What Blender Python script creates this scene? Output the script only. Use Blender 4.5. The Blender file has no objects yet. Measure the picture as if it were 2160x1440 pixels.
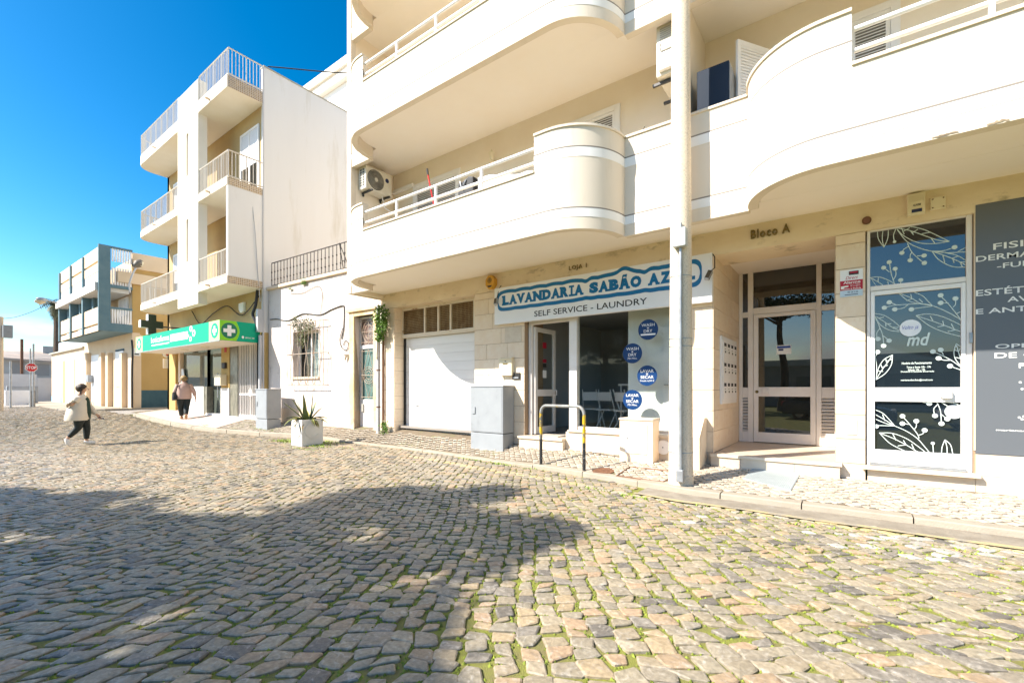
import bpy, bmesh, math, random
import numpy as np
from mathutils import Vector, Matrix, noise as mnoise
R = math.radians
S = bpy.context.scene
C = S.collection
rnd = random.Random(11)

# ---------------------------------------------------------------- camera, sky, sun, exposure
EYE, FPX, PCX, HOR, YAW = 1.42, 965.0, 1080.0, 821.0, R(36.4)
cam_d = bpy.data.cameras.new('camera')
cam = bpy.data.objects.new('camera', cam_d); C.objects.link(cam)
cam.location = (0, 0, EYE); cam.rotation_euler = (R(90), 0, YAW)
cam_d.lens = FPX / 2160 * 36; cam_d.sensor_width = 36; cam_d.shift_y = (HOR - 720) / 2160
cam_d.clip_start = 0.05; cam_d.clip_end = 2000
S.camera = cam

SUN_AZ, SUN_EL = R(32.7), R(41.0)          # shadows run towards (sin, cos) of the azimuth
sun_dir = Vector((-math.sin(SUN_AZ) * math.cos(SUN_EL), -math.cos(SUN_AZ) * math.cos(SUN_EL), math.sin(SUN_EL)))
sd = bpy.data.lights.new('sun', 'SUN'); sd.energy = 3.6; sd.angle = R(0.55); sd.color = (1.0, 0.93, 0.82)
so = bpy.data.objects.new('sun', sd); C.objects.link(so); so.location = sun_dir * 60
so.rotation_euler = sun_dir.to_track_quat('Z', 'Y').to_euler()

w = bpy.data.worlds.new('World'); S.world = w; w.use_nodes = True
nt = w.node_tree; nt.nodes.clear()
def wn(t, **k):
    n = nt.nodes.new(t)
    for a, b in k.items(): setattr(n, a, b)
    return n
SKY_GAMMA, SKY_SAT, SKY_STR = 1.4, 1.30, .06
sky = wn('ShaderNodeTexSky'); sky.sky_type = 'NISHITA'; sky.sun_disc = False
sky.sun_elevation = SUN_EL; sky.sun_rotation = math.atan2(sun_dir.x, sun_dir.y)
sky.altitude = 0; sky.air_density = 1.0; sky.dust_density = .9; sky.ozone_density = 2.2
hs = wn('ShaderNodeHueSaturation'); hs.inputs['Saturation'].default_value = SKY_SAT; hs.inputs['Value'].default_value = .69; hs.inputs['Hue'].default_value = 0.488
gm = wn('ShaderNodeGamma'); gm.inputs['Gamma'].default_value = SKY_GAMMA
nt.links.new(sky.outputs[0], gm.inputs['Color']); nt.links.new(gm.outputs[0], hs.inputs['Color'])
tc = wn('ShaderNodeTexCoord'); sep = wn('ShaderNodeSeparateXYZ'); nt.links.new(tc.outputs['Generated'], sep.inputs[0])
mp = wn('ShaderNodeMapping'); mp.inputs['Scale'].default_value = (3.0, 3.0, 11.0); nt.links.new(tc.outputs['Generated'], mp.inputs[0])
cn = wn('ShaderNodeTexNoise'); cn.inputs['Scale'].default_value = 2.2; cn.inputs['Detail'].default_value = 7; nt.links.new(mp.outputs[0], cn.inputs['Vector'])
cr = wn('ShaderNodeMapRange'); cr.inputs['From Min'].default_value = 0.47; cr.inputs['From Max'].default_value = 0.66; nt.links.new(cn.outputs[0], cr.inputs[0])
er = wn('ShaderNodeMapRange'); er.inputs['From Min'].default_value = 0.13; er.inputs['From Max'].default_value = 0.04; nt.links.new(sep.outputs['Z'], er.inputs[0])
mu = wn('ShaderNodeMath', operation='MULTIPLY'); nt.links.new(cr.outputs[0], mu.inputs[0]); nt.links.new(er.outputs[0], mu.inputs[1])
mx = wn('ShaderNodeMix', data_type='RGBA'); nt.links.new(mu.outputs[0], mx.inputs['Factor'])
nt.links.new(hs.outputs[0], mx.inputs['A']); mx.inputs['B'].default_value = (9.5, 9.6, 9.8, 1)
bg = wn('ShaderNodeBackground'); bg.inputs['Strength'].default_value = SKY_STR
nt.links.new(mx.outputs['Result'], bg.inputs[0])
wo = wn('ShaderNodeOutputWorld'); nt.links.new(bg.outputs[0], wo.inputs[0])

vs = S.view_settings
vs.view_transform = 'Standard'; vs.look = 'None'; vs.gamma = 1.0; vs.exposure = 1.62; vs.use_curve_mapping = False
S.cycles.max_bounces = 9; S.cycles.diffuse_bounces = 6; S.cycles.glossy_bounces = 4
S.cycles.transparent_max_bounces = 12; S.cycles.caustics_reflective = False; S.cycles.caustics_refractive = False

# ---------------------------------------------------------------- measuring helpers: a point of the photograph on a known plane of the street
CY, SY = math.cos(YAW), math.sin(YAW)
def ray(px):
    a = (px - PCX) / FPX
    return CY * a - SY, SY * a + CY
def on(px, py, y):
    """x and z on the plane that runs along the street at depth y"""
    dx, dy = ray(px); d = y / dy
    return dx * d, EYE + (HOR - py) * d / FPX
def X(px, y): return on(px, 0, y)[0]
def Z(px, py, y): return on(px, py, y)[1]
def onx(px, py, x):
    """y and z on the plane square to the street at x"""
    dx, dy = ray(px); d = x / dx
    return dy * d, EYE + (HOR - py) * d / FPX
def ong(px, py, z=0.0):
    dx, dy = ray(px); d = FPX * (EYE - z) / (py - HOR)
    return dx * d, dy * d

# ---------------------------------------------------------------- materials
MATS = {}
def mat(name, col, rough=0.8, col2=None, nscale=3.0, amt=0.5, bump=0.0, bscale=60.0, metal=0.0, spec=0.4, vary=0.0, col3=None, n3=0.8, stretch=None, sharp=None, emit=0):
    if name in MATS: return MATS[name]
    m = bpy.data.materials.new(name); m.use_nodes = True; MATS[name] = m
    t = m.node_tree; N = t.nodes; L = t.links
    p = N['Principled BSDF']; p.inputs['Roughness'].default_value = rough; p.inputs['Metallic'].default_value = metal
    p.inputs['Specular IOR Level'].default_value = spec
    p.inputs['Base Color'].default_value = (*col, 1)
    tc = N.new('ShaderNodeTexCoord'); src = tc.outputs['Object']
    if stretch:
        mp = N.new('ShaderNodeMapping'); mp.inputs['Scale'].default_value = stretch; L.new(src, mp.inputs[0]); src = mp.outputs[0]
    out = None
    if col2:
        n = N.new('ShaderNodeTexNoise'); n.inputs['Scale'].default_value = nscale; n.inputs['Detail'].default_value = 6; n.inputs['Roughness'].default_value = 0.62
        L.new(src, n.inputs['Vector'])
        r = N.new('ShaderNodeMapRange'); a, b = sharp if sharp else (0.32, 0.68)
        r.inputs['From Min'].default_value = a; r.inputs['From Max'].default_value = b; r.inputs['To Max'].default_value = amt * 2 if amt < .5 else 1
        L.new(n.outputs[0], r.inputs[0])
        x = N.new('ShaderNodeMix'); x.data_type = 'RGBA'; x.inputs['A'].default_value = (*col, 1); x.inputs['B'].default_value = (*col2, 1)
        L.new(r.outputs[0], x.inputs['Factor']); out = x.outputs['Result']
    if col3:
        n = N.new('ShaderNodeTexNoise'); n.inputs['Scale'].default_value = n3; n.inputs['Detail'].default_value = 8; n.inputs['Roughness'].default_value = 0.7
        L.new(src, n.inputs['Vector'])
        r = N.new('ShaderNodeMapRange'); r.inputs['From Min'].default_value = 0.56; r.inputs['From Max'].default_value = 0.72
        L.new(n.outputs[0], r.inputs[0])
        x = N.new('ShaderNodeMix'); x.data_type = 'RGBA'
        if out: L.new(out, x.inputs['A'])
        else: x.inputs['A'].default_value = (*col, 1)
        x.inputs['B'].default_value = (*col3, 1); L.new(r.outputs[0], x.inputs['Factor']); out = x.outputs['Result']
    if vary:
        oi = N.new('ShaderNodeObjectInfo'); g = N.new('ShaderNodeNewGeometry')
        ad = N.new('ShaderNodeMath'); ad.operation = 'ADD'; L.new(oi.outputs['Random'], ad.inputs[0]); L.new(g.outputs['Random Per Island'], ad.inputs[1])
        fr = N.new('ShaderNodeMath'); fr.operation = 'FRACT'; L.new(ad.outputs[0], fr.inputs[0])
        h = N.new('ShaderNodeHueSaturation')
        r = N.new('ShaderNodeMapRange'); r.inputs['To Min'].default_value = 1 - vary; r.inputs['To Max'].default_value = 1 + vary
        L.new(fr.outputs[0], r.inputs[0]); L.new(r.outputs[0], h.inputs['Value'])
        if out: L.new(out, h.inputs['Color'])
        else: h.inputs['Color'].default_value = (*col, 1)
        out = h.outputs[0]
    if out: L.new(out, p.inputs['Base Color'])
    if bump:
        n = N.new('ShaderNodeTexNoise'); n.inputs['Scale'].default_value = bscale; n.inputs['Detail'].default_value = 5
        L.new(src, n.inputs['Vector'])
        b = N.new('ShaderNodeBump'); b.inputs['Strength'].default_value = bump; b.inputs['Distance'].default_value = 0.012
        L.new(n.outputs[0], b.inputs['Height']); L.new(b.outputs[0], p.inputs['Normal'])
    if emit:
        p.inputs['Emission Color'].default_value = (*col, 1); p.inputs['Emission Strength'].default_value = emit
    return m

def stone_mat(name, palette, rough=0.62, streak=(0.55, 0.53, 0.5), streak_amt=0.6, bump=0.5):
    """each stone draws its own tint from a palette, with veins and scuffs"""
    m = bpy.data.materials.new(name); m.use_nodes = True; t = m.node_tree; N = t.nodes; L = t.links
    p = N['Principled BSDF']; p.inputs['Roughness'].default_value = rough; p.inputs['Specular IOR Level'].default_value = 0.35
    oi = N.new('ShaderNodeObjectInfo'); g = N.new('ShaderNodeNewGeometry')
    ad = N.new('ShaderNodeMath'); ad.operation = 'ADD'; L.new(oi.outputs['Random'], ad.inputs[0]); L.new(g.outputs['Random Per Island'], ad.inputs[1])
    fr = N.new('ShaderNodeMath'); fr.operation = 'FRACT'; L.new(ad.outputs[0], fr.inputs[0])
    cr = N.new('ShaderNodeValToRGB'); cr.color_ramp.interpolation = 'CONSTANT'
    e = cr.color_ramp.elements; k = len(palette)
    e[0].position = 0; e[0].color = (*palette[0], 1); e[1].position = 1 / k; e[1].color = (*palette[1], 1)
    for i in range(2, k):
        q = e.new(i / k); q.color = (*palette[i], 1)
    L.new(fr.outputs[0], cr.inputs[0])
    tc = N.new('ShaderNodeTexCoord')
    mp = N.new('ShaderNodeMapping'); mp.inputs['Scale'].default_value = (1, 1, 1); mp.inputs['Rotation'].default_value = (0, 0, 0.7); L.new(tc.outputs['Object'], mp.inputs[0])
    n = N.new('ShaderNodeTexNoise'); n.inputs['Scale'].default_value = 13; n.inputs['Detail'].default_value = 8; n.inputs['Roughness'].default_value = 0.68; n.inputs['Distortion'].default_value = 1.6
    L.new(mp.outputs[0], n.inputs['Vector'])
    r = N.new('ShaderNodeMapRange'); r.inputs['From Min'].default_value = 0.52; r.inputs['From Max'].default_value = 0.74; r.inputs['To Max'].default_value = streak_amt
    L.new(n.outputs[0], r.inputs[0])
    x = N.new('ShaderNodeMix'); x.data_type = 'RGBA'; x.inputs['B'].default_value = (*streak, 1); L.new(cr.outputs[0], x.inputs['A']); L.new(r.outputs[0], x.inputs['Factor'])
    n2 = N.new('ShaderNodeTexNoise'); n2.inputs['Scale'].default_value = 38; n2.inputs['Detail'].default_value = 6; L.new(tc.outputs['Object'], n2.inputs['Vector'])
    r2 = N.new('ShaderNodeMapRange'); r2.inputs['From Min'].default_value = 0.3; r2.inputs['From Max'].default_value = 0.7; r2.inputs['To Min'].default_value = 0.72; r2.inputs['To Max'].default_value = 1.18
    L.new(n2.outputs[0], r2.inputs[0])
    h = N.new('ShaderNodeHueSaturation'); L.new(x.outputs['Result'], h.inputs['Color']); L.new(r2.outputs[0], h.inputs['Value'])
    L.new(h.outputs[0], p.inputs['Base Color'])
    b = N.new('ShaderNodeBump'); b.inputs['Strength'].default_value = bump; b.inputs['Distance'].default_value = 0.015
    L.new(n.outputs[0], b.inputs['Height']); L.new(b.outputs[0], p.inputs['Normal'])
    MATS[name] = m
    return m

def glass_mat(name, tint=(0.9, 0.95, 0.93), dark=None, refl=1.5, rough=0.0, fac=0.0):
    """window glass: mirror-like by the Fresnel law over a clear or a dark backing"""
    m = bpy.data.materials.new(name); m.use_nodes = True; t = m.node_tree; N = t.nodes; L = t.links
    N.remove(N['Principled BSDF'])
    o = N['Material Output']
    fr = N.new('ShaderNodeFresnel'); fr.inputs['IOR'].default_value = refl
    gl = N.new('ShaderNodeBsdfGlossy'); gl.inputs['Roughness'].default_value = rough
    if dark:
        b = N.new('ShaderNodeBsdfDiffuse'); b.inputs['Color'].default_value = (*dark, 1)
    else:
        b = N.new('ShaderNodeBsdfTransparent'); b.inputs['Color'].default_value = (*tint, 1)
    x = N.new('ShaderNodeMixShader'); L.new(fr.outputs[0], x.inputs[0]); L.new(b.outputs[0], x.inputs[1]); L.new(gl.outputs[0], x.inputs[2])
    L.new(x.outputs[0], o.inputs[0]); MATS[name] = m
    return m

# ---------------------------------------------------------------- mesh helpers
class MB:
    """collects shapes and links them as one mesh object"""
    def __init__(s): s.v = []; s.f = []; s.m = []; s.k = 0; s.M = None
    def add(s, vs, fs):
        n = len(s.v)
        if s.M is not None: vs = [tuple(s.M @ Vector(q)) for q in vs]
        s.v += [tuple(q) for q in vs]
        s.f += [tuple(i + n for i in f) for f in fs]; s.m += [s.k] * len(fs)
        return s
    def box(s, x0, x1, y0, y1, z0, z1):
        if x0 > x1: x0, x1 = x1, x0
        if y0 > y1: y0, y1 = y1, y0
        if z0 > z1: z0, z1 = z1, z0
        return s.add([(x0,y0,z0),(x1,y0,z0),(x1,y1,z0),(x0,y1,z0),(x0,y0,z1),(x1,y0,z1),(x1,y1,z1),(x0,y1,z1)],
                     [(0,3,2,1),(4,5,6,7),(0,1,5,4),(1,2,6,5),(2,3,7,6),(3,0,4,7)])
    def prism(s, poly, a, b, axis='z'):
        """poly counter-clockwise in its plane; axis z: (x,y), y: (x,z), x: (y,z)"""
        n = len(poly)
        mk = {'z': lambda p, h: (p[0], p[1], h), 'y': lambda p, h: (p[0], h, p[1]), 'x': lambda p, h: (h, p[0], p[1])}[axis]
        fs = [tuple(range(n))[::-1], tuple(range(n, 2 * n))] + [(i, (i+1) % n, n + (i+1) % n, n + i) for i in range(n)]
        if axis == 'y': fs = [f[::-1] for f in fs]
        return s.add([mk(p, a) for p in poly] + [mk(p, b) for p in poly], fs)
    def quad(s, a, b, c, d): return s.add([a, b, c, d], [(0, 1, 2, 3)])
    def strip(s, A, B):
        n = len(A)
        return s.add(list(A) + list(B), [(i, i+1, n+i+1, n+i) for i in range(n-1)])
    def tube(s, pts, r, n=8, cap=True):
        pts = [Vector(p) for p in pts]; k = len(pts)
        rs = r if isinstance(r, (list, tuple)) else [r] * k
        V = []; F = []; u = None
        for i, p in enumerate(pts):
            t = (pts[min(i+1, k-1)] - pts[max(i-1, 0)]).normalized()
            if u is None:
                u = t.cross(Vector((0, 0, 1)) if abs(t.z) < .95 else Vector((0, 1, 0))).normalized()
            else:
                u = (u - t * u.dot(t)).normalized()
            w_ = t.cross(u)
            for j in range(n):
                a = 2 * math.pi * j / n
                V.append(p + u * (rs[i] * math.cos(a)) + w_ * (rs[i] * math.sin(a)))
        for i in range(k-1):
            for j in range(n):
                F.append((i*n+j, i*n+(j+1) % n, (i+1)*n+(j+1) % n, (i+1)*n+j))
        if cap: F += [tuple(range(n))[::-1], tuple(range((k-1)*n, k*n))]
        return s.add(V, F)
    def lathe(s, prof, c, n=20, axis='z'):
        V = []; F = []
        for r, h in prof:
            for j in range(n):
                a = 2*math.pi*j/n; p = (r*math.cos(a), r*math.sin(a), h)
                if axis == 'y': p = (p[0], p[2], p[1])
                if axis == 'x': p = (p[2], p[0], p[1])
                V.append((c[0]+p[0], c[1]+p[1], c[2]+p[2]))
        for i in range(len(prof)-1):
            for j in range(n):
                f = (i*n+j, i*n+(j+1) % n, (i+1)*n+(j+1) % n, (i+1)*n+j)
                F.append(f[::-1] if axis == 'y' else f)
        e = [tuple(range(n))[::-1], tuple(range((len(prof)-1)*n, len(prof)*n))]
        F += [q[::-1] for q in e] if axis == 'y' else e
        return s.add(V, F)
    def mesh(s, name, mats, smooth=False, bevel=0):
        me = bpy.data.meshes.new(name); me.from_pydata(s.v, [], s.f)
        for m in (mats if isinstance(mats, (list, tuple)) else [mats]): me.materials.append(MATS[m] if isinstance(m, str) else m)
        if any(s.m): me.polygons.foreach_set('material_index', s.m)
        if bevel:
            bm = bmesh.new(); bm.from_mesh(me); bmesh.ops.remove_doubles(bm, verts=bm.verts, dist=1e-5)
            es = [e for e in bm.edges if len(e.link_faces) == 2 and e.calc_face_angle(0) > R(35)]
            bmesh.ops.bevel(bm, geom=es, offset=bevel, segments=2, affect='EDGES', profile=.6, clamp_overlap=True)
            bm.to_mesh(me); bm.free()
        if smooth:
            try: me.shade_smooth()
            except Exception: me.polygons.foreach_set('use_smooth', [True]*len(me.polygons))
            if smooth != 'all':
                try: me.set_sharp_from_angle(angle=R(40))
                except Exception: pass
        return me
    def build(s, name, mats, parent=None, smooth=False, bevel=0, **k):
        return obj(name, s.mesh(name, mats, smooth, bevel), parent, **k)

BASE = {}
def obj(name, me, parent=None, label=None, cat=None, group=None, kind=None):
    o = bpy.data.objects.new(name, me); C.objects.link(o)
    if parent is not None: attach(o, parent)
    tag(o, label, cat, group, kind)
    return o
def attach(o, parent):
    o.parent = parent
    b = BASE.get(parent.name)
    if b is not None: o.matrix_parent_inverse = Matrix.Translation(-Vector(b))
def tag(o, label=None, cat=None, group=None, kind=None):
    for k, v in (('label', label), ('category', cat), ('group', group), ('kind', kind)):
        if v: o[k] = v
    return o
def thing(name, label, cat, loc=(0, 0, 0), group=None, kind=None):
    o = bpy.data.objects.new(name, None); C.objects.link(o); o.location = loc; o.empty_display_size = .1
    BASE[o.name] = loc
    return tag(o, label, cat, group, kind)
def copy_tree(o, parent=None, loc=None, rz=None, label=None):
    c = o.copy(); C.objects.link(c)
    if parent: c.parent = parent
    if loc is not None: c.location = loc
    if rz is not None: c.rotation_euler.z = rz
    if label: c['label'] = label
    for ch in list(o.children): copy_tree(ch, c)
    return c
UNIT = {}
def piece(name, m, parent, x0, x1, y0, y1, z0, z1):
    """a box piece that shares one unit mesh with all alike pieces of its material"""
    key = (name, m)
    if key not in UNIT: UNIT[key] = MB().box(-.5, .5, -.5, .5, -.5, .5).mesh(name, m)
    o = bpy.data.objects.new(name, UNIT[key]); C.objects.link(o)
    attach(o, parent)
    o.location = ((x0+x1)/2, (y0+y1)/2, (z0+z1)/2); o.scale = (abs(x1-x0), abs(y1-y0), abs(z1-z0))
    return o
def bar(name, m, parent, a, b, r=.012, n=6):
    """a round bar between two points, sharing one unit mesh"""
    key = (name, m, n)
    if key not in UNIT: UNIT[key] = MB().tube([(0, 0, 0), (0, 0, 1)], 1, n).mesh(name, m, True)
    o = bpy.data.objects.new(name, UNIT[key]); C.objects.link(o); attach(o, parent)
    a = Vector(a); d = Vector(b) - a
    o.rotation_mode = 'QUATERNION'; o.rotation_quaternion = d.to_track_quat('Z', 'Y'); o.location = a; o.scale = (r, r, d.length)
    return o

def text_mesh(body, bold=0.0, extrude=0.0, shear=0.0, spacing=1.0, res=3):
    cu = bpy.data.curves.new('lettering', 'FONT'); cu.body = body; cu.size = 1; cu.offset = bold; cu.extrude = extrude; cu.shear = shear
    cu.space_character = spacing; cu.resolution_u = res; cu.fill_mode = 'BOTH' if extrude else 'FRONT'
    o = bpy.data.objects.new('lettering', cu); me = bpy.data.meshes.new_from_object(o)
    bpy.data.objects.remove(o); bpy.data.curves.remove(cu)
    return me
def text(body, x0, x1, z0, z1, y, m, parent, bold=0.01, extrude=0.0, shear=0.0, spacing=1.0, name='lettering', keep=False, facing='y', align='L'):
    """lettering fitted to a box on a wall that faces the street (or, facing x, on a wall square to it)"""
    me = text_mesh(body, bold, extrude, shear, spacing)
    n = len(me.vertices); co = np.empty(n*3); me.vertices.foreach_get('co', co); co = co.reshape(-1, 3)
    lo, hi = co.min(0), co.max(0)
    sz = (z1-z0)/max(hi[1]-lo[1], 1e-6); sx = (x1-x0)/max(hi[0]-lo[0], 1e-6)
    if keep:
        sx = min(sx, sz) if keep == 'fit' else sz
    xs = (co[:, 0]-lo[0])*sx; wd = (hi[0]-lo[0])*sx
    off = {'L': 0, 'C': ((x1-x0)-wd)/2, 'R': (x1-x0)-wd}[align]
    out = np.empty_like(co)
    if facing == 'y':
        out[:, 0] = x0+off+xs; out[:, 1] = y-co[:, 2]*sz; out[:, 2] = z0+(co[:, 1]-lo[1])*sz
    else:      # faces +x: reading direction runs along +y
        out[:, 1] = x0+off+xs; out[:, 0] = y+co[:, 2]*sz; out[:, 2] = z0+(co[:, 1]-lo[1])*sz
    me.vertices.foreach_set('co', out.ravel()); me.materials.clear(); me.materials.append(MATS[m])
    return obj(name, me, parent)

def skin(name, joints, edges, m, parent, sub=2, root=0, spin=0.0, at=(0, 0, 0)):
    """one continuous surface grown over a skeleton: joints are (x, y, z, radius x, radius y)"""
    me = bpy.data.meshes.new(name); me.from_pydata([j[:3] for j in joints], edges, [])
    o = bpy.data.objects.new(name, me); C.objects.link(o)
    md = o.modifiers.new('skin', 'SKIN'); md.use_smooth_shade = True
    for i, v in enumerate(me.skin_vertices[0].data):
        j = joints[i]; v.radius = (j[3], j[4] if len(j) > 4 else j[3]); v.use_root = (i == root)
    sb = o.modifiers.new('subdivision', 'SUBSURF'); sb.levels = sub; sb.render_levels = sub
    dg = bpy.context.evaluated_depsgraph_get(); dg.update()
    out = bpy.data.meshes.new_from_object(o.evaluated_get(dg)); out.name = name
    bpy.data.objects.remove(o); bpy.data.meshes.remove(me)
    out.transform(Matrix.Translation(at) @ Matrix.Rotation(spin, 4, 'Z'))
    out.materials.clear(); out.materials.append(MATS[m])
    return obj(name, out, parent)

def ring(cx, cy, r, a0, a1, n):
    return [(cx + r*math.cos(a0+(a1-a0)*i/n), cy + r*math.sin(a0+(a1-a0)*i/n)) for i in range(n+1)]
def sstep(a, b, x):
    t = min(1, max(0, (x-a)/(b-a))); return t*t*(3-2*t)
def lerp(a, b, t): return a+(b-a)*t
# ---------------------------------------------------------------- colours of the place
CREAM = mat('cream_render', (0.71, 0.63, 0.52), 0.85, (0.69, 0.605, 0.49), 1.2, .5, 0.10, 90, col3=(0.63, 0.545, 0.43), n3=2.4, stretch=(1, 1, .16))
BAND = mat('white_band_paint', (0.83, 0.82, 0.80), 0.8, (0.78, 0.77, 0.74), 2, .5)
GROOVE_SHADE = mat('groove_shadow_grey', (0.25, 0.22, 0.19), 0.9)
SOFFIT = mat('soffit_paint', (0.88, 0.82, 0.74), 0.85, (0.86, 0.785, 0.69), .8, .5, .08, 70)
WALLB = mat('balcony_wall_paint', (0.83, 0.745, 0.62), 0.88, (0.79, 0.69, 0.55), 1.1, .5, .1, 80)
BEAM = mat('lintel_render', (0.78, 0.66, 0.49), 0.9, (0.70, 0.57, 0.40), 1.6, .5, .25, 60, col3=(0.30, 0.24, 0.15), n3=1.7, stretch=(1, 1, 2.2))
STONE = mat('limestone_tile', (0.76, 0.60, 0.43), 0.5, (0.80, 0.68, 0.53), 1.7, .5, .04, 50, vary=.07, col3=(0.68, 0.50, 0.33), n3=2.3, stretch=(1, 1, .6))
STONEL = mat('pale_limestone', (0.66, 0.575, 0.46), 0.45, (0.58, 0.48, 0.365), 2.1, .5, .05, 40, vary=.05)
MARBLE = mat('white_marble', (0.74, 0.72, 0.69), 0.35, (0.52, 0.52, 0.52), 2.5, .5, stretch=(1.6, 1, .5), sharp=(.45, .75))
DKMARB = mat('dark_green_marble', (0.10, 0.10, 0.08), 0.35, (0.24, 0.23, 0.18), 6, .5, stretch=(1.6, 1, .6))
JOINT = mat('tile_joint', (0.36, 0.25, 0.16), 0.95)
WHITEP = mat('white_paint', (0.83, 0.82, 0.81), 0.45, (0.78, 0.76, 0.74), 2, .5)
WHITEA = mat('white_aluminium', (0.80, 0.76, 0.73), 0.38, (0.74, 0.69, 0.64), 3, .5)
IVORY = mat('ivory_plastic', (0.74, 0.66, 0.48), 0.5)
GREYC = mat('grey_cabinet_paint', (0.31, 0.33, 0.35), 0.5, (0.27, 0.29, 0.31), 3, .5, .04, 30, col3=(0.24, 0.25, 0.26), n3=3)
CONC = mat('lamp_post_concrete', (0.70, 0.595, 0.46), 0.9, (0.47, 0.39, 0.29), 55, .5, .5, 120, sharp=(.5, .68))
CONK = mat('kerb_concrete', (0.38, 0.33, 0.26), 0.9, (0.31, 0.27, 0.21), 3.5, .5, .4, 60, col3=(0.36, 0.32, 0.27), n3=2)
GUTT = mat('gutter_concrete', (0.20, 0.17, 0.13), 0.9, (0.31, 0.27, 0.215), 5, .5, .5, 40, col3=(0.30, 0.28, 0.25), n3=3)
GALV = mat('galvanised_steel', (0.42, 0.44, 0.46), 0.45, (0.30, 0.31, 0.32), 8, .5, metal=.6)
DARKM = mat('dark_metal', (0.05, 0.05, 0.05), 0.5)
IRON = mat('wrought_iron', (0.035, 0.032, 0.03), 0.6)
RUST = mat('rusty_iron', (0.22, 0.10, 0.05), 0.85, (0.12, 0.06, 0.035), 14, .5, .4, 60)
BLACK = mat('black_rubber', (0.02, 0.02, 0.022), 0.6)
VOID = mat('dark_interior', (0.03, 0.028, 0.025), 0.9)
BLUE = mat('sign_blue', (0.0, 0.14, 0.34), 0.4)
DKBLUE = mat('disc_blue', (0.002, 0.035, 0.135), 0.35)
SIGNW = mat('sign_white', (0.80, 0.80, 0.81), 0.35)
INK = mat('black_print', (0.02, 0.02, 0.02), 0.5)
PAPER = mat('paper_white', (0.80, 0.80, 0.78), 0.7)
REDP = mat('red_print', (0.42, 0.01, 0.03), 0.5)
YELP = mat('yellow_plastic', (0.62, 0.33, 0.04), 0.5)
BRONZE = mat('weathered_brass', (0.24, 0.17, 0.05), 0.55, (0.12, 0.09, 0.03), 20, .5, metal=.3)
GLASSD = glass_mat('dark_window_glass', dark=(0.016, 0.018, 0.017), refl=2.0)
GLASSP = glass_mat('pharmacy_glass', dark=(0.085, 0.10, 0.085), refl=1.6)
GLASSC = glass_mat('shop_window_glass', tint=(0.90, 0.92, 0.91), refl=1.33)
GLASSB = glass_mat('blue_film_glass', dark=(0.010, 0.016, 0.022), refl=1.9)
def fix_glass(m):
    t = m.node_tree; N = t.nodes; L = t.links
    mixn = [n for n in N if n.type == 'MIX_SHADER'][0]; fr = [n for n in N if n.type == 'FRESNEL'][0]
    g = N.new('ShaderNodeNewGeometry'); a = N.new('ShaderNodeMath'); a.operation = 'SUBTRACT'; a.inputs[0].default_value = 1
    L.new(g.outputs['Backfacing'], a.inputs[1]); b = N.new('ShaderNodeMath'); b.operation = 'MULTIPLY'
    L.new(fr.outputs[0], b.inputs[0]); L.new(a.outputs[0], b.inputs[1]); L.new(b.outputs[0], mixn.inputs[0])
for q in (GLASSD, GLASSC, GLASSB, GLASSP): fix_glass(q)

COBBLE = stone_mat('cobble_stone', [(0.288, 0.242, 0.173), (0.326, 0.264, 0.179), (0.259, 0.222, 0.167), (0.374, 0.287, 0.179), (0.298, 0.255, 0.188), (0.345, 0.251, 0.160), (0.226, 0.199, 0.164), (0.354, 0.295, 0.208), (0.312, 0.255, 0.176), (0.154, 0.137, 0.116), (0.278, 0.237, 0.176), (0.383, 0.269, 0.173), (0.315, 0.269, 0.193), (0.268, 0.232, 0.173)], rough=.46, streak=(0.52, 0.48, 0.42), streak_amt=.7)
COBYEL = stone_mat('cobble_yellow_paint', [(0.46, 0.37, 0.20), (0.42, 0.35, 0.23), (0.50, 0.39, 0.19), (0.38, 0.33, 0.25)], rough=.7, streak=(0.42, 0.38, 0.32), streak_amt=.9)
COBWHT = stone_mat('cobble_worn_white', [(0.40, 0.375, 0.33), (0.36, 0.33, 0.285), (0.46, 0.435, 0.39)], rough=.7)
CALC = stone_mat('pavement_limestone', [(0.50, 0.435, 0.35), (0.44, 0.38, 0.30), (0.54, 0.475, 0.39), (0.47, 0.405, 0.32), (0.41, 0.355, 0.285)], rough=.6, streak=(0.7, 0.66, 0.6), streak_amt=.4, bump=.3)

# ---------------------------------------------------------------- lie of the land
KERB = [(9, 6.1), (4, 6.1), (0.75, 6.1), (-1.7, 6.1), (-2.8, 6.33), (-4.2, 6.55), (-6, 6.78), (-8.2, 6.92), (-10, 6.95), (-11.6, 6.85), (-12.9, 6.68), (-14.2, 6.42), (-16.2, 6.12), (-20, 6.02), (-24.4, 6.08)]
def interp(P, x):
    P = sorted(P)
    if x <= P[0][0]: return P[0][1]
    for (a, b), (c, d) in zip(P, P[1:]):
        if x <= c: return lerp(b, d, (x-a)/(c-a))
    return P[-1][1]
def yk(x): return interp(KERB, x)
def yfac(x):
    if x > -9.88: return 7.6
    if x > -15.55: return 7.66 + (x+9.9)*.0407
    return 7.3
def zroad(x, y):
    z = .06*sstep(3.2, 6.0, y) + .37*sstep(-17, -30, x)
    z -= .05*math.exp(-((x+15)**2/30 + (y-2.5)**2/4))
    z += .012*mnoise.noise((x*.45, y*.45, 0)) + .006*mnoise.noise((x*1.3, y*1.3, 4))
    return z
def kh(x): return interp([(9, .075), (-2, .07), (-4.5, .06), (-5.8, .025), (-9.5, .02), (-11, .06), (-13, .1), (-25, .11)], x)
def zfac(x): return min(.24-.0145*x, .36) + .07*sstep(-13.5, -17, x) + .10*sstep(-19, -25, x)
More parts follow.
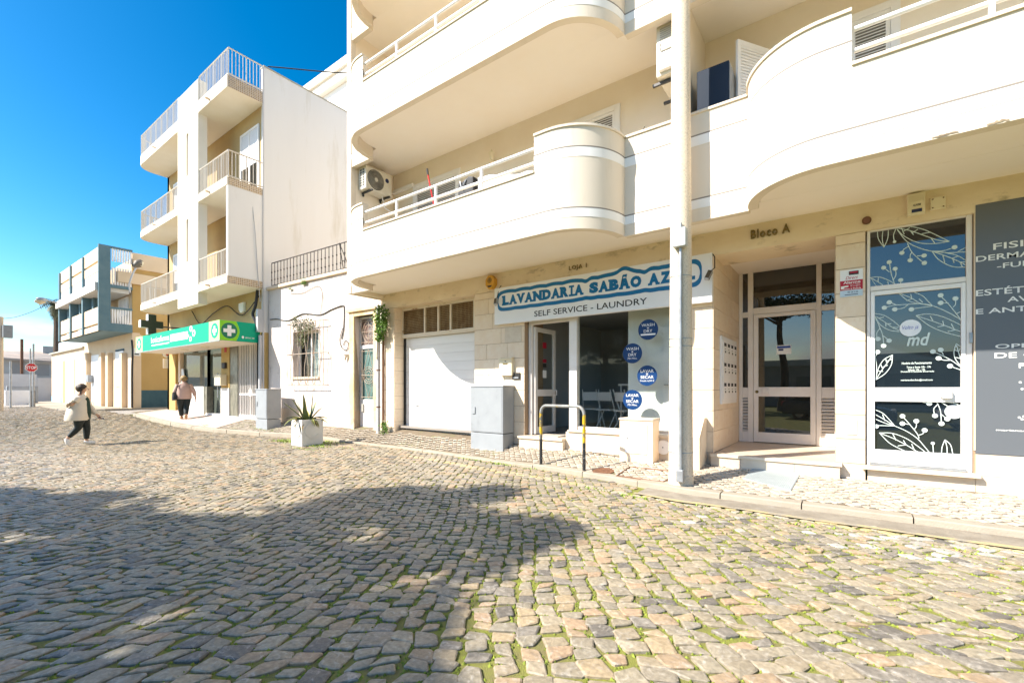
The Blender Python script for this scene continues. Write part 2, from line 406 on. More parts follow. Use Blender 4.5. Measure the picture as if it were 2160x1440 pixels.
def zpav(x, y):
    a = yk(x)+.16; zk = zroad(x, yk(x))+kh(x); t = min(1.15, max(0, (y-a)/(yfac(x)-a)))
    return lerp(zk, zfac(x), t)

# ---------------------------------------------------------------- road
MOSS = mat('moss_and_soil', (0.23, 0.25, 0.035), 0.95, (0.19, 0.16, 0.075), 4.5, .5, .9, 160, col3=(0.30, 0.35, 0.04), n3=6)
def road_far_mix(m):
    """beyond the stones that are built, the same sheet carries the colour of worn cobbles"""
    t = m.node_tree; N = t.nodes; L = t.links; p = N['Principled BSDF']; src = p.inputs['Base Color'].links[0].from_socket
    tcn = N.new('ShaderNodeTexCoord'); sx = N.new('ShaderNodeSeparateXYZ'); L.new(tcn.outputs['Object'], sx.inputs[0])
    vo = N.new('ShaderNodeTexVoronoi'); vo.inputs['Scale'].default_value = 6.5; L.new(tcn.outputs['Object'], vo.inputs['Vector'])
    cr = N.new('ShaderNodeValToRGB'); cr.color_ramp.elements[0].color = (0.24, 0.22, 0.20, 1); cr.color_ramp.elements[1].color = (0.40, 0.36, 0.31, 1)
    L.new(vo.outputs['Color'], cr.inputs[0])
    le = N.new('ShaderNodeVectorMath'); le.operation = 'LENGTH'; L.new(tcn.outputs['Object'], le.inputs[0])
    r = N.new('ShaderNodeMapRange'); r.inputs['From Min'].default_value = 25.5; r.inputs['From Max'].default_value = 27; L.new(le.outputs['Value'], r.inputs[0])
    x = N.new('ShaderNodeMix'); x.data_type = 'RGBA'; L.new(r.outputs[0], x.inputs['Factor']); L.new(src, x.inputs['A']); L.new(cr.outputs[0], x.inputs['B'])
    L.new(x.outputs['Result'], p.inputs['Base Color'])
road_far_mix(MOSS)
road = thing('road', None, None, kind='structure')
def grid_axis(lo, hi, fine_lo, fine_hi, f, c):
    a = []; x = lo
    while x < hi: a.append(x); x += f if fine_lo <= x < fine_hi else c
    return a + [hi]
gx = grid_axis(-70, 30, -30, 6, .35, 4); gy = grid_axis(-40, 60, -3, 8, .35, 4)
b = MB(); nx, ny = len(gx), len(gy)
b.add([(x, y, zroad(x, y)-.013) for y in gy for x in gx], [(j*nx+i, j*nx+i+1, (j+1)*nx+i+1, (j+1)*nx+i) for j in range(ny-1) for i in range(nx-1)])
b.build('road_bed', 'moss_and_soil', road, smooth='all', kind='structure')
g_ = MB().quad((-900, -900, -.35), (900, -900, -.35), (900, 900, -.35), (-900, 900, -.35)).build('ground', mat('far_ground', (0.33, 0.29, 0.23), .95, (0.25, 0.22, 0.16), .2, .5), kind='structure')

def cam2w(l, d): return CY*l - SY*d, SY*l + CY*d
def widen(v): return math.exp(.30*math.exp(-(max(v, 1.2)-2.3)/1.4))
HOLES = []      # covers set into the pavement: (x0, x1, y0, y1)
def stone_shape(mb, P, ztop, full, gap, depth=.035, k=0):
    cx = sum(p[0] for p in P)/4; cy = sum(p[1] for p in P)/4
    Q = []
    for p in P:
        dx, dy = p[0]-cx, p[1]-cy; l = math.hypot(dx, dy) or 1
        s_ = max(.3, 1-gap*1.25/l)
        Q.append((cx+dx*s_, cy+dy*s_))
    tl = (rnd.uniform(-.04, .04), rnd.uniform(-.04, .04)); h0 = rnd.uniform(-.003, .004)
    zz = lambda x, y: ztop + h0 + (x-cx)*tl[0] + (y-cy)*tl[1]
    mb.k = k
    if not full:
        V = [(x, y, zz(x, y)) for x, y in Q] + [(x, y, ztop-depth) for x, y in Q]
        mb.add(V, [(0, 1, 2, 3)] + [(i, 4+i, 4+(i+1) % 4, (i+1) % 4) for i in range(4)]); return
    E = []
    for i in range(4):
        a, b_, c_ = Q[i-1], Q[i], Q[(i+1) % 4]
        c1, c2 = rnd.uniform(.05, .17), rnd.uniform(.05, .17)
        E.append((lerp(b_[0], a[0], c1), lerp(b_[1], a[1], c1))); E.append((lerp(b_[0], c_[0], c2), lerp(b_[1], c_[1], c2)))
    wob = [rnd.uniform(.97, 1.05) for _ in E]
    E = [(cx+(x-cx)*w_, cy+(y-cy)*w_) for (x, y), w_ in zip(E, wob)]
    I = [(cx+(x-cx)*.86, cy+(y-cy)*.86) for x, y in E]
    n = len(E)
    V = [(x, y, zz(x, y)+rnd.uniform(-.0015, .0025)) for x, y in I] + [(x, y, zz(x, y)-.004) for x, y in E] + [(x, y, ztop-depth) for x, y in E] + [(cx, cy, zz(cx, cy)+.003)]
    F = [(i, (i+1) % n, 3*n) for i in range(n)] + [(n+i, n+(i+1) % n, (i+1) % n, i) for i in range(n)] + [(2*n+i, 2*n+(i+1) % n, n+(i+1) % n, n+i) for i in range(n)]
    mb.add(V, F)
def px_of(x, y, z):
    lat = CY*x + SY*y; d = -SY*x + CY*y
    return (PCX + FPX*lat/d, HOR + FPX*(EYE-z)/d, d) if d > .3 else (0, 0, -1)
def yline(x): return yk(x) - interp([(9, .40), (-1, .44), (-3, .50), (-5, .62), (-7.4, .62)], x)

stones = []
pit = .114
for i in range(-310, 165):
    v = 1.15 + rnd.uniform(0, .1)
    while v < 27:
        wv = widen(v); ln = rnd.uniform(.070, .128)*wv**.8
        if rnd.random() < .07: ln *= .6
        u0, u1 = (i-.5)*pit, (i+.5)*pit
        va, vb = v, v+ln; v = vb
        lc = i*pit*widen((va+vb)/2); vm = (va+vb)/2
        if abs(lc) > 1.19*vm + .35: continue
        x, y = cam2w(lc, vm)
        if y > yk(x) - .02 and x > -25.3: continue
        if x < -25.5 and y > 6.0: continue
        if x > -2.3 and y > yline(x)+.05: continue
        jit = .0135*wv; bend = .05*math.sin(vm*1.7+.4*math.sin(i*.05))
        P = []
        for uu, vv in ((u0, va), (u1, va), (u1, vb), (u0, vb)):
            sk = .014*math.sin(vm*9.1+i*1.7)
            P.append(cam2w(uu*widen(vv)+bend+rnd.gauss(0, jit), vv+rnd.gauss(0, jit)+(sk if uu == u1 else -sk)))
        stones.append((vm, x, y, P, wv))
sc_ = []
for q in stones:
    px, py, d = px_of(q[1], q[2], 0)
    sc_.append((q[4]**2/d**3 if 0 < px < 2160 and py < 1440 else 0))
order = sorted(range(len(stones)), key=lambda k: -sc_[k])
big = set(order[:300])
mb = MB(); nstone = 0
for k, (vm, x, y, P, wv) in enumerate(stones):
    z = zroad(x, y)
    d = y - yline(x); m_ = 0
    if -7.4 < x and abs(d) < .075 and rnd.random() < .95: m_ = 1
    elif x > -1.6 and -.75 < d < -.08 and rnd.random() < .30 * sstep(-1.6, 1.2, x)+.05: m_ = 2
    gap = rnd.uniform(.0038, .0105)*wv**.8*(1.25 if x > -3.2 else 1)
    if k in big:
        o1 = MB(); stone_shape(o1, P, z, True, gap)
        o1.k = 0; o1.m = [0]*len(o1.f)
        o1.build('cobblestone', ['cobble_stone', 'cobble_yellow_paint', 'cobble_worn_white'][m_], road)
    else:
        stone_shape(mb, P, z, vm < 10.5, gap, k=m_)
moss = MB(); gm_ = random.Random(77)
for k, (vm, x, y, P, wv) in enumerate(stones):
    if vm > 7.5 or (x < -3.6 and gm_.random() < .45): continue
    z = zroad(x, y)
    for _ in range(7 if vm < 5 else 4):
        i = gm_.randrange(4); t = gm_.random(); a, c = P[i], P[(i+1) % 4]
        qx, qy = lerp(a[0], c[0], t)+gm_.gauss(0, .003), lerp(a[1], c[1], t)+gm_.gauss(0, .003)
        r = gm_.uniform(.005, .013)*wv**.6; h = gm_.uniform(.002, .009); n = 5; a0 = gm_.random()*6
        moss.add([(qx+r*math.cos(a0+6.283*j/n)*gm_.uniform(.6, 1.2), qy+r*math.sin(a0+6.283*j/n)*gm_.uniform(.6, 1.2), z-.012) for j in range(n)] + [(qx, qy, z-.006+h)], [(j, (j+1) % n, n) for j in range(n)])
MOSSC = mat('moss_cushion', (0.24, 0.28, 0.035), .95, (0.13, 0.165, 0.03), 22, .5, vary=.35)
moss.build('moss', 'moss_cushion', road, kind='stuff')
mb.build('cobblestones', ['cobble_stone', 'cobble_yellow_paint', 'cobble_worn_white'], road, kind='stuff')

# gutter between the yellow line and the kerb
gut = MB(); xs = [9-.25*i for i in range(46)]
gut.strip([(x, yline(x)+.03, zroad(x, yline(x))+.004) for x in xs], [(x, yk(x)+.01, zroad(x, yk(x))+.006) for x in xs])
gut.build('gutter', 'gutter_concrete', smooth='all', kind='structure')
yl = MB(); xl_ = [9-.12*i for i in range(95)]
yl.strip([(x, yline(x)+.005+.012*math.sin(x*5), zroad(x, yline(x))+.010) for x in xl_], [(x, yline(x)+.085+.012*math.sin(x*7), zroad(x, yline(x))+.010) for x in xl_])
YLM = mat('worn_yellow_line', (0.46, 0.365, 0.19), .85, (0.31, 0.275, 0.22), 7, .5, .4, 60, sharp=(.44, .6))
yl.build('yellow_line', 'worn_yellow_line', road, smooth='all')

# kerb: one stone after another
kerb = thing('kerb', None, None, kind='structure')
kx = 8.5
while kx > -24.2:
    L_ = rnd.uniform(.85, 1.15) if kx > -11 else rnd.uniform(.7, 1.0)
    x0, x1 = kx-.006, max(kx-L_, -24.4)+.006; kx -= L_
    k_ = MB(); n = 5; top = []; outs = []; ins = []; low = []
    bowl = rnd.uniform(-.006, .006); sh = rnd.uniform(-.008, .008)
    for i in range(n+1):
        x = lerp(x0, x1, i/n); a = yk(x)+sh; zt = zroad(x, yk(x)) + kh(x) + bowl
        outs.append((x, a, zt-.012)); top.append((x, a+.015, zt)); ins.append((x, a+.165, zt+.004)); low.append((x, a-.008, zt-kh(x)-.12))
    k_.strip(outs, top); k_.strip(top, ins); k_.strip(low, outs)
    for e in (0, n):
        k_.add([low[e], outs[e], top[e], ins[e], (ins[e][0], ins[e][1], low[e][2])], [(0, 1, 2, 3, 4)])
    k_.build('kerbstone', 'kerb_concrete', kerb, smooth=True)

# pavement
pave = thing('pavement', None, None, kind='structure')
SAND = mat('joint_sand', (0.20, 0.155, 0.105), .95, (0.14, 0.11, 0.075), 8, .5, .6, 140, col3=(0.16, 0.20, 0.05), n3=1.1)
xs = [9-.4*i for i in range(87)]
pb = MB()
for a, b_ in zip(xs, xs[1:]):
    for j in range(4):
        q = lambda x, t: (x, lerp(yk(x)+.15, yfac(x)+.4, t), zpav(x, lerp(yk(x)+.15, yfac(x)+.4, t))-.010)
        pb.quad(q(b_, j/4), q(a, j/4), q(a, (j+1)/4), q(b_, (j+1)/4))
pb.build('pavement_bed', 'joint_sand', pave, smooth='all', kind='structure')
CV = {'manhole': (X(1273, 6.62), 6.62, .17), 'cover': (X(1362, 6.66), 6.66, .36, .24), 'mat': (*ong(1634, 1017, .17), .27, .13)}
ps = []
RA = R(39); ca, sa = math.cos(RA), math.sin(RA); pt = .098
for i in range(-260, 140):
    off = rnd.uniform(0, .1); j = -260.0
    v = -20 + off
    while v < 22:
        ln = rnd.uniform(.085, .125); va, vb = v, v+ln; v = vb
        uc, vc = i*pt, (va+vb)/2
        x, y = ca*uc - sa*vc, sa*uc + ca*vc
        if not (-16.5 < x < 4.2) or not (yk(x)+.20 < y < yfac(x)-.03): continue
        cm = CV['manhole']; cc = CV['cover']; ma = CV['mat']
        if math.hypot(x-cm[0], y-cm[1]) < cm[2]+.03: continue
        P = []
        for uu, vv in ((uc-pt/2, va), (uc+pt/2, va), (uc+pt/2, vb), (uc-pt/2, vb)):
            uu += rnd.gauss(0, .006) + .02*math.sin(vv*2.3+uu); vv += rnd.gauss(0, .006)
            P.append((ca*uu - sa*vv, sa*uu + ca*vv))
        ps.append((x, y, P))
def wgt(q):
    px, py, d = px_of(q[0], q[1], .2)
    return 1/d**3 if 0 < px < 2150 and 0 < py < 1440 else 0
bigp = set(sorted(range(len(ps)), key=lambda k: -wgt(ps[k]))[:300])
mb = MB()
for k, (x, y, P) in enumerate(ps):
    z = zpav(x, y)
    if k in bigp:
        o1 = MB(); stone_shape(o1, P, z, True, rnd.uniform(.003, .006), .02); o1.build('paving_stone', 'pavement_limestone', pave)
    else: stone_shape(mb, P, z, x > -9, rnd.uniform(.003, .006), .02)
mb.build('paving_stones', 'pavement_limestone', pave, kind='stuff')
# pharmacy pavement is smooth and reddish
PHP = mat('red_pavement', (0.52, 0.40, 0.33), .9, (0.45, 0.36, 0.30), 2, .5, .2, 60)
pb = MB()
for a, b_ in zip(xs, xs[1:]):
    if a < -16.3 and b_ > -25:
        q = lambda x, t: (x, lerp(yk(x)+.165, 7.5, t), zpav(x, lerp(yk(x)+.165, 7.5, t))+.004)
        pb.quad(q(b_, 0), q(a, 0), q(a, 1), q(b_, 1))
pb.build('pharmacy_pavement', 'red_pavement', kind='structure')
# ---------------------------------------------------------------- the cream apartment building
bld = thing('apartment_building', 'cream apartment building with curved balconies above the laundry and clinic', 'building', (-4, 7.6, .2))
XL, XR, ST = -9.84, 9.0, 3.07
YF, YREC, YBUL, YUP = 7.6, 6.64, 5.77, 7.9
wall = MB()
for x0, x1 in ((XL, -9.334), (-6.625, -5.29), (-2.17, -1.716), (-.153, .173), (1.185, XR)):
    MB().box(x0, x1, YF+.012, 8.3, .0, 3.50).build('tile_backing', 'tile_joint', bld)
wall.box(-1.95, -1.716, 8.3, 9.75, .0, 3.7); wall.box(-.153, .1, 8.3, 9.75, .0, 3.7)           # sides of the porch
wall.box(XL, -9.6, 8.3, 14, .0, 3.5); wall.box(-6.6, -6.4, 8.3, 14, .0, 3.5)
wall.box(XL, XR, 13.8, 14, .0, 13)                                                              # rear
wall.build('wall', 'cream_render', bld)
wall = MB()
wall.box(XL, XR, YF-.006, 8.31, 3.502, 3.90)
wall.build('lintel_beam', 'lintel_render', bld)
up = MB()
for f in range(3):
    z0, z1 = 4.06+ST*f, 7.10+ST*f
    up.box(XL, XR, YUP, YUP+.25, z0, z1)
up.box(XL+.0, XL+.1, YREC+.121, YUP, 3.78, 12.9)                  # end wall
for f in range(3):
    up.box(-2.02, -1.90, YREC+.13, YUP, 4.06+ST*f, 7.09+ST*f)        # partition between the flats
up.build('upper_wall', 'balcony_wall_paint', bld)
fin = MB().box(XL-.06, XL+.10, YREC-.02, YREC+.12, 3.75, 12.9).build('corner_fin', 'cream_render', bld)
side = MB().box(XL-.055, XL-.002, YREC+.122, 14, 3.75, 12.9).box(XL-.04, XL-.002, 7.62, 14, .1, 3.749).build('side_wall', 'cream_render', bld)

R_ = .87
arcs = {'L0': ring(-8.2, YREC, R_, math.pi, 1.5*math.pi, 14), 'L1': ring(-3.63, YREC, R_, 1.5*math.pi, 2*math.pi, 14), 'R0': ring(-.186, YREC, R_, math.pi, 1.5*math.pi, 14)}
def inset(key, d):
    c = {'L0': (-8.2, math.pi), 'L1': (-3.63, 1.5*math.pi), 'R0': (-.186, math.pi)}[key]
    return ring(c[0], YREC, R_-d, c[1], c[1]+.5*math.pi, 14)
def sect(kind, d):
    """outline of a parapet section, d inwards (negative: outwards)"""
    return {'recA': [(XL+.1, YREC+d), (-9.07, YREC+d)], 'A': inset('L0', d) + [(-8.08, YBUL+d)], 'low': [(-8.08, YBUL+d), (-3.84, YBUL+d)],
            'B': [(-3.84, YBUL+d)] + inset('L1', d), 'recB': [(-2.76, YREC+d), (-1.056, YREC+d)], 'D': inset('R0', d) + [(.02, YBUL+d)], 'lowR': [(.02, YBUL+d), (XR, YBUL+d)]}[kind]
def shell(mb, kind, d0, d1, z0, z1):
    a, b_ = sect(kind, d0), sect(kind, d1)
    if kind == 'recB': a, b_ = [(-2.76 , YREC+d0), (-1.056, YREC+d0)], [(-2.76, YREC+d1), (-1.056, YREC+d1)]
    n = len(a); V = []
    for z in (z0, z1):
        V += [(x, y, z) for x, y in a] + [(x, y, z) for x, y in b_]
    F = []
    for i in range(n-1):
        F += [(i, i+1, 2*n+i+1, 2*n+i), (n+i+1, n+i, 3*n+i, 3*n+i+1), (2*n+i, 2*n+i+1, 3*n+i+1, 3*n+i), (i+1, i, n+i, n+i+1)]
    F += [(0, 2*n, 3*n, n), (n-1, 2*n-1, 4*n-1, 3*n-1)]
    mb.add(V, F)
LOWT, HIGHT = 4.69, 5.24
for f in range(3):
    dz = ST*f; zr = 3.75+dz; lip = .12 if f == 0 else .25
    for side_ in ('L', 'R'):
        secs = (('recA', 1), ('A', 1), ('low', 0), ('B', 1), ('recB', 1)) if side_ == 'L' else (('D', 1), ('lowR', 0))
        pb = MB()
        for k, hi in secs: shell(pb, k, 0, .12, zr, (HIGHT if hi else LOWT)+dz)
        bal = pb.build('balcony', 'cream_render', bld, smooth=True)
        cp, bd, gr = MB(), MB(), MB()
        for k, hi in secs:
            t = (HIGHT if hi else LOWT)+dz
            shell(cp, k, -.022, .145, t+.001, t+.034)
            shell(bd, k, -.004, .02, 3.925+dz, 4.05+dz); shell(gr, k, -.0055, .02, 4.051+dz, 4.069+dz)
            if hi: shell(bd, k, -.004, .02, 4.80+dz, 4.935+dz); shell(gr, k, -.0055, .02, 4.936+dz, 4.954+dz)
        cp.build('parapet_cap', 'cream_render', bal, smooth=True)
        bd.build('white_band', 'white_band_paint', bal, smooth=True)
        gr.build('groove_shadow_line', 'groove_shadow_grey', bal, smooth=True)  # raised dark strip: the groove's shade is put into its colour
        if f < 2:
            x0, x1 = (-8.07, -3.85) if side_ == 'L' else (.04, 6.0)
            for zz in (5.09+dz, 4.87+dz):
                bar('handrail', 'white_paint', bal, (x0, YBUL+.06, zz), (x1, YBUL+.06, zz), .026, 10)
            for px in ((837, 919.6, 1016) if side_ == 'L' else (2092, 2500)):
                xx = X(px, YBUL+.06)
                piece('rail_post', 'white_paint', bal, xx-.02, xx+.02, YBUL+.04, YBUL+.08, LOWT+dz+.03, 5.07+dz)
    # the slab: soffit with its lip
    sl = MB(); zs = zr+lip
    sl.box(XL+.1, XR, YREC+.121, 8.2, zs, zs+.12)
    sl.prism([(-8.2-R_+.121, YREC+.12)] + inset('L0', .121) + inset('L1', .121) + [(-3.63+R_-.121, YREC+.12)], zs, zs+.12)
    a = inset('R0', .121) + [(XR, YBUL+.121), (XR, YREC+.12), (-.186-R_+.121, YREC+.12)]
    sl.prism(a, zs+.001, zs+.121)
    sl.build('soffit', 'soffit_paint', bld)
rf = MB(); rf.box(XL, XR, YREC, 14, 12.9, 13.2).build('roof', 'cream_render', bld)

# flaking render along the right slab edge
dm = MB()
for x0, x1 in ((.62, .80), (.98, 1.12), (1.25, 2.3)):
    n = 9; A = []; B = []
    for i in range(n+1):
        x = lerp(x0, x1, i/n); A.append((x, YBUL-.006, 3.752+rnd.uniform(0, .012))); B.append((x, YBUL-.006, 3.765+rnd.uniform(.0, .018)*math.sin(math.pi*i/n)+.004))
    dm.strip(A, B)
dm.build('flaking_edge', mat('bare_concrete', (0.34, 0.27, 0.18), .95, (0.16, 0.12, 0.08), 12, .5), bld)

# stone tiles: courses of limestone plates with open joints
zj = [.11 + .325*k for k in range(0, 12)]
def tile_col(x0, x1, zb, zt, m='limestone_tile', split=None, y=YF, light=()):
    k = 0; z = zb
    while z < zt-.03:
        z2 = min(zt, (math.floor((z+.02-.435)/.325)+1)*.325+.435)
        cuts = [x0, x1]
        if split: cuts = [x0] + [x0+(x1-x0)*c for c in split[k % len(split)]] + [x1]
        for a, c in zip(cuts, cuts[1:]):
            piece('stone_tile', 'pale_limestone' if (k in light or z2 < .5) else m, bld, a+.0035, c-.0035, y+rnd.uniform(-.002, .002), y+.011, z+.0035, z2-.0035)
        z = z2; k += 1
tile_col(XL, -9.334, .22, 3.50)
tile_col(-6.625, -5.29, .22, 3.50, split=[(.42,), (.26, .68), (.55,), (.38, .80), (.3, .62)])
tile_col(-2.17, -1.716, .16, 3.50)
tile_col(-.153, .173, .14, 3.50, light=(0, 1, 2))
piece('stone_tile', 'pale_limestone', bld, *sorted((X(1065, YF-.004), X(1100, YF-.004))), YF-.006, YF-.001, Z(1080, 722, YF), Z(1080, 690, YF))

for x0, x1, y0, y1 in ((-9.334, -9.322, YF+.012, 7.9), (-6.637, -6.625, YF+.012, 7.9)):      # garage reveals
    for k in range(10):
        z = .27+.325*k; piece('stone_tile', 'limestone_tile', bld, x0, x1, y0, y1, z+.0035, min(3.5, z+.325)-.0035)
for k in range(10):                              # left side of the porch
    z = .435+.325*k
    if z > 3.55: break
    cs = (YF, 8.35, 9.05, 9.64) if k % 2 else (YF, 8.7, 9.64)
    for a, c in zip(cs, cs[1:]):
        piece('stone_tile', 'limestone_tile', bld, -1.716, -1.705, a+.0035, c-.0035, z+.0035, min(3.7, z+.325)-.0035)
# plinth under the clinic and the advert
for x0, x1 in ((.19, 1.20), (1.20, 2.05), (2.05, 2.9)):
    piece('plinth_slab', 'pale_limestone', bld, x0+.002, x1-.002, YF-.008, YF+.01, .10, .405)
for x0, x1 in ((1.20, 2.15), (2.15, 3.1)):
    piece('plinth_slab', 'pale_limestone', bld, x0+.002, x1-.002, YF-.004, YF+.01, .408, .66)
piece('door_sill', 'pale_limestone', bld, X(1818, 7.5), X(2070, 7.5), 7.50, 7.72, .385, .43)
piece('wall_strip', 'limestone_tile', bld, 1.187, 1.225, YF-.002, YF+.012, .7, 3.5)

# porch step of Bloco A
fl = MB().box(-1.716, -.1, 7.55, 9.75, .25, .425).build('porch_floor', mat('porch_floor_stone', (0.66, 0.56, 0.45), .4, (0.60, 0.48, 0.36), 2, .5), bld)
piece('step_nosing', 'pale_limestone', bld, X(1497, 7.46), X(1776, 7.46), 7.46, 7.62, .395, .434)
for a, c in ((X(1499, 7.49), -1.30), (-1.30, -.62), (-.62, -.10)):
    piece('step_riser', 'pale_limestone', bld, a+.002, c-.002, 7.485, 7.55, .05, .393)
MB().box(-1.716, -.153, 7.62, 9.7, 3.62, 3.8).build('porch_ceiling', 'soffit_paint', bld)

# ---- garage
gd = thing('garage_door', 'white panelled garage door under a rusty mesh transom', 'garage door', (-8, 7.9, .3))
GX0, GX1, GY = -9.25, -6.64, 7.92
n = 11
for k in range(n):
    z0, z1 = .375+(2.73-.375)*k/n, .375+(2.73-.375)*(k+1)/n
    piece('panel', 'white_paint', gd, GX0, GX1, GY+rnd.uniform(0, .003), GY+.03, z0+.0018, z1-.0018)
MB().box(GX0, GX1, GY+.02, GY+.035, .36, 2.75).build('door_backing', mat('door_joint', (0.5, 0.48, 0.45), .8), gd)
MB().box(X(880, GY)-.05, X(880, GY)+.05, GY-.02, GY, Z(880, 855, GY)-.008, Z(880, 855, GY)+.008).build('handle', 'galvanised_steel', gd)
MB().box(-9.334, GX0, 7.9, 7.98, .33, 3.5).build('jamb', mat('black_gap', (0.03, 0.03, 0.03), .8), gd)
fr = thing('transom_grille', 'rusty wire mesh transom in a white frame above the garage door', 'vent', (-8, 7.86, 2.8))
MFR = mat('peeling_white_paint', (0.72, 0.64, 0.52), .7, (0.35, 0.17, 0.07), 3.5, .5, .2, 40, sharp=(.6, .7), stretch=(1, 1, 3))
zt, zb2 = 3.44, 2.83
xs_ = [X(849, 7.86), X(896.5, 7.86), X(925, 7.86), X(951, 7.86), X(1001, 7.86)]
f_ = MB(); f_.box(-9.33, -6.63, 7.84, 7.90, 2.735, zb2); f_.box(-9.33, -6.63, 7.84, 7.90, zt, 3.51)
for x in xs_: f_.box(x-.025, x+.025, 7.842, 7.898, zb2-.001, zt+.001)
f_.build('frame', 'peeling_white_paint', fr, bevel=.004)
ms = MB()
x = xs_[0]
while x < xs_[-1]: ms.box(x-.003, x+.003, 7.872, 7.88, zb2, zt); x += .042
z = zb2
while z < zt: ms.box(xs_[0], xs_[-1], 7.869, 7.8715, z-.003, z+.003); z += .042
ms.build('wire_mesh', mat('rusty_wire', (0.36, 0.22, 0.10), .8, (0.55, 0.40, 0.22), 6, .5), fr)
MB().box(xs_[0], xs_[-1], 7.95, 7.97, 2.7, 3.5).build('backing', mat('brown_dark', (0.035, 0.016, 0.010), .9), fr)

# ---- laundry
lf = thing('laundry_shopfront', 'white aluminium laundry shopfront with open glass door and big window', 'shopfront', (-4, 7.7, .5))
LY = 7.72; LX0, LXM0, LXM1, LX1 = -5.27, X(1202, LY), X(1218, LY), -2.17
FZ = .50
fr_ = MB()
fr_.box(LX0, LX0+.07, LY, LY+.08, FZ, 3.0); fr_.box(LXM0, LXM1, LY-.03, LY+.09, .64, 3.0)
fr_.box(LX0, LXM0, LY+.002, LY+.078, Z(1130, 684, LY), Z(1130, 671, LY)); fr_.box(LX0, LX1, LY, LY+.08, 2.92, 3.03)
fr_.box(LXM1, LX1, LY+.002, LY+.078, .665, .72); fr_.box(LX1-.05, LX1, LY, LY+.08, .72, 2.92)
fr_.build('frame', 'white_aluminium', lf, bevel=.004)
MB().box(LXM1, X(1308, LY), LY+.03, LY+.04, .72, 2.92).build('window_pane', 'shop_window_glass', lf)
MB().box(X(1308, LY)+.004, LX1-.05, LY+.03, LY+.04, .72, 2.92).build('window_pane', 'shop_window_glass', lf)
MB().box(LX0+.07, LXM0, LY+.03, LY+.04, Z(1130, 671, LY), 2.92).build('transom_pane', 'shop_window_glass', lf)
MB().box(X(1196, 7.52), -2.17, 7.53, 7.73, .625, .662).build('window_sill', 'pale_limestone', lf, bevel=.006)
for a, c in ((LXM0, -3.9), (-3.9, -3.05), (-3.05, -2.17)):
    piece('plinth_slab', 'pale_limestone', lf, a+.002, c-.002, 7.56, 7.72, .1, .624)
MB().box(-5.34, LXM0, 7.42, 7.74, FZ-.05, FZ-.005).build('step_tread', 'pale_limestone', lf, bevel=.006)
for a, c in ((-5.32, -4.9), (-4.9, LXM0-.0)):
    piece('step_riser', 'pale_limestone', lf, a+.002, c-.002, 7.45, 7.7, .1, FZ-.052)
MB().box(-9.6, -1.95, 7.74, 13.8, FZ-.06, FZ-.006).build('shop_floor', mat('shop_floor_tile', (0.30, 0.27, 0.24), .25), lf)
inn = MB(); inn.box(-5.9, -5.8, 7.8, 13.8, .4, 3.3); inn.box(-6, -1.9, 12.2, 12.3, .4, 3.3); inn.box(-6, -1.9, 7.85, 13, 3.12, 3.2)
inn.build('interior_wall', mat('shop_wall_grey', (0.36, 0.35, 0.34), .8), lf)
MB().box(X(1309, LY), -2.0, LY+.35, LY+.45, FZ, 3.12).build('partition', mat('white_partition', (0.80, 0.80, 0.78), .6), lf)
pdx0, pdx1 = X(1399, LY+.34), X(1432, LY+.34)
pd = MB(); pd.box(pdx0, pdx1+.4, LY+.31, LY+.352, FZ, Z(1400, 690, LY+.34)); pd.build('partition_door', 'white_paint', lf, bevel=.008)
MB().tube([(pdx0+.05, LY+.30, 1.5), (pdx0+.05, LY+.25, 1.5), (pdx0+.16, LY+.25, 1.5)], .01).build('partition_handle', 'galvanised_steel', lf)
# open leaf: hinged at the jamb, swung square into the shop
hx, hw, hz0, hz1 = LX0+.08, .80, FZ+.01, Z(1118, 690, LY+.05)
lfm = MB(); t0, t1 = hx, hx+.045
y0 = LY+.06
lfm.box(t0, t1, y0, y0+.09, hz0, hz1); lfm.box(t0, t1, y0+hw-.09, y0+hw, hz0, hz1)
for za, zb_ in ((hz0, hz0+.14), (1.28, 1.42), (hz1-.09, hz1)): lfm.box(t0+.001, t1-.001, y0+.09, y0+hw-.09, za, zb_)
leaf = lfm.build('door_leaf', 'white_aluminium', lf, bevel=.004)
MB().box(t0+.018, t0+.026, y0+.09, y0+hw-.09, hz0+.14, 1.28).build('door_pane', 'shop_window_glass', leaf)
MB().box(t0+.018, t0+.026, y0+.09, y0+hw-.09, 1.42, hz1-.09).build('door_pane', 'shop_window_glass', leaf)
MB().tube([(t1, y0+hw-.06, 1.30), (t1+.06, y0+hw-.06, 1.30), (t1+.06, y0+hw-.06, 1.40), (t1, y0+hw-.06, 1.40)], .012).build('door_handle', 'white_aluminium', leaf)
for za, zb_, m in ((2.28, 2.40, 'red_print'), (1.98, 2.05, 'red_print'), (1.88, 1.96, 'black_print'), (1.66, 1.82, 'paper_white')):
    ya = y0+.28; MB().box(t1+.0, t1+.002, ya, ya+.14, za, zb_).build('sticker', m, leaf)
mt = MB().box(-5.02, -4.52, 7.62, 7.98, FZ-.004, FZ+.012).build('door_mat', mat('mat_grey', (0.5, 0.44, 0.37), .95, (0.4, 0.35, 0.3), 30, .5))
tag(mt, 'beige doormat lying on the laundry threshold', 'doormat')

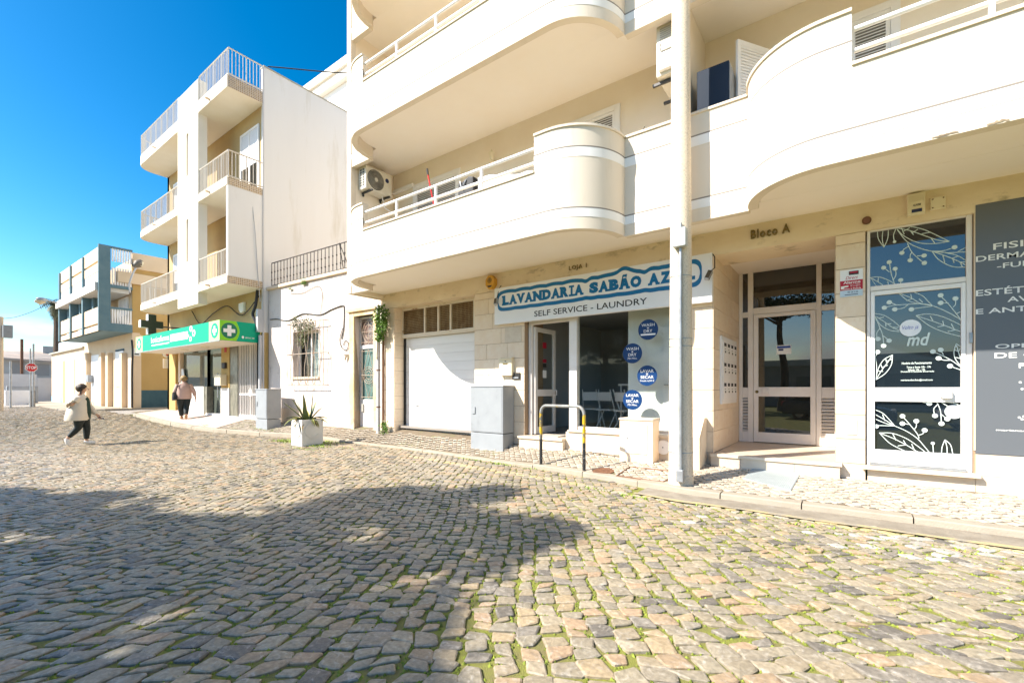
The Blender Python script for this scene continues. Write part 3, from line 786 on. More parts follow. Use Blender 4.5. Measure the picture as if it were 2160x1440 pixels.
# blue discs on the window
discs = [(1367, 695, ('WASH', '+', 'DRY', None)), (1334, 745, ('WASH', '+', 'DRY', '70 Min.')), (1365, 792, ('LAVAR', '+', 'SECAR', 'Desde 6,50 €')), (1334, 843, ('LAVAR', '+', 'SECAR', '70 Min.'))]
labs = ['blue WASH + DRY disc with a blanked line, topmost on laundry glass', 'blue WASH + DRY 70 Min. disc on the laundry glass', 'blue LAVAR + SECAR disc priced 6,50 on laundry glass', 'blue LAVAR + SECAR 70 Min. disc low on the laundry glass']
for (px, py, ln), lb in zip(discs, labs):
    yy = LY+.026; cx, cz = on(px, py, yy); r = .176
    dt = thing('window_disc', lb, 'sticker', (cx, yy, cz), 'round blue stickers on the laundry window')
    MB().lathe([(r, yy-.002), (r, yy+.001)], (cx, 0, cz), 36, 'y').build('disc', 'disc_blue', dt)
    ws = .115
    text(ln[0], cx-ws, cx+ws, cz+.055, cz+.105, yy-.004, 'paper_white', dt, .004)
    text(ln[1], cx-.02, cx+.02, cz+.012, cz+.045, yy-.004, 'paper_white', dt, .02)
    text(ln[2], cx-(.115 if ln[0] == 'LAVAR' else .075), cx+(.115 if ln[0] == 'LAVAR' else .075), cz-.05, cz+.0, yy-.004, 'paper_white', dt, .004)
    if ln[3]: text(ln[3], cx-(.125 if '€' in ln[3] else .09), cx+(.125 if '€' in ln[3] else .09), cz-.105, cz-.072, yy-.004, 'paper_white', dt, .0)
    else: MB().box(cx-.13, cx+.13, yy-.004, yy-.003, cz-.098, cz-.07).build('blank_strip', 'paper_white', dt)

# sign over the laundry
SY_ = 7.50
sgx0, sgx1 = X(1043, SY_), X(1502, SY_); sz0, sz1 = Z(1043, 685, SY_), Z(1043, 609, SY_)
sg = thing('laundry_sign', 'white laundry sign with blue outlined lettering over the shopfront', 'sign', ((sgx0+sgx1)/2, SY_, sz0))
MB().box(sgx0, sgx1, SY_, SY_+.09, sz0, sz1).build('board', 'sign_white', sg, bevel=.004)
def sp(px, py): return on(px, py, SY_-.002)
lx0, lx1 = X(1060, SY_), X(1468, SY_)
H = sz1-sz0
base = sz0 + H*.50; cap = .26*H
words = 'LAVANDARIA SABÃO AZUL'
# scalloped outline that follows the letters
def scal(grow, y, m, nm):
    n = 240; T = []; B = []
    xa, xb = lx0-.10-grow*.4, lx1+.06+grow*.4
    for i in range(n+1):
        t = i/n; x = lerp(xa, xb, t)
        u = (x-lx0)/(lx1-lx0)*21
        wv = .016*abs(math.sin(u*math.pi*.5+.3))
        til = .075*math.exp(-((u-14.45)/.8)**2)
        gap = -.045*math.exp(-((u-10.5)/.4)**2) - .045*math.exp(-((u-16.5)/.4)**2) - .01*math.exp(-((u-18.5)/.3)**2)
        ed = min(x-xa, xb-x); rr = .12; cut = rr-math.sqrt(max(0, rr*rr-max(0, rr-ed)**2))
        T.append((x, y, base+cap+.036+grow+wv+til+gap-cut)); B.append((x, y, base-.04-grow-wv*.5-gap*.35+cut))
    mb = MB(); mb.strip(B, T); mb.strip([(p[0], p[1]+.0015, p[2]) for p in T], [(p[0], p[1]+.0015, p[2]) for p in B]); mb.build(nm, m, sg)
scal(.07, SY_-.003, 'sign_blue', 'blue_outline'); scal(0, SY_-.006, 'sign_white', 'white_ground')
def slab_serif(s, x0, x1, z0, z1, y, m, par):
    """heavy lettering with slab feet, letter by letter on an even pitch"""
    wd = {'I': .55, ' ': .55, 'N': 1.12, 'O': 1.08, 'L': .92, 'D': 1.05}; tot = sum(wd.get(c, 1) for c in s); x = x0; u = (x1-x0)/tot
    mb = MB()
    for c in s:
        w_ = wd.get(c, 1)*u
        if c != ' ':
            zt_ = z1 + (.055 if c == 'Ã' else 0)
            lo = text(c, x+(.03*u if c != 'I' else .31*w_), x+(w_-.05*u if c != 'I' else .69*w_), z0, zt_, y, m, par, bold=.08, spacing=1, shear=.0); mb = MB()
            h = .035
            feet = {'A': ((-.02, .34), (.64, 1.0)), 'Ã': ((-.02, .34), (.64, 1.0)), 'N': ((-.03, .3),), 'R': ((-.03, .36),), 'I': ((-.03, .98),), 'L': ((-.05, .5),), 'B': ((-.05, .2),), 'D': ((-.05, .2),)}.get(c, ())
            tops = {'V': ((-.02, .34), (.64, 1.0)), 'N': ((.72, 1.03), (-.05, .3)), 'I': ((-.03, .98),), 'L': ((-.05, .45),), 'U': ((-.05, .34), (.66, 1.0)), 'R': ((-.05, .2),), 'B': ((-.05, .2),), 'D': ((-.05, .2),)}.get(c, ())
            for a, b_ in feet: mb.box(x+a*w_, x+b_*w_, y-.0012, y-.0004, z0-.002, z0+h)
            for a, b_ in tops: mb.box(x+a*w_, x+b_*w_, y-.0012, y-.0004, z1-h, z1+.002)
            if mb.v:
                bm = bmesh.new(); bm.from_mesh(lo.data); tmp = mb.mesh('serif', m); bm.from_mesh(tmp); bm.to_mesh(lo.data); bm.free(); bpy.data.meshes.remove(tmp)
        x += w_
slab_serif(words, lx0, lx1, base, base+cap, SY_-.009, 'sign_blue', sg)
text('SELF SERVICE - LAUNDRY', X(1127, SY_), X(1365, SY_), sz0+.075, sz0+.185, SY_-.003, 'black_print', sg, .008)
# the bubbles after the last letter
ft = []
for nm, px, py, s_, tilt in (('floodlight', 1045, 636, 1, -.3), ('floodlight', 1494, 580, 1, .3)):
    x, z = on(px, py, SY_-.12)
    t = thing(nm, 'small grey floodlight on the %s end of the laundry sign' % ('garage' if px < 1200 else 'porch'), 'lamp', (x, SY_-.1, z))
    b_ = MB(); b_.M = Matrix.Translation((x, SY_-.10, z)) @ Matrix.Rotation(tilt, 4, 'Y') @ Matrix.Rotation(-.5, 4, 'X')
    b_.box(-.035, .035, -.03, .03, -.08, .08); b_.build('housing', 'galvanised_steel', t, bevel=.006)
    b_ = MB(); b_.M = Matrix.Translation((x, SY_-.10, z)) @ Matrix.Rotation(tilt, 4, 'Y') @ Matrix.Rotation(-.5, 4, 'X')
    b_.box(-.028, .028, -.034, -.0305, -.07, .07); b_.build('lens', 'dark_window_glass', t)
    MB().tube([(x, SY_-.07, z+.05), (x+(.07 if px > 1200 else -.03), SY_-.02, z+.12), (x+(.06 if px > 1200 else -.01), SY_+.02, z+.3), (x+.02, SY_+.05, z+.36)], .008, 6).build('cable', 'black_rubber', t)

# raised lettering on the beam
for body, p0, p1, h0, h1, lb in (('LOJA 1', (1201, 573), (1238, 559), 0, 0, 'small weathered brass letters LOJA 1 above the laundry sign'), ('Bloco A', (1584, 505), (1667, 482), 0, 0, 'weathered brass letters Bloco A above the porch')):
    yb = YF-.01; x0, z0 = on(*p0, yb); x1, z1 = on(*p1, yb)
    t = thing('raised_lettering', lb, 'lettering', (x0, yb, z0))
    hz = .10 if body == 'LOJA 1' else .13
    zc = Z(p0[0], p0[1], yb)
    text(body, x0, x1, zc-.0, zc+hz, yb-.015, 'weathered_brass', t, .02 if body != 'LOJA 1' else .005, .06, spacing=1.15)

# ---- entrance of Bloco A
EY = 9.65
en = thing('entrance_door', 'white framed glazed street door of Bloco A set deep in the porch', 'door', (-1, EY, .43))
ex = lambda px: X(px, EY); ez = lambda px, py: Z(px, py, EY)
e0, e1, e2, e3, e4, e5 = -1.70, ex(1578), ex(1589), ex(1722), ex(1733), -.155
ztop, zt2 = ez(1650, 500)+.25, ez(1650, 563)
zbase = .43
f_ = MB()
f_.box(e0, e0+.06, EY-.02, EY+.06, zbase, ztop); f_.box(e5-.05, e5, EY-.02, EY+.06, zbase, ztop)
f_.box(e1, e2, EY-.03, EY+.06, zbase, zt2); f_.box(e3, e4, EY-.03, EY+.06, zbase, zt2)
f_.box(e0+.06, e5-.05, EY-.021, EY+.061, zt2, zt2+.075); f_.box(e0+.06, e5-.05, EY-.02, EY+.06, ez(1650, 521), ztop)
for a, c in ((e0+.06, e1), (e4, e5-.05)):
    zc = ez((1566 if a < -1 else 1748), (665 if a < -1 else 648))
    f_.box(a, c, EY-.018, EY+.058, zc-.05, zc+.05); f_.box(a, c, EY-.018, EY+.058, ez(1566, 838), ez(1566, 817)); f_.box(a, c, EY-.018, EY+.058, zbase, zbase+.19)
    za, zb_ = zbase+.19, ez(1566, 838)
    ns = 11
    for k in range(ns):
        zz = za+(zb_-za)*(k+.5)/ns
        s_ = MB(); s_.M = Matrix.Translation(((a+c)/2, EY+.015, zz)) @ Matrix.Rotation(R(32), 4, 'X'); s_.box(-(c-a)/2, (c-a)/2, -.035, .035, -.006, .006)
        s_.build('louvre_slat', 'white_aluminium', en)
    MB().box(a, c, EY+.05, EY+.06, za, zb_).build('louvre_backing', 'dark_interior', en)
    MB().box(a, c, EY+.02, EY+.03, ez(1566, 817), zc-.05).build('pane', 'dark_window_glass', en)
    MB().box(a, c, EY+.02, EY+.03, zc+.05, zt2).build('pane', 'dark_window_glass', en)
zl = ez(1650, 655); zl2 = zl+.09
f_.box(e2, e3, EY-.018, EY+.058, zl-.03, zl2)
f_.build('frame', 'white_aluminium', en, bevel=.006)
MB().box(e0+.06, e5-.05, EY+.02, EY+.03, zt2+.075, ez(1650, 521)).build('pane', 'dark_window_glass', en)
MB().box(e2, e3, EY+.02, EY+.03, zl2, zt2).build('pane', 'dark_window_glass', en)
lf_ = MB(); st = ex(1600)-ex(1589)
zm0, zm1 = ez(1650, 836), ez(1650, 816); zb1 = ez(1650, 913)
lf_.box(e2+.006, e2+st, EY-.025, EY+.03, zbase+.012, zl-.036); lf_.box(e3-st, e3-.006, EY-.025, EY+.03, zbase+.012, zl-.036)
for a, c in ((zbase+.012, zb1), (zm0, zm1), (zl-.10, zl-.036)): lf_.box(e2+st, e3-st, EY-.024, EY+.029, a, c)
lv = lf_.build('door_leaf', 'white_aluminium', en, bevel=.005)
MB().box(e2+st, e3-st, EY, EY+.01, zm1, zl-.10).build('pane', 'dark_window_glass', lv)
MB().box(e2+st, e3-st, EY, EY+.01, zb1, zm0).build('pane', 'dark_window_glass', lv)
hx_ = ex(1613); zh = (zm0+zm1)/2
MB().box(hx_-.03, hx_+.045, EY-.075, EY-.024, zh-.05, zh+.05).box(hx_+.046, hx_+.07, EY-.07, EY-.03, zh-.045, zh+.045).build('pull_handle', 'white_aluminium', lv, bevel=.006)
MB().lathe([(.028, EY-.034), (.028, EY-.02)], (ex(1597), 0, zh), 18, 'y').build('lock', 'weathered_brass', lv)
nx0, nx1, nz0, nz1 = ex(1638), ex(1669), ez(1650, 747), ez(1650, 728)
nt_ = thing('door_notice', 'white notice with a blue heading stuck on the street door', 'notice', (nx0, EY, nz0))
MB().box(nx0, nx1, EY-.006, EY-.003, nz0, nz1).build('sheet', 'paper_white', nt_)
MB().box(nx0+.01, nx1-.01, EY-.0075, EY-.0065, nz1-.055, nz1-.015).build('heading', mat('print_blue', (0.02, 0.06, 0.30), .5), nt_)
MB().box(nx0+.03, nx0+.11, EY-.0075, EY-.0065, nz0+.065, nz0+.10).build('logo_block', mat('print_navy', (0.02, 0.03, 0.10), .5), nt_)

# letterboxes on the porch wall
lb = thing('letterbox_bank', 'white bank of twelve letterboxes on the porch side wall', 'letterboxes', (-1.70, 8.0, 1.2))
LXX = -1.705
ya, yb_ = onx(1518, 780, LXX)[0], onx(1549.5, 780, LXX)[0]
ya = max(7.72, ya)
za, zb_ = onx(1518, 852, LXX)[1], onx(1518, 708, LXX)[1]
MB().box(LXX-.0, LXX+.035, ya, yb_, za, zb_).build('housing', 'white_paint', lb, bevel=.006)
cw, ch = (yb_-ya-.10)/4, (zb_-za-.12)/3
for r in range(3):
    for c in range(4):
        y0, z0 = ya+.05+c*cw, za+.06+r*ch
        d = MB().box(LXX+.036, LXX+.048, y0+.006, y0+cw-.006, z0+.006, z0+ch-.006).build('letterbox_door', 'white_paint', lb, bevel=.003)
        MB().box(LXX+.0485, LXX+.050, y0+cw*.2, y0+cw*.8, z0+ch-.10, z0+ch-.045).build('slot', 'black_rubber', d)
        MB().lathe([(.018, LXX+.0485), (.018, LXX+.058)], (0, y0+cw*.5, z0+ch*.42), 10, 'x').build('lock', 'dark_metal', d)
        MB().box(LXX+.0485, LXX+.0497, y0+cw*.35, y0+cw*.65, z0+ch*.55, z0+ch*.58).build('name_plate', 'dark_metal', d)
# ---------------------------------------------------------------- clinic door with its leaf pattern
KY = 7.66
cl = thing('clinic_door', 'white framed clinic door with painted leaf pattern on dark glass', 'door', (.68, KY, .43))
kx = lambda px: X(px, KY); kz = lambda px, py: Z(px, py, KY)
x0, x1 = .185, 1.18
zt = kz(1836, 481); zb_ = .432
gl0, gl1 = kx(1835.5), kx(2037)
dg0, dg1 = kx(1845), kx(2026)
zA0, zA1 = kz(1835, 605), kz(1835, 491)
zB0, zB1 = kz(1846, 817), kz(1846, 624)
zC0, zC1 = kz(1846, 946.5), kz(1846, 846)
f_ = MB()
f_.box(x0, gl0, KY-.03, KY+.06, zb_, zt); f_.box(gl1, x1, KY-.03, KY+.06, zb_, zt)
f_.box(gl0, gl1, KY-.029, KY+.059, zA1, zt); f_.box(gl0, gl1, KY-.029, KY+.059, zB1+.06, zA0)
f_.build('frame', 'white_aluminium', cl, bevel=.008)
MB().box(gl0, gl1, KY+.01, KY+.02, zA0, zA1).build('pane', 'blue_film_glass', cl)
l_ = MB()
l_.box(gl0+.004, dg0, KY-.04, KY+.03, zb_+.03, zB1+.054); l_.box(dg1, gl1-.004, KY-.04, KY+.03, zb_+.03, zB1+.054)
l_.box(dg0, dg1, KY-.039, KY+.029, zb_+.03, zC0); l_.box(dg0, dg1, KY-.039, KY+.029, zC1, zB0); l_.box(dg0, dg1, KY-.039, KY+.029, zB1, zB1+.054)
lv = l_.build('door_leaf', 'white_paint', cl, bevel=.005)
MB().box(dg0, dg1, KY, KY+.01, zB0, zB1).build('pane', 'blue_film_glass', lv)
MB().box(dg0, dg1, KY, KY+.01, zC0, zC1).build('pane', 'blue_film_glass', lv)
hx = kx(1994); hz = kz(1994, 832)
MB().box(hx-.035, hx+.05, KY-.10, KY-.041, hz-.045, hz+.05).box(hx-.055, hx-.036, KY-.09, KY-.045, hz-.03, hz+.05).build('pull_handle', 'white_aluminium', lv, bevel=.006)
MB().box(gl0, gl1, KY-.05, KY-.02, zb_+.002, zb_+.027).build('weather_bar', 'galvanised_steel', cl)
MB().box(kx(2046)-.012, kx(2046)+.018, KY-.05, KY-.03, kz(2046, 724), kz(2046, 702)).build('hinge', 'galvanised_steel', cl, bevel=.004)

LEAFW = mat('pattern_pale_mint', (0.62, 0.70, 0.66), .6)
dec = MB(); dk = [0]
def crop1(p): return 1740 + p[0]*.194444, 430 + p[1]*.194444
def crop2(p): return 1740 + p[0]*.194444, 780 + p[1]*.194444
def crop7(p): return 1835 + p[0]*.131974, 640 + p[1]*.131944
def spline(P, n=8):
    P = [Vector((a, b, 0)) for a, b in P]; out = []
    if len(P) == 2: return [(p.x, p.y) for p in P]
    Q = [2*P[0]-P[1]] + P + [2*P[-1]-P[-2]]
    for i in range(1, len(Q)-2):
        for j in range(n):
            t = j/n; a, b, c, d = Q[i-1], Q[i], Q[i+1], Q[i+2]
            v = .5*((2*b)+(c-a)*t+(2*a-5*b+4*c-d)*t*t+(3*b-a-3*c+d)*t**3); out.append((v.x, v.y))
    out.append((P[-1].x, P[-1].y)); return out
def clip(x, z, bx): return min(max(x, bx[0]), bx[1]), min(max(z, bx[2]), bx[3])
def line(P, f, bx, yy, wd=.0085):
    dk[0] += 1; y = yy - .0012 - .00012*dk[0]
    pts = [on(*f(p), yy) for p in spline(P)]
    pts = [p for p in pts if bx[0]-.01 <= p[0] <= bx[1]+.01 and bx[2]-.01 <= p[1] <= bx[3]+.01]
    if len(pts) < 2: return
    A, B = [], []
    for i, p in enumerate(pts):
        a = pts[max(0, i-1)]; b_ = pts[min(len(pts)-1, i+1)]; dx, dz = b_[0]-a[0], b_[1]-a[1]; l = math.hypot(dx, dz) or 1
        nx_, nz_ = -dz/l*wd/2, dx/l*wd/2
        q = clip(p[0]+nx_, p[1]+nz_, bx); A.append((q[0], y, q[1])); q = clip(p[0]-nx_, p[1]-nz_, bx); B.append((q[0], y, q[1]))
    dec.strip(B, A)
def dot(p, f, bx, yy, r=.0265):
    dk[0] += 1; y = yy - .0012 - .00012*dk[0]; cx, cz = on(*f(p), yy); n = 18
    V = [(*clip(cx+r*math.cos(2*math.pi*i/n), cz+r*math.sin(2*math.pi*i/n), bx),) for i in range(n)]
    dec.add([(a, y, c) for a, c in V], [tuple(range(n))[::-1]])
bA, bB, bC = (gl0, gl1, zA0, zA1), (dg0, dg1, zB0, zB1), (dg0, dg1, zC0, zC1)
YA, YB = KY+.01, KY
for P in ([(770,262),(900,245),(1060,275),(1220,345),(1350,408)], [(770,262),(860,350),(1010,420),(1180,432),(1350,408)], [(770,262),(920,290),(1080,345),(1230,395),(1350,408)],
          [(850,300),(920,260)], [(940,320),(1010,275)], [(1050,325),(1140,310)], [(1150,370),(1190,425)], [(960,335),(930,295)], [(830,260),(860,330)],
          [(570,290),(580,380),(640,470)], [(690,275),(680,380),(640,470)], [(630,285),(622,380),(640,470)],
          [(770,270),(745,340),(752,405)], [(770,262),(880,400),(1000,470),(1160,515),(1340,530),(1530,520)], [(895,430),(940,520),(1010,590),(1070,640)], [(905,465),(860,490),(840,520)], [(945,520),(925,560),(925,600)], [(1000,565),(1075,562)],
          [(1160,515),(1280,510),(1400,475)], [(1440,520),(1530,475)], [(1160,515),(1240,610),(1380,680),(1530,688)], [(1160,515),(1300,530),(1430,560),(1530,615)], [(1160,515),(1320,570),(1450,625),(1530,665)], [(1280,560),(1300,640)], [(1380,590),(1440,570)], [(1465,630),(1490,685)], [(1465,632),(1530,630)], [(1385,590),(1400,640)],
          [(760,880),(720,760),(700,640)], [(700,740),(640,695)], [(740,830),(770,770),(765,710)], [(820,830),(822,870)],
          [(490,800),(590,795),(690,830),(760,870)], [(490,800),(560,900)], [(490,800),(580,850),(640,890)], [(580,800),(575,850)], [(680,840),(690,880)]):
    line(P, crop1, bA, YA)
for p in ((755,412),(835,533),(925,613),(1075,562),(1078,642),(1405,472),(697,633),(637,694),(762,705),(822,828)): dot(p, crop1, bA, YA, .026 if p[0] != 755 else .018)
for P in ([(800,970),(900,1050),(1010,1080),(1165,1105)], [(950,950),(1060,1000),(1120,1060),(1165,1105)], [(820,975),(930,1020),(1040,1080),(1165,1105)], [(940,1020),(930,980)], [(1020,1030),(1060,1070)], [(880,1050),(950,1030)],
          [(640,1125),(760,1100),(900,1090),(1050,1085),(1165,1105),(1320,1170),(1420,1225),(1475,1260)], [(700,1065),(780,1100)], [(760,1145),(850,1130),(900,1095)], [(940,1140),(1050,1125),(1165,1110)],
          [(1250,995),(1350,1100),(1430,1200),(1475,1260)], [(1255,1075),(1340,1075)], [(1415,1030),(1415,1090),(1390,1120)], [(1430,1190),(1475,1170)],
          [(985,1212),(1120,1195),(1260,1220),(1380,1270),(1480,1320)], [(985,1212),(1130,1320),(1290,1390),(1480,1440)], [(985,1212),(1130,1260),(1300,1320),(1480,1390)], [(1140,1215),(1170,1265)], [(1290,1320),(1275,1270)], [(1220,1335),(1300,1320)], [(1400,1360),(1370,1300)], [(1330,1385),(1420,1365)],
          [(540,1190),(640,1210),(740,1270),(810,1330)], [(540,1215),(600,1310),(700,1370),(810,1385)], [(560,1225),(660,1290),(740,1345),(810,1370)], [(575,1240),(640,1230)], [(660,1290),(660,1330)], [(735,1340),(800,1340)], [(660,1300),(720,1300)]):
    line(P, crop1, bB, YB)
for p in ((698,1068),(644,1127),(757,1145),(937,1145),(1254,993),(1254,1075),(1414,1028)): dot(p, crop1, bB, YB, .0275)
for P in ([(80,215),(150,370),(200,500),(218,640)], [(155,400),(110,470),(110,545)], [(215,520),(300,585)], [(120,790),(85,850)], [(85,850),(105,1000),(100,1200)],
          [(90,1220),(130,1050),(220,900),(360,822)], [(90,1220),(240,1120),(340,980),(360,822)], [(90,1220),(200,1050),(290,930),(360,822)], [(165,960),(195,1030)], [(195,1020),(285,985)], [(250,880),(265,940)], [(270,920),(350,890)], [(130,1080),(210,1085)],
          [(1000,768),(1150,830),(1300,910),(1445,1010)], [(1125,745),(1175,820)], [(1095,875),(1180,905),(1310,905)], [(1275,1000),(1445,1060)],
          [(1378,645),(1340,760),(1360,880),(1445,1000)], [(1378,645),(1445,690)], [(1380,670),(1420,800),(1445,880)], [(1350,740),(1410,770)], [(1410,770),(1445,720)], [(1365,860),(1445,880)]):
    line(P, crop7, bB, YB)
for p in ((128,567),(305,595),(218,675),(120,775),(1003,768),(1127,742),(1095,875),(1277,1000)): dot(p, crop7, bB, YB, .0275)
for P in ([(545,430),(630,470),(700,540),(755,605)], [(545,530),(640,570),(755,605)], [(545,480),(650,540),(755,605)], [(625,480),(650,550)], [(560,600),(755,605)], [(755,605),(880,660),(1000,740),(1080,830),(1130,890)], [(840,500),(920,590),(1000,690),(1020,740)], [(840,578),(925,590)], [(990,555),(990,610),(970,640)], [(1080,655),(1060,690),(1015,705)],
          [(590,680),(730,685),(880,740),(1000,820),(1090,890)], [(590,680),(700,790),(830,860),(900,890)], [(590,680),(740,740),(880,810),(1010,890)], [(735,690),(770,760)], [(880,810),(850,760)], [(790,820),(880,810)], [(970,870),(940,800)],
          [(1168,795),(1175,890)], [(1300,755),(1270,830),(1262,900)], [(1300,755),(1360,810),(1385,910)], [(1300,755),(1320,830),(1325,910)],
          [(1210,345),(1250,440),(1262,580)], [(1225,370),(1180,420),(1185,480)], [(1250,345),(1350,400),(1475,435)], [(1250,345),(1400,360),(1475,400)], [(1262,480),(1320,530)], [(1060,350),(1130,365)], [(1390,350),(1475,390)]):
    line(P, crop2, bC, YB)
for p in ((555,610),(840,500),(840,580),(990,553),(1080,652),(1168,793),(1130,362),(1192,495),(1262,580),(1325,530)): dot(p, crop2, bC, YB, .0275 if p[0] != 1168 else .019)
dec.build('leaf_pattern', 'pattern_pale_mint', cl)
# hanging disc, monogram, opening hours
vt = thing('back_soon_disc', 'white oval Volto já sign hanging on the clinic door glass', 'sign', (*on(1919, 692, KY), 0))
cx, cz = on(1920, 692, KY); MB().lathe([(.105, KY-.022), (.105, KY-.014)], (cx, 0, cz), 32, 'y').build('disc', 'sign_white', vt)
text('Volto já', cx-.078, cx+.078, cz-.028, cz+.032, KY-.0235, mat('violet_ink', (0.09, 0.11, 0.42), .5).name, vt, .0, shear=.3)
cx, cz = on(2012, 868, KY); MB().lathe([(.085, KY-.012), (.085, KY-.008)], (cx, 0, cz), 28, 'y').build('lower_disc', mat('pale_grey_disc', (0.55, 0.60, 0.60), .6), cl)
mx0, mz0 = on(1912, 730, KY); mx1, mz1 = on(1962, 701, KY)
text('md', mx0, mx1, mz0, mz1, KY-.018, 'pattern_pale_mint', lv, .02, shear=.28)
for body, a, c, py0, py1, bo in (('Horário de Funcionamento', 1902, 1965, 768, 763, .02), ('Terça a Sexta 10h - 19h', 1912, 1963, 777, 772, .02), ('Sábado 10h - 17h', 1915, 1951, 782, 777.5, .02), ('Domingo e Segunda Encerrado', 1900, 1970, 786, 781.5, .02), ('marianacdias.fisio@gmail.com', 1900, 1967, 804, 799, .02)):
    text(body, kx(a), kx(c), kz(1930, py0), kz(1930, py1), KY-.018, 'pattern_pale_mint', lv, bo)
# grey advert panel
ad = thing('clinic_advert_panel', 'big dark grey clinic advert panel with white lettering', 'sign', (2.0, YF, .7))
AX0 = X(2058, YF-.012)
MB().box(AX0, 3.6, YF-.012, YF+.01, .665, Z(2060, 433, YF)).build('panel', mat('advert_grey', (0.115, 0.125, 0.14), .38), ad)
AY = YF-.0135
def adtext(body, pxl, pyt, pyb, full_px):
    text(body, X(pxl, AY), X(full_px, AY), Z(pxl, pyb, AY), Z(pxl, pyt, AY), AY, 'paper_white', ad, .012)
adtext('FISIOTERAPIA', 2095, 514, 527.5, 2420)
adtext('DERMATO', 2058.5, 541, 553, 2230)
adtext('-FUNCIONAL', 2103, 556, 567, 2330)
adtext('ESTÉTICA', 2058.5, 609, 625, 2230)
adtext('AVANÇADA', 2125, 626, 639.5, 2330)
adtext('E ANTI-AGING', 2058.5, 652, 663, 2330)
adtext('OPERAÇÃO', 2099, 724, 737, 2330)
adtext('DE CORPO', 2098, 744, 755.5, 2310)
adtext('PRÉ', 2149, 763, 776, 2200)
adtext('marianacdias.fisio', 2101, 904, 908, 2230)
for px, py in ((2152, 806), (2156, 820), (2150, 880), (2156, 884), (2160, 878)):
    cx, cz = on(px, py, AY); MB().lathe([(.012, AY-.001), (.012, AY)], (cx, 0, cz), 12, 'y').build('emblem_leaf', 'paper_white', ad)

# ---------------------------------------------------------------- small things on the ground-floor wall
def boxthing(name, label, cat, px0, py0, px1, py1, y, dep, m, part='housing', bev=.006):
    xa, za = on(px0, py1, y-dep); xb, _ = on(px1, py1, y-dep); zb_ = Z(px0, py0, y-dep)
    t = thing(name, label, cat, ((xa+xb)/2, y, za)); MB().box(xa, xb, y-dep, y-.001, za, zb_).build(part, m, t, bevel=bev)
    return t, xa, xb, za, zb_
t, xa, xb, za, zb_ = boxthing('alarm_siren', 'ivory ALARM siren box with louvres over the clinic door', 'alarm', 1914, 411, 1952, 455, YF, .08, 'ivory_plastic')
for k in range(6): piece('louvre', 'ivory_plastic', t, xa+.012, xb-.012, YF-.085, YF-.08, zb_-.03-.014*k, zb_-.022-.014*k)
text('ALARM', xa+.05, xb-.04, za+.10, za+.128, YF-.083, 'black_print', t, .02, shear=.3)
MB().box(xa+.04, xb-.03, YF-.083, YF-.08, za+.025, za+.065).build('lamp_window', 'print_navy', t)
t, xa, xb, za, zb_ = boxthing('junction_box', 'cream junction box beside the ALARM siren', 'junction box', 1963, 418, 1995, 443, YF, .05, 'ivory_plastic')
for a in (xa+.02, xb-.02):
    for c in (za+.02, zb_-.02): MB().lathe([(.008, YF-.054), (.008, YF-.05)], (a, 0, c), 8, 'y').build('screw', 'rusty_iron', t)
x, z = on(1828, 466, YF)
t = thing('vent_cap', 'round rusty vent cap on the beam beside the clinic door', 'vent', (x, YF, z))
MB().lathe([(.05, YF-.03), (.05, YF-.008)], (x, 0, z), 20, 'y').build('rim', 'rusty_iron', t, smooth=True)
MB().lathe([(.034, YF-.036), (.034, YF-.03)], (x, 0, z), 18, 'y').build('cap', mat('brown_plastic', (0.20, 0.09, 0.06), .5), t)
x, z = on(1037, 596, YF-.05)
t = thing('yellow_siren', 'yellow octagonal alarm siren above the garage end of the laundry sign', 'alarm', (x, YF, z))
b = MB(); pts = [(x+.125*math.cos(R(22.5+45*i)), z+.15*math.sin(R(22.5+45*i))) for i in range(8)]; b.prism(pts, YF-.12, YF, 'y'); b.build('housing', 'yellow_plastic', t, bevel=.012)
pts = [(x-.07, z-.075), (x+.07, z-.075), (x+.03, z-.11), (x-.03, z-.11)]; MB().prism(pts[::-1], YF-.124, YF-.1205, 'y').build('lamp_window', 'black_print', t)
for r in (.055, .034, .014):
    A = [(x+r*math.cos(a), YF-.1225, z+.035+r*math.sin(a)) for a in [2*math.pi*i/20 for i in range(21)]]; B = [(x+(r-.009)*math.cos(a), YF-.1225, z+.035+(r-.009)*math.sin(a)) for a in [2*math.pi*i/20 for i in range(21)]]
    MB().strip(A, B).build('emblem_ring', 'black_print', t)
t, xa, xb, za, zb_ = boxthing('mailbox', 'cream wall mailbox between garage and laundry door', 'mailbox', 1053, 757, 1079, 792, YF, .09, 'ivory_plastic')
b = MB(); b.prism([(YF-.115, zb_-.012), (YF, zb_+.02), (YF, zb_+.035), (YF-.115, zb_+.003)], xa-.01, xb+.01, 'x'); b.build('lid', 'ivory_plastic', t)
MB().lathe([(.012, YF-.095), (.012, YF-.09)], ((xa+xb)/2, 0, zb_-.05), 10, 'y').build('lock', 'dark_metal', t)
MB().box((xa+xb)/2-.06, (xa+xb)/2+.06, YF-.093, YF-.09, zb_-.12, zb_-.09).build('name_plate', 'weathered_brass', t)
t, xa, xb, za, zb_ = boxthing('intercom', 'small black intercom beside the laundry door', 'intercom', 1080.5, 786, 1096, 800, YF, .03, 'black_print')
MB().box(xa+.03, xb-.03, YF-.034, YF-.031, za+.02, za+.05).build('plate', 'galvanised_steel', t)
t, xa, xb, za, zb_ = boxthing('wall_cover', 'white cover plate low on the stone pier beside the clinic door', 'cover plate', 1784, 884, 1807, 915, YF, .012, 'white_paint', 'plate', .002)
t, xa, xb, za, zb_ = boxthing('doorbell_plate', 'small white plate on the stone pier left of the garage', 'plate', 818, 790, 824, 799, YF, .012, 'white_paint', 'plate', .002)
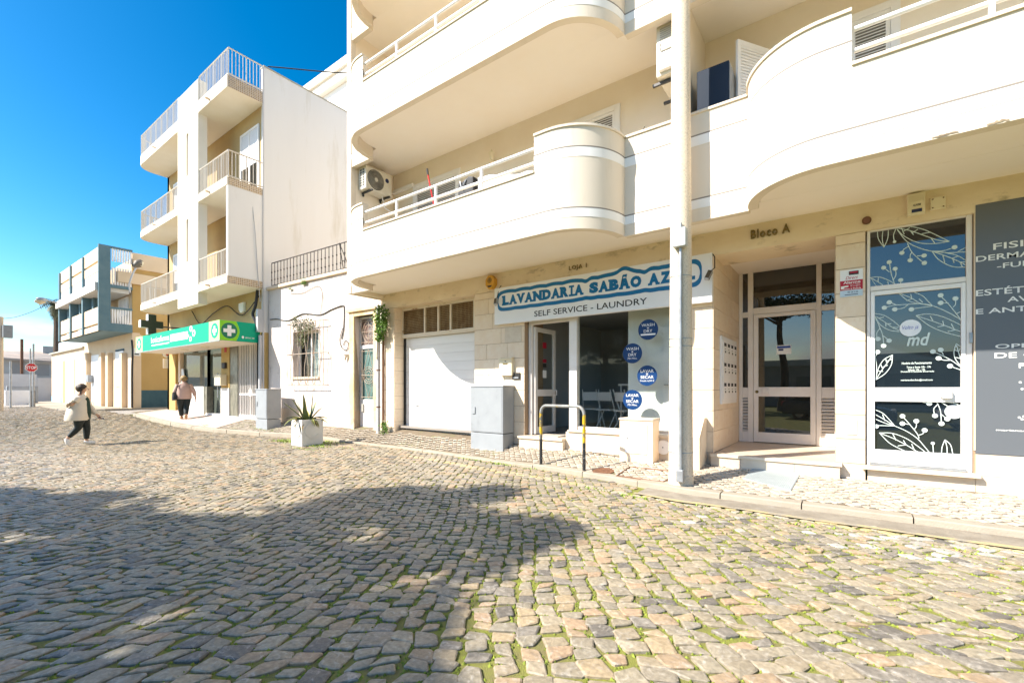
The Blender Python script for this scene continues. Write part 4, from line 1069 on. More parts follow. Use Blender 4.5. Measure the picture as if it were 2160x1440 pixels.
sx0, sx1 = X(1772, YF-.02), X(1820, YF-.02); zt_, zb_ = Z(1772, 571, YF-.02), Z(1772, 627, YF-.02)
t = thing('alarm_notice', 'red and white Alarme security notice on the pier by the clinic', 'sign', (sx0, YF, zb_))
yy = YF-.004
MB().box(sx0, sx1, yy-.004, yy, zb_, zt_).build('plate', 'sign_white', t)
h = zt_-zb_; u = lambda k: zb_+h*k
MB().box(sx0, sx1, yy-.0055, yy-.0045, u(.24), u(.60)).build('red_field', 'red_print', t)
MB().box(sx0, sx1, yy-.0055, yy-.0045, zb_, u(.238)).build('blue_field', mat('pale_blue_print', (0.50, 0.62, 0.72), .5), t)
MB().box(sx0+.095, sx0+.20, yy-.0055, yy-.0045, u(.80), u(.94)).build('logo_ground', 'black_print', t)
MB().box(sx0+.105, sx0+.19, yy-.0065, yy-.006, u(.86), u(.92)).build('logo_bars', 'red_print', t)
text('Direct', sx0+.06, sx1-.05, u(.64), u(.76), yy-.006, 'red_print', t, .005, shear=.35)
text('Alarme', sx0+.035, sx1-.025, u(.48), u(.575), yy-.0065, 'paper_white', t, .02)
text('com registo', sx0+.11, sx1-.025, u(.42), u(.455), yy-.0065, 'paper_white', t, .01)
text('de imagens', sx0+.11, sx1-.025, u(.36), u(.40), yy-.0065, 'paper_white', t, .01)
text('Aviso à Polícia', sx0+.03, sx1-.02, u(.26), u(.325), yy-.0065, 'paper_white', t, .01)
text('707 24 12 24', sx0+.08, sx1-.05, u(.13), u(.19), yy-.0065, 'print_navy', t, .02)
MB().box(sx0+.05, sx1-.05, yy-.0065, yy-.006, u(.06), u(.085)).build('web_line', 'print_navy', t)
b = MB(); b.prism([(sx0+.01, u(.40)), (sx0+.09, u(.42)), (sx0+.09, u(.36)), (sx0+.05, u(.355)), (sx0+.03, u(.29)), (sx0+.01, u(.29))], yy-.0065, yy-.006, 'y'); b.build('camera_symbol', 'paper_white', t)

# meter cupboard, round cover and the sloping cheek beside the post
mb_ = thing('meter_cupboard', 'stone clad meter cupboard with white door under the laundry window', 'cupboard', (-2.8, 7.25, .25))
mx0, mx1 = X(1307, 7.25), X(1377, 7.25); mz1 = Z(1377, 884, 7.25)
MB().box(mx0, mx1, 7.25, 7.555, .16, mz1-.03).build('body', 'limestone_tile', mb_, bevel=.004)
MB().box(mx0-.012, mx1+.012, 7.235, 7.57, mz1-.03, mz1+.005).build('top_slab', 'pale_limestone', mb_, bevel=.006)
d0, d1 = X(1318.5, 7.24), X(1364, 7.24); dz0, dz1 = Z(1330, 955, 7.24), Z(1330, 893, 7.24)
dd = MB().box(d0, d1, 7.232, 7.249, dz0, dz1).build('cupboard_door', 'white_paint', mb_, bevel=.004)
MB().box(d0+.02, d0+.065, 7.2285, 7.2315, dz1-.09, dz1-.02).build('symbol_plate', mat('grey_symbol', (0.55, 0.55, 0.55), .5), dd)
MB().lathe([(.012, 7.22), (.012, 7.231)], (d0+.04, 0, (dz0+dz1)/2), 10, 'y').build('lock', 'dark_metal', dd)
x, z = on(1399, 943, 7.55)
t = thing('round_cover', 'round white cover on the plinth beside the lamp post', 'cover', (x, 7.55, z))
MB().lathe([(.115, 7.53), (.12, 7.545), (.12, 7.559)], (x, 0, z), 26, 'y').build('disc', 'white_paint', t, smooth=True)
MB().lathe([(.01, 7.526), (.01, 7.53)], (x, 0, z), 8, 'y').build('knob', 'dark_metal', t)
t = thing('sloping_cheek', 'low stone cheek with a sloping top beside the porch step', 'stone block', (-1.8, 7.3, .2))
ya, zt_ = onx(1470, 893, -1.86)
MB().prism([(7.16, .1), (7.595, .1), (7.595, .98), (7.45, .98), (7.16, .70)], -2.08, -1.80, 'x').build('block', 'limestone_tile', t, bevel=.006)

# ---------------------------------------------------------------- things on the balconies
ACW = mat('aircon_cream', (0.72, 0.69, 0.60), .5, (0.62, 0.58, 0.48), 3, .5)
def aircon(label, x, yc, z0, s, lid=False, H=.56):
    """outdoor unit hung on a side wall, its fan facing away from that wall (s = +1 or -1)"""
    t = thing('air_conditioner', label, 'air conditioner', (x, yc, z0), 'air conditioners on the balconies')
    W_, D = .78, .29; xa, xb = x, x+s*D
    MB().box(xa, xb, yc-W_/2, yc+W_/2, z0, z0+H).build('casing', 'aircon_cream', t, bevel=.02)
    fy, fz = yc-.10, z0+H/2+.005
    rgs = MB()
    for r in (.225, .19, .155, .12, .085):
        rgs.lathe([(r, xb+s*.002), (r, xb+s*.016), (r-.012, xb+s*.016), (r-.012, xb+s*.002)], (0, fy, fz), 28, 'x')
    rgs.build('fan_guard', mat('guard_grey', (0.40, 0.38, 0.33), .5), t)
    MB().lathe([(.245, xb+s*.0005), (.245, xb+s*.002)], (0, fy, fz), 32, 'x').build('fan_well', mat('fan_dark', (0.10, 0.095, 0.08), .6), t)
    MB().lathe([(.05, xb+s*.003), (.05, xb+s*.02)], (0, fy, fz), 16, 'x').build('hub', 'aircon_cream', t)
    fins = MB()
    for k in range(7):
        for c in range(2):
            fins.box(lerp(xa, xb, .18+.36*c), lerp(xa, xb, .44+.36*c), yc-W_/2-.004, yc-W_/2-.0005, z0+.07+.062*k, z0+.115+.062*k)
    fins.build('side_grille', 'fan_dark', t)
    for yy in (yc-.27, yc+.25):
        MB().box(xa-s*.02, xb+s*.09, yy-.02, yy+.02, z0-.05, z0-.012).box(xa, xa+s*.03, yy-.02, yy+.02, z0-.11, z0-.05).build('bracket', 'dark_metal', t)
    if lid:
        lv = MB()
        for k in range(6): lv.box(xa+s*.05, xb-s*.06, yc-W_/2-.008, yc-W_/2-.0005, z0+.54+.03*k, z0+.552+.03*k)
        lv.build('end_louvres', 'guard_grey', t)
        b = MB().box(xa+s*.04, xb-s*.05, yc-W_/2-.07, yc-W_/2, z0+.05, z0+.30); b.build('valve_cover', 'white_paint', t, bevel=.01)
        MB().box(xa+s*.05, xb-s*.08, yc-W_/2-.03, yc-W_/2, z0+.35, z0+.50).build('terminal_box', 'guard_grey', t, bevel=.01)
    return t, xb, fy, fz
t, xb, fy, fz = aircon('cream air conditioner with round fan at the garage end of the balcony', -9.70, 7.20, 6.30, 1)
MB().lathe([(.055, xb+.0005), (.055, xb+.003)], (0, fy+.34, fz+.10), 20, 'x').build('badge', 'print_navy', t)
MB().tube([(-9.5, 7.35, 6.29), (-9.45, 7.4, 6.0), (-9.3, 7.6, 5.85), (-9.2, 7.85, 5.75), (-9.2, 7.87, 4.2)], .014, 6).build('pipe', 'white_paint', t)
aircon('cream air conditioner hung by the lamp post, valve cover facing the street', -2.05, 7.22, 6.10, -1, True, .76)
def shutters(name, label, x0, x1, z0, z1, y, panels=2, z_from=None):
    t = thing(name, label, 'window', ((x0+x1)/2, y, z0), 'shuttered windows on the balconies')
    f_ = MB(); fw = .10
    f_.box(x0, x0+fw, y-.04, y, z0, z1); f_.box(x1-fw, x1, y-.04, y, z0, z1); f_.box(x0+fw, x1-fw, y-.04, y, z1-fw, z1)
    f_.build('frame', 'white_paint', t, bevel=.005)
    w_ = (x1-x0-2*fw)/panels
    for p in range(panels):
        a, c = x0+fw+p*w_, x0+fw+(p+1)*w_
        s_ = MB(); s_.box(a+.003, a+.05, y-.035, y-.005, z0, z1-fw-.003); s_.box(c-.05, c-.003, y-.035, y-.005, z0, z1-fw-.003); s_.box(a+.05, c-.05, y-.034, y-.006, z1-fw-.06, z1-fw-.003)
        sh = s_.build('shutter', 'white_paint', t, bevel=.003)
        zz = z0+.03; m_ = MB()
        while zz < z1-fw-.07:
            q = MB(); q.M = Matrix.Translation(((a+c)/2, y-.02, zz)) @ Matrix.Rotation(R(38), 4, 'X'); q.box(-(c-a)/2+.05, (c-a)/2-.05, -.026, .026, -.004, .004); m_.add(q.v, q.f); zz += .042
        m_.build('slats', 'white_paint', sh)
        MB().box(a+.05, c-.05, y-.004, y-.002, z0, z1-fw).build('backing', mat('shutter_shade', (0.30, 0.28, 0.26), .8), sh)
    return t
shutters('shuttered_window', 'white louvred window behind the red broom', X(873, YUP), X(972, YUP), 4.1, Z(971, 355, YUP), YUP)
shutters('shuttered_window', 'white louvred window showing above the tall curved parapet', X(1195, YUP), X(1309, YUP), 4.1, Z(1309, 219, YUP), YUP)
shutters('shuttered_window', 'white louvred window with one leaf swung open beside the dark cabinet', X(1630, YUP), X(1899, YUP), 4.1, Z(1865, 25, YUP)+.1, YUP, 3)
t = thing('open_shutter', 'white louvred shutter leaf swung open beside the dark cabinet', 'shutter', (-1.1, 7.6, 4.1))
b = MB(); b.M = Matrix.Translation((X(1630, YUP)-.02, YUP-.04, 4.1)) @ Matrix.Rotation(R(180+56), 4, 'Z')
hh = Z(1556, 92, 7.4)-4.1
b.box(0, .66, -.02, .02, 0, .08); b.box(0, .66, -.02, .02, hh-.08, hh); b.box(0, .06, -.02, .02, .08, hh-.08); b.box(.60, .66, -.02, .02, .08, hh-.08); b.build('frame', 'white_paint', t, bevel=.004)
b = MB(); b.M = Matrix.Translation((X(1630, YUP)-.02, YUP-.04, 4.1)) @ Matrix.Rotation(R(180+56), 4, 'Z'); zz = .1
while zz < hh-.1: b.box(.06, .60, -.012+.006*math.sin(zz*50), .012, zz, zz+.034); zz += .045
b.build('slats', 'white_paint', t)
t = thing('dark_cabinet', 'dark blue metal cabinet standing on the balcony by the lamp post', 'cabinet', (-1.5, 7.2, 4.06))
NAVY = mat('navy_enamel', (0.016, 0.026, 0.045), .4, spec=.08)
cx0, cx1 = X(1469, 6.95), X(1538, 6.95); ct = Z(1469, 152, 6.95)
MB().box(cx0, cx1, 7.0, 7.5, 4.06, ct).build('body', 'galvanised_steel', t, bevel=.01)
MB().box(cx0+.003, cx1-.003, 6.955, 6.998, 4.08, ct-.005).build('cabinet_door', 'navy_enamel', t, bevel=.012)
t = thing('broom', 'red broom handle leaning on the balcony railing', 'broom', (X(920, 6.4), 6.4, 4.1))
x0, z0 = on(919, 430, 6.2); x1, z1 = on(903, 370, 6.5); x2, z2 = on(901, 362, 6.55)
MB().tube([(x0, 6.2, z0-.2), (x1, 6.5, z1)], .016).build('handle', mat('red_plastic', (0.50, 0.02, 0.02), .4), t)
MB().tube([(x1, 6.5, z1), (x2, 6.55, z2+.05)], .02).build('grip', 'black_rubber', t)
t = thing('black_bag', 'black bag of things standing behind the balcony railing', 'bag', (X(990, 6.4), 6.4, 4.6))
b = MB(); x0, x1 = X(971, 6.3), X(1007, 6.3); z1 = Z(980, 388, 6.3); b.prism([(x0, 4.4), (x1, 4.4), (x1-.02, z1+.03), (x1-.12, z1+.06), (x0+.12, z1+.0), (x0+.04, z1-.02)], 6.2, 6.5, 'y'); b.build('sack', 'black_rubber', t, bevel=.03)
MB().tube([(x0+.1, 6.19, z1), (x0+.16, 6.17, z1-.15), (x0+.24, 6.19, z1)], .012).build('strap', 'galvanised_steel', t)
t = thing('white_cloth', 'white cloth draped behind the balcony railing', 'cloth', (X(1060, 6.3), 6.3, 4.7))
b = MB(); A = []; B = []
for i in range(16):
    px = 1008+i*7.8; x = X(px, 6.25); A.append((x, 6.25+.02*math.sin(i*1.3), Z(px, 372-i*.9-2*math.sin(i*.5), 6.25)-.02)); B.append((x, 6.28+.03*math.sin(i*1.7), 4.4))
b.strip(B, A); b.strip([(p[0], p[1]+.012, p[2]) for p in A], [(p[0], p[1]+.012, p[2]) for p in B]); b.build('sheet', mat('white_cloth_fabric', (0.8, 0.8, 0.82), .9), t, smooth=True)
x, z = on(1038, 328, YUP-.1)
t = thing('wall_lantern', 'small cream lantern on the balcony wall', 'lamp', (x, YUP, z))
MB().lathe([(.045, z-.10), (.075, z+.04), (.02, z+.10), (.01, z+.13)], (x, YUP-.12, 0), 6).build('shade', 'ivory_plastic', t)
MB().box(x-.02, x+.02, YUP-.12, YUP, z-.13, z-.10).build('arm', 'ivory_plastic', t)
x, z = on(1353, 282, 6.9); t = thing('dark_stick', 'thin dark stick poking above the recessed parapet', 'stick', (x, 6.9, z-.4))
MB().tube([(x-.06, 6.8, z-.45), (x+.03, 6.95, z+.12)], [.014, .006]).build('rod', 'black_rubber', t)
tr = thing('cable_trunking', 'white cable trunking on the balcony wall beside the fan unit', 'trunking', (X(845, YUP), YUP, 5.6))
xa, za = on(829, 407, YUP-.05); xb, zb_ = on(872, 391, YUP-.05)
MB().box(xa, xb, YUP-.08, YUP-.001, (za+zb_)/2-.04, (za+zb_)/2+.05).build('channel', 'white_paint', tr, bevel=.006)

# ---------------------------------------------------------------- the street lamp post, bike stand, covers, cabinets
lx, ly = on(1436, 1027, 6.38)[0], 6.38
lz = zpav(lx, ly)
lp = thing('lamp_post', 'pale concrete lamp post in front of the porch with a grey conduit', 'lamp post', (lx, ly, lz))
prof = [(.165, lz-.05), (.165, lz+.12), (.158, lz+.125)] + [(lerp(.158, .098, k/12), lerp(lz+.125, 9.6, k/12)) for k in range(1, 13)]
MB().lathe(prof, (lx, ly, 0), 28).build('shaft', 'lamp_post_concrete', lp, smooth=True)
def post_r(z): return lerp(.158, .098, (z-lz)/9.4)
ca_ = R(250-0)
def side_pt(z, a, off=.0): r = post_r(z)+off; return (lx+r*math.cos(a), ly+r*math.sin(a), z)
AC_ = R(285)
MB().tube([side_pt(lz+.14, AC_, .025), side_pt(1.6, AC_, .025), side_pt(3.63, AC_, .025)], .022, 10).build('conduit', 'galvanised_steel', lp, smooth=True)
b = MB(); p = side_pt(lz+.15, AC_, .03); b.box(p[0]-.045, p[0]+.045, p[1]-.05, p[1]+.02, lz+.06, lz+.22); b.build('foot_box', 'galvanised_steel', lp, bevel=.01)
p = side_pt(3.8, AC_, .03); zt_ = Z(1427, 476, 6.05); zb_ = Z(1427, 515, 6.05)
MB().box(p[0]-.085, p[0]+.085, p[1]-.08, p[1]+.03, zb_, zt_).build('fuse_box', mat('fuse_box_grey', (0.46, 0.50, 0.50), .5), lp, bevel=.01)
MB().box(p[0]-.04, p[0]+.0, p[1]-.0825, p[1]-.0805, zt_-.06, zt_-.025).build('fuse_box_label', 'paper_white', lp)
for py in (585, 715, 731, 952, 1012):
    z = Z(1436, py, ly); r = post_r(z)
    MB().lathe([(r+.004, z-.006), (r+.006, z), (r+.004, z+.006)], (lx, ly, 0), 26).build('strap', 'galvanised_steel', lp)

bs = thing('bike_stand', 'worn grey and yellow hoop bike stand on the pavement edge', 'bike stand', (-3.9, 6.2, .1))
bx0, by0 = ong(1141, 986, .10); bx1, by1 = ong(1232, 999, .10)
by0, by1 = max(by0, yk(bx0)+.12), max(by1, yk(bx1)+.12)
bx0, bx1 = X(1141, by0), X(1232, by1)
zb0, zb1 = zpav(bx0, by0), zpav(bx1, by1)
ht = Z(1186, 856, (by0+by1)/2)
HOOP = mat('chipped_hoop_paint', (0.30, 0.31, 0.31), .5, (0.05, 0.05, 0.05), 9, .5, .2, 60, col3=(0.55, 0.36, 0.02), n3=4.0, sharp=(.5, .54))
U = Vector((bx1-bx0, by1-by0, 0)); L_ = U.length; U.normalize(); rr = .13; pts = [(bx0, by0, zb0-.03), (bx0, by0, ht-rr)]
for i in range(1, 8):
    a = math.pi/2*i/8; pts.append((bx0+U.x*rr*(1-math.cos(a)), by0+U.y*rr*(1-math.cos(a)), ht-rr+rr*math.sin(a)))
for i in range(0, 9):
    a = math.pi/2*i/8; d = L_-rr+rr*math.sin(a); pts.append((bx0+U.x*d, by0+U.y*d, ht-rr+rr*math.cos(a)))
pts.append((bx1, by1, zb1-.03))
HB_ = mat('chipped_black_paint', (0.025, 0.025, 0.025), .5, (0.36, 0.36, 0.35), 16, .5, sharp=(.6, .66)); HY_ = mat('chipped_yellow_paint', (0.55, 0.36, 0.01), .5, (0.12, 0.12, 0.11), 13, .5, sharp=(.5, .56)); HG_ = mat('worn_grey_tube', (0.30, 0.31, 0.30), .45, (0.16, 0.16, 0.16), 9, .5, col3=(0.50, 0.34, 0.02), n3=9)
for x_, y_, zb0 in ((bx0, by0, zb0), (bx1, by1, zb1)):
    h_ = ht-rr-zb0
    MB().tube([(x_, y_, zb0-.03), (x_, y_, zb0+h_*.50)], .0265, 12, False).build('black_section', 'chipped_black_paint', bs, smooth=True)
    MB().tube([(x_, y_, zb0+h_*.50), (x_, y_, ht-rr)], .0263, 12, False).build('yellow_section', 'chipped_yellow_paint', bs, smooth=True)
MB().tube(pts[1:-1], .026, 12).build('hoop', 'worn_grey_tube', bs, smooth=True)

mx, my, mr = CV['manhole']; mz = zpav(mx, my)
t = thing('manhole_cover', 'small round rusty manhole cover on the pavement by the bike stand', 'manhole cover', (mx, my, mz))
MM = Matrix.Translation((mx, my, mz)) @ Matrix.Rotation(math.atan((zpav(mx, my+.1)-zpav(mx, my-.1))/.2), 4, 'X') @ Matrix.Translation((-mx, -my, -mz))
def SM(): b = MB(); b.M = MM; return b
SM().lathe([(mr, mz-.03), (mr, mz+.006), (mr-.015, mz+.006)], (mx, my, 0), 30).build('rim', 'rusty_iron', t)
SM().lathe([(mr-.02, mz-.03), (mr-.02, mz+.002)], (mx, my, 0), 30).build('plate', mat('rusty_plate', (0.30, 0.17, 0.12), .85, (0.22, 0.12, 0.08), 10, .5), t)
rb = SM()
for k in range(-7, 8):
    x = k*.02; l = math.sqrt(max(0, (mr-.025)**2-x*x)); rb.box(mx+x-.005, mx+x+.005, my-l, my+l, mz+.0022, mz+.007)
rb.build('ribs', 'rusty_iron', t)
cxx, cyy, cw_, cd_ = CV['cover']; czz = zpav(cxx, cyy)
t = thing('inspection_frame', 'square iron edged inspection cover filled with paving stones', 'inspection cover', (cxx, cyy, czz))
b = MB()
for (a0, b0), (a1, b1) in (((-cw_, -cd_), (cw_, -cd_-.06)), ((cw_, -cd_-.06), (cw_+.06, cd_)), ((cw_+.06, cd_), (-cw_, cd_+.05)), ((-cw_, cd_+.05), (-cw_, -cd_))):
    b.tube([(cxx+a0, cyy+b0, zpav(cxx+a0, cyy+b0)+.002), (cxx+a1, cyy+b1, zpav(cxx+a1, cyy+b1)+.002)], .012, 4)
b.build('frame', 'rusty_iron', t)
q0, q1, q2, q3 = ong(1568, 1010, .19), ong(1668, 1034, .17), ong(1687, 1009, .19), ong(1592, 990, .215)
t = thing('floor_grate', 'blue grey ribbed plate set in the pavement before the porch', 'grate', (*CV['mat'][:2], .19))
zz = lambda p: (p[0], p[1], zpav(*p)+.012)
b = MB(); b.add([zz(p) for p in (q0, q1, q2, q3)] + [(p[0], p[1], zpav(*p)-.02) for p in (q0, q1, q2, q3)], [(0, 1, 2, 3), (0, 4, 5, 1), (1, 5, 6, 2), (2, 6, 7, 3), (3, 7, 4, 0)]); b.build('plate', mat('grate_grey', (0.40, 0.44, 0.45), .6, (0.33, 0.37, 0.38), 12, .5), t)
rb = MB()
for k in range(28):
    s_ = (k+.5)/28; a = Vector(q0).lerp(Vector(q1), s_); c = Vector(q3).lerp(Vector(q2), s_)
    rb.tube([(a.x, a.y, zpav(a.x, a.y)+.012), (c.x, c.y, zpav(c.x, c.y)+.012)], .0045, 4)
rb.build('ribs', 'grate_grey', t)

def cabinet(label, x0, x1, y0, y1, z0, z1, plinth):
    t = thing('utility_cabinet', label, 'cabinet', ((x0+x1)/2, y0, z0), 'grey utility cabinets on the pavement')
    zp = z0+plinth
    MB().box(x0+.0, x1-.0, y0-.0, y1, z0-.1, zp-.012).build('plinth', 'grey_cabinet_paint', t, bevel=.012)
    MB().box(x0-.004, x1+.004, y0-.006, y1, zp, z1-.035).build('body', 'grey_cabinet_paint', t, bevel=.008)
    MB().box(x0-.018, x1+.018, y0-.02, y1+.01, z1-.034, z1).build('top', 'grey_cabinet_paint', t, bevel=.01)
    MB().box(x0+.02, x1-.02, y0-.013, y0-.0062, zp+.02, z1-.05).build('cabinet_door', 'grey_cabinet_paint', t, bevel=.004)
    MB().box(x0+.06, x0+.14, y0-.03, y0-.0135, zp+.38, zp+.46).box(x0+.13, x0+.142, y0-.03, y0-.0135, zp+.4, zp+.52).build('handle', 'grey_cabinet_paint', t, bevel=.004)
    return t
cabinet('tall grey utility cabinet beside the white garage door', -6.40, -5.545, 7.22, 7.585, zpav(-6, 7.2), 1.50, .36)
cabinet('grey utility cabinet at the corner of the pharmacy', -14.92, -14.2, 6.75, 7.18, zpav(-14.5, 6.8), 1.44, .30)
# ---------------------------------------------------------------- low white house, number 79
HT = math.atan(.0407); HMX = Matrix.Translation((-9.9, 7.66, 0)) @ Matrix.Rotation(HT, 4, 'Z')
def HB(): b = MB(); b.M = HMX; return b
def hxz(px, py, off=0.0):
    x = -12
    for _ in range(4): x, z = on(px, py, yfac(x)+off)
    return x+9.9, z
def hp(x, y, z): return tuple(HMX @ Vector((x, y, z)))
HW = mat('chalky_pink_white_wall', (0.68, 0.605, 0.555), .95, (0.62, 0.535, 0.475), 1.5, .5, .3, 30, col3=(0.43, 0.36, 0.31), n3=1.9)
PEACH = mat('peach_paint', (0.76, 0.62, 0.48), .9, (0.70, 0.55, 0.40), 2, .5, .15, 40)
OCHRE = mat('peeling_ochre_surround', (0.68, 0.49, 0.24), .9, (0.72, 0.58, 0.42), 2.2, .5, .2, 40, col3=(0.36, 0.24, 0.14), n3=3)
hs_ = thing('white_house', 'low white house number 79 with roof railing, barred window and rusty door', 'house', (-12.7, 7.55, .3))
wx0, wz0 = hxz(618, 795); wx1, wz1 = hxz(672, 694)
dx0, dzt = hxz(749, 668); dx1, _ = hxz(790, 668)
HX0, HX1, HZ = -5.62, .0, 4.70
b = HB()
def wall_h(z0, z1, k=0):
    pass
spans = [(HX0, wx0), (wx1, dx0-.0), (dx1, HX1)]
for a, c in spans: b.box(a, c, 0, .35, .82, HZ)
b.box(wx0, wx1, 0, .35, .82, wz0); b.box(wx0, wx1, 0, .35, wz1, HZ); b.box(dx0, dx1, 0, .35, dzt, HZ)
b.build('wall', 'chalky_pink_white_wall', hs_)
b = HB()
for a, c in ((HX0, dx0), (dx1, HX1)): b.box(a, c, -.006, .35, .1, .818)
b.build('dado', 'peach_paint', hs_)
HB().box(HX0-.05, HX1, -.07, .35, HZ+.001, HZ+.10).build('coping', 'peach_paint', hs_, bevel=.02)
HB().box(HX0, HX1, .35, 8, HZ-.2, HZ).build('roof_terrace', 'peach_paint', hs_)
b = HB(); sw = .21
b.box(dx0-sw, dx0, -.05, .30, .18, dzt+.12); b.box(dx1, dx1+.16, -.05, .30, .18, dzt+.12); b.box(dx0-sw-.06, dx1+.2, -.10, .30, dzt+.121, dzt+.21)
b.box(dx0, dx1, -.045, .30, dzt, dzt+.12)
b.build('door_surround', 'peeling_ochre_surround', hs_, bevel=.008)
IRONW = mat('rusting_cream_iron', (0.42, 0.35, 0.28), .7, (0.26, 0.13, 0.07), 9, .5, sharp=(.5, .7))
TEAL = mat('faded_green_glass', (0.10, 0.18, 0.17), .2)
dr = HB(); zt_ = dzt; zl = .30
xa, xb = dx0+.01, dx1-.01
zmid = hxz(770, 730)[1]; zlow = hxz(770, 842)[1]
dr.box(xa, xb, .16, .20, zl, zlow); dr.box(xa, xa+.05, .15, .20, zlow, zt_); dr.box(xb-.05, xb, .15, .20, zlow, zt_); dr.box(xa+.05, xb-.05, .15, .20, zmid-.05, zmid+.05); dr.box(xa+.05, xb-.05, .15, .20, zt_-.06, zt_)
door = dr.build('door', mat('white_iron_door', (0.74, 0.75, 0.77), .5, (0.70, 0.66, 0.62), 2, .5, col3=(0.42, 0.20, 0.08), n3=2.4), hs_)
HB().box(xa+.05, xb-.05, .185, .195, zlow, zmid-.05).build('lower_glass', 'faded_green_glass', door)
HB().box(xa+.05, xb-.05, .185, .195, zmid+.05, zt_-.06).build('upper_glass', mat('reddish_glass', (0.14, 0.07, 0.05), .2, (0.30, 0.27, 0.25), 2.5, .5), door)
HB().box(xa, xb, .13, .16, zl-.04, zl+.05).build('rusty_foot', 'rusty_iron', door)
xc = (xa+xb)/2
def hcirc(cx, cz, rx, rz, y, n=22): return [hp(cx+rx*math.cos(2*math.pi*i/n), y, cz+rz*math.sin(2*math.pi*i/n)) for i in range(n+1)]
g = MB(); zc1 = (zmid+.05+zt_-.06)/2; hh = (zt_-zmid-.11)/2
for k in (.62, .95): g.tube(hcirc(xc, zc1, .25*k, hh*.85*k, .13), .008, 5)
for x in (xa+.07, xb-.07, xc): g.tube([hp(x, .13, zmid+.05), hp(x, .13, zt_-.06)], .008, 5)
for z in (zc1, zmid+.12, zt_-.13): g.tube([hp(xa+.05, .13, z), hp(xb-.05, .13, z)], .008, 5)
zc2 = (zlow+zmid)/2; h2 = (zmid-zlow)/2
for k in (.5, .8, 1.05): g.tube(hcirc(xc, zc2-.06, .22*k, .22*k, .13), .008, 5)
for x in (xa+.07, xb-.07, xa+.13, xb-.13): g.tube([hp(x, .13, zlow), hp(x, .13, zmid-.05)], .008, 5)
for sgn in (-1, 1):
    g.tube([hp(xc, .13, zmid-.08), hp(xc+sgn*.2, .13, zc2+.05)], .008, 5); g.tube([hp(xc, .13, zlow+.03), hp(xc+sgn*.22, .13, zc2-.1)], .008, 5)
for z in (zlow+.06, zc2-.06, zmid-.12): g.tube([hp(xa+.05, .125, z), hp(xb-.05, .125, z)], .009, 5)
g.build('iron_grille', 'rusting_cream_iron', door)
HB().box(xa+.10, xa+.17, .12, .158, zlow-.35, zlow-.13).build('padlock', 'guard_grey', door, bevel=.01)
HB().box(xb-.12, xb-.05, .14, .158, zlow-.62, zlow-.59).build('door_handle', 'dark_metal', door)
tx, tz = hxz(731, 760); tx1, tz1 = hxz(738, 748)
me_t = text('79', 0, .20, 0, .17, 0, 'paper_white', hs_, .04, .05, name='house_number')
for v in me_t.data.vertices: v.co = HMX @ Vector((tx+v.co.x-.02, v.co.y-.055, tz+v.co.z))
me_t.data.materials[0] = MATS['bare_concrete']
# window with its bulging grille
wn_ = thing('barred_window', 'dark window behind a bulging cream iron grille on the white house', 'window', hp((wx0+wx1)/2, 0, wz0))
HB().box(wx0, wx1, .30, .34, wz0, wz1).build('dark_room', 'dark_interior', wn_)
b = HB()
for a, c in ((wx0, wx0+.06), (wx1-.06, wx1), ((wx0+wx1)/2-.03, (wx0+wx1)/2+.03)): b.box(a, c, .2, .25, wz0, wz1)
b.box(wx0+.06, wx1-.06, .201, .249, wz1-.06, wz1); b.build('frame', 'white_paint', wn_)
HB().box(wx0+.45*(wx1-wx0), wx0+.75*(wx1-wx0), .255, .262, wz0, wz1-.06).build('curtain', mat('faded_curtain', (0.42, 0.47, 0.48), .9, (0.28, 0.33, 0.34), 14, .5, stretch=(3, 1, .3)), wn_)
HB().box(wx0+.06, wx1-.06, .23, .236, wz0, wz1-.06).build('window_pane', 'shop_window_glass', wn_)
HB().box(wx0-.05, wx1+.05, -.05, .2, wz0-.07, wz0-.001).build('window_sill', 'peach_paint', wn_)
gx0, gz0 = hxz(605, 812, -.17); gx1, gz1 = hxz(682, 674, -.17)
gy = -.17; nb = 10; zs_ = [gz0, gz0+.25, gz0+.62, (gz0+gz1)/2-.12, (gz0+gz1)/2+.12, gz1-.55, gz1-.22, gz1]
for i in range(nb+1):
    x = lerp(gx0, gx1, i/nb); o_ = (gx1-gx0)/nb*.42*(1 if i % 2 else -1)
    if i in (0, nb): o_ = 0
    P = [(x+o_, gz0), (x, gz0+.22), (x, gz0+.55), (x+o_, (gz0+gz1)/2-.05), (x+o_, (gz0+gz1)/2+.05), (x, gz1-.5), (x, gz1-.2), (x+o_*.3, gz1)]
    MB().tube([hp(p[0], gy, p[1]) for p in P], .010, 5).build('grille_bar', 'rusting_cream_iron', wn_)
b = MB()
for z in (gz0, (gz0+gz1)/2, gz1):
    b.tube([hp(gx0, 0, z), hp(gx0, gy, z), hp(gx1, gy, z), hp(gx1, 0, z)], .012, 5)
b.build('grille_rail', 'rusting_cream_iron', wn_)
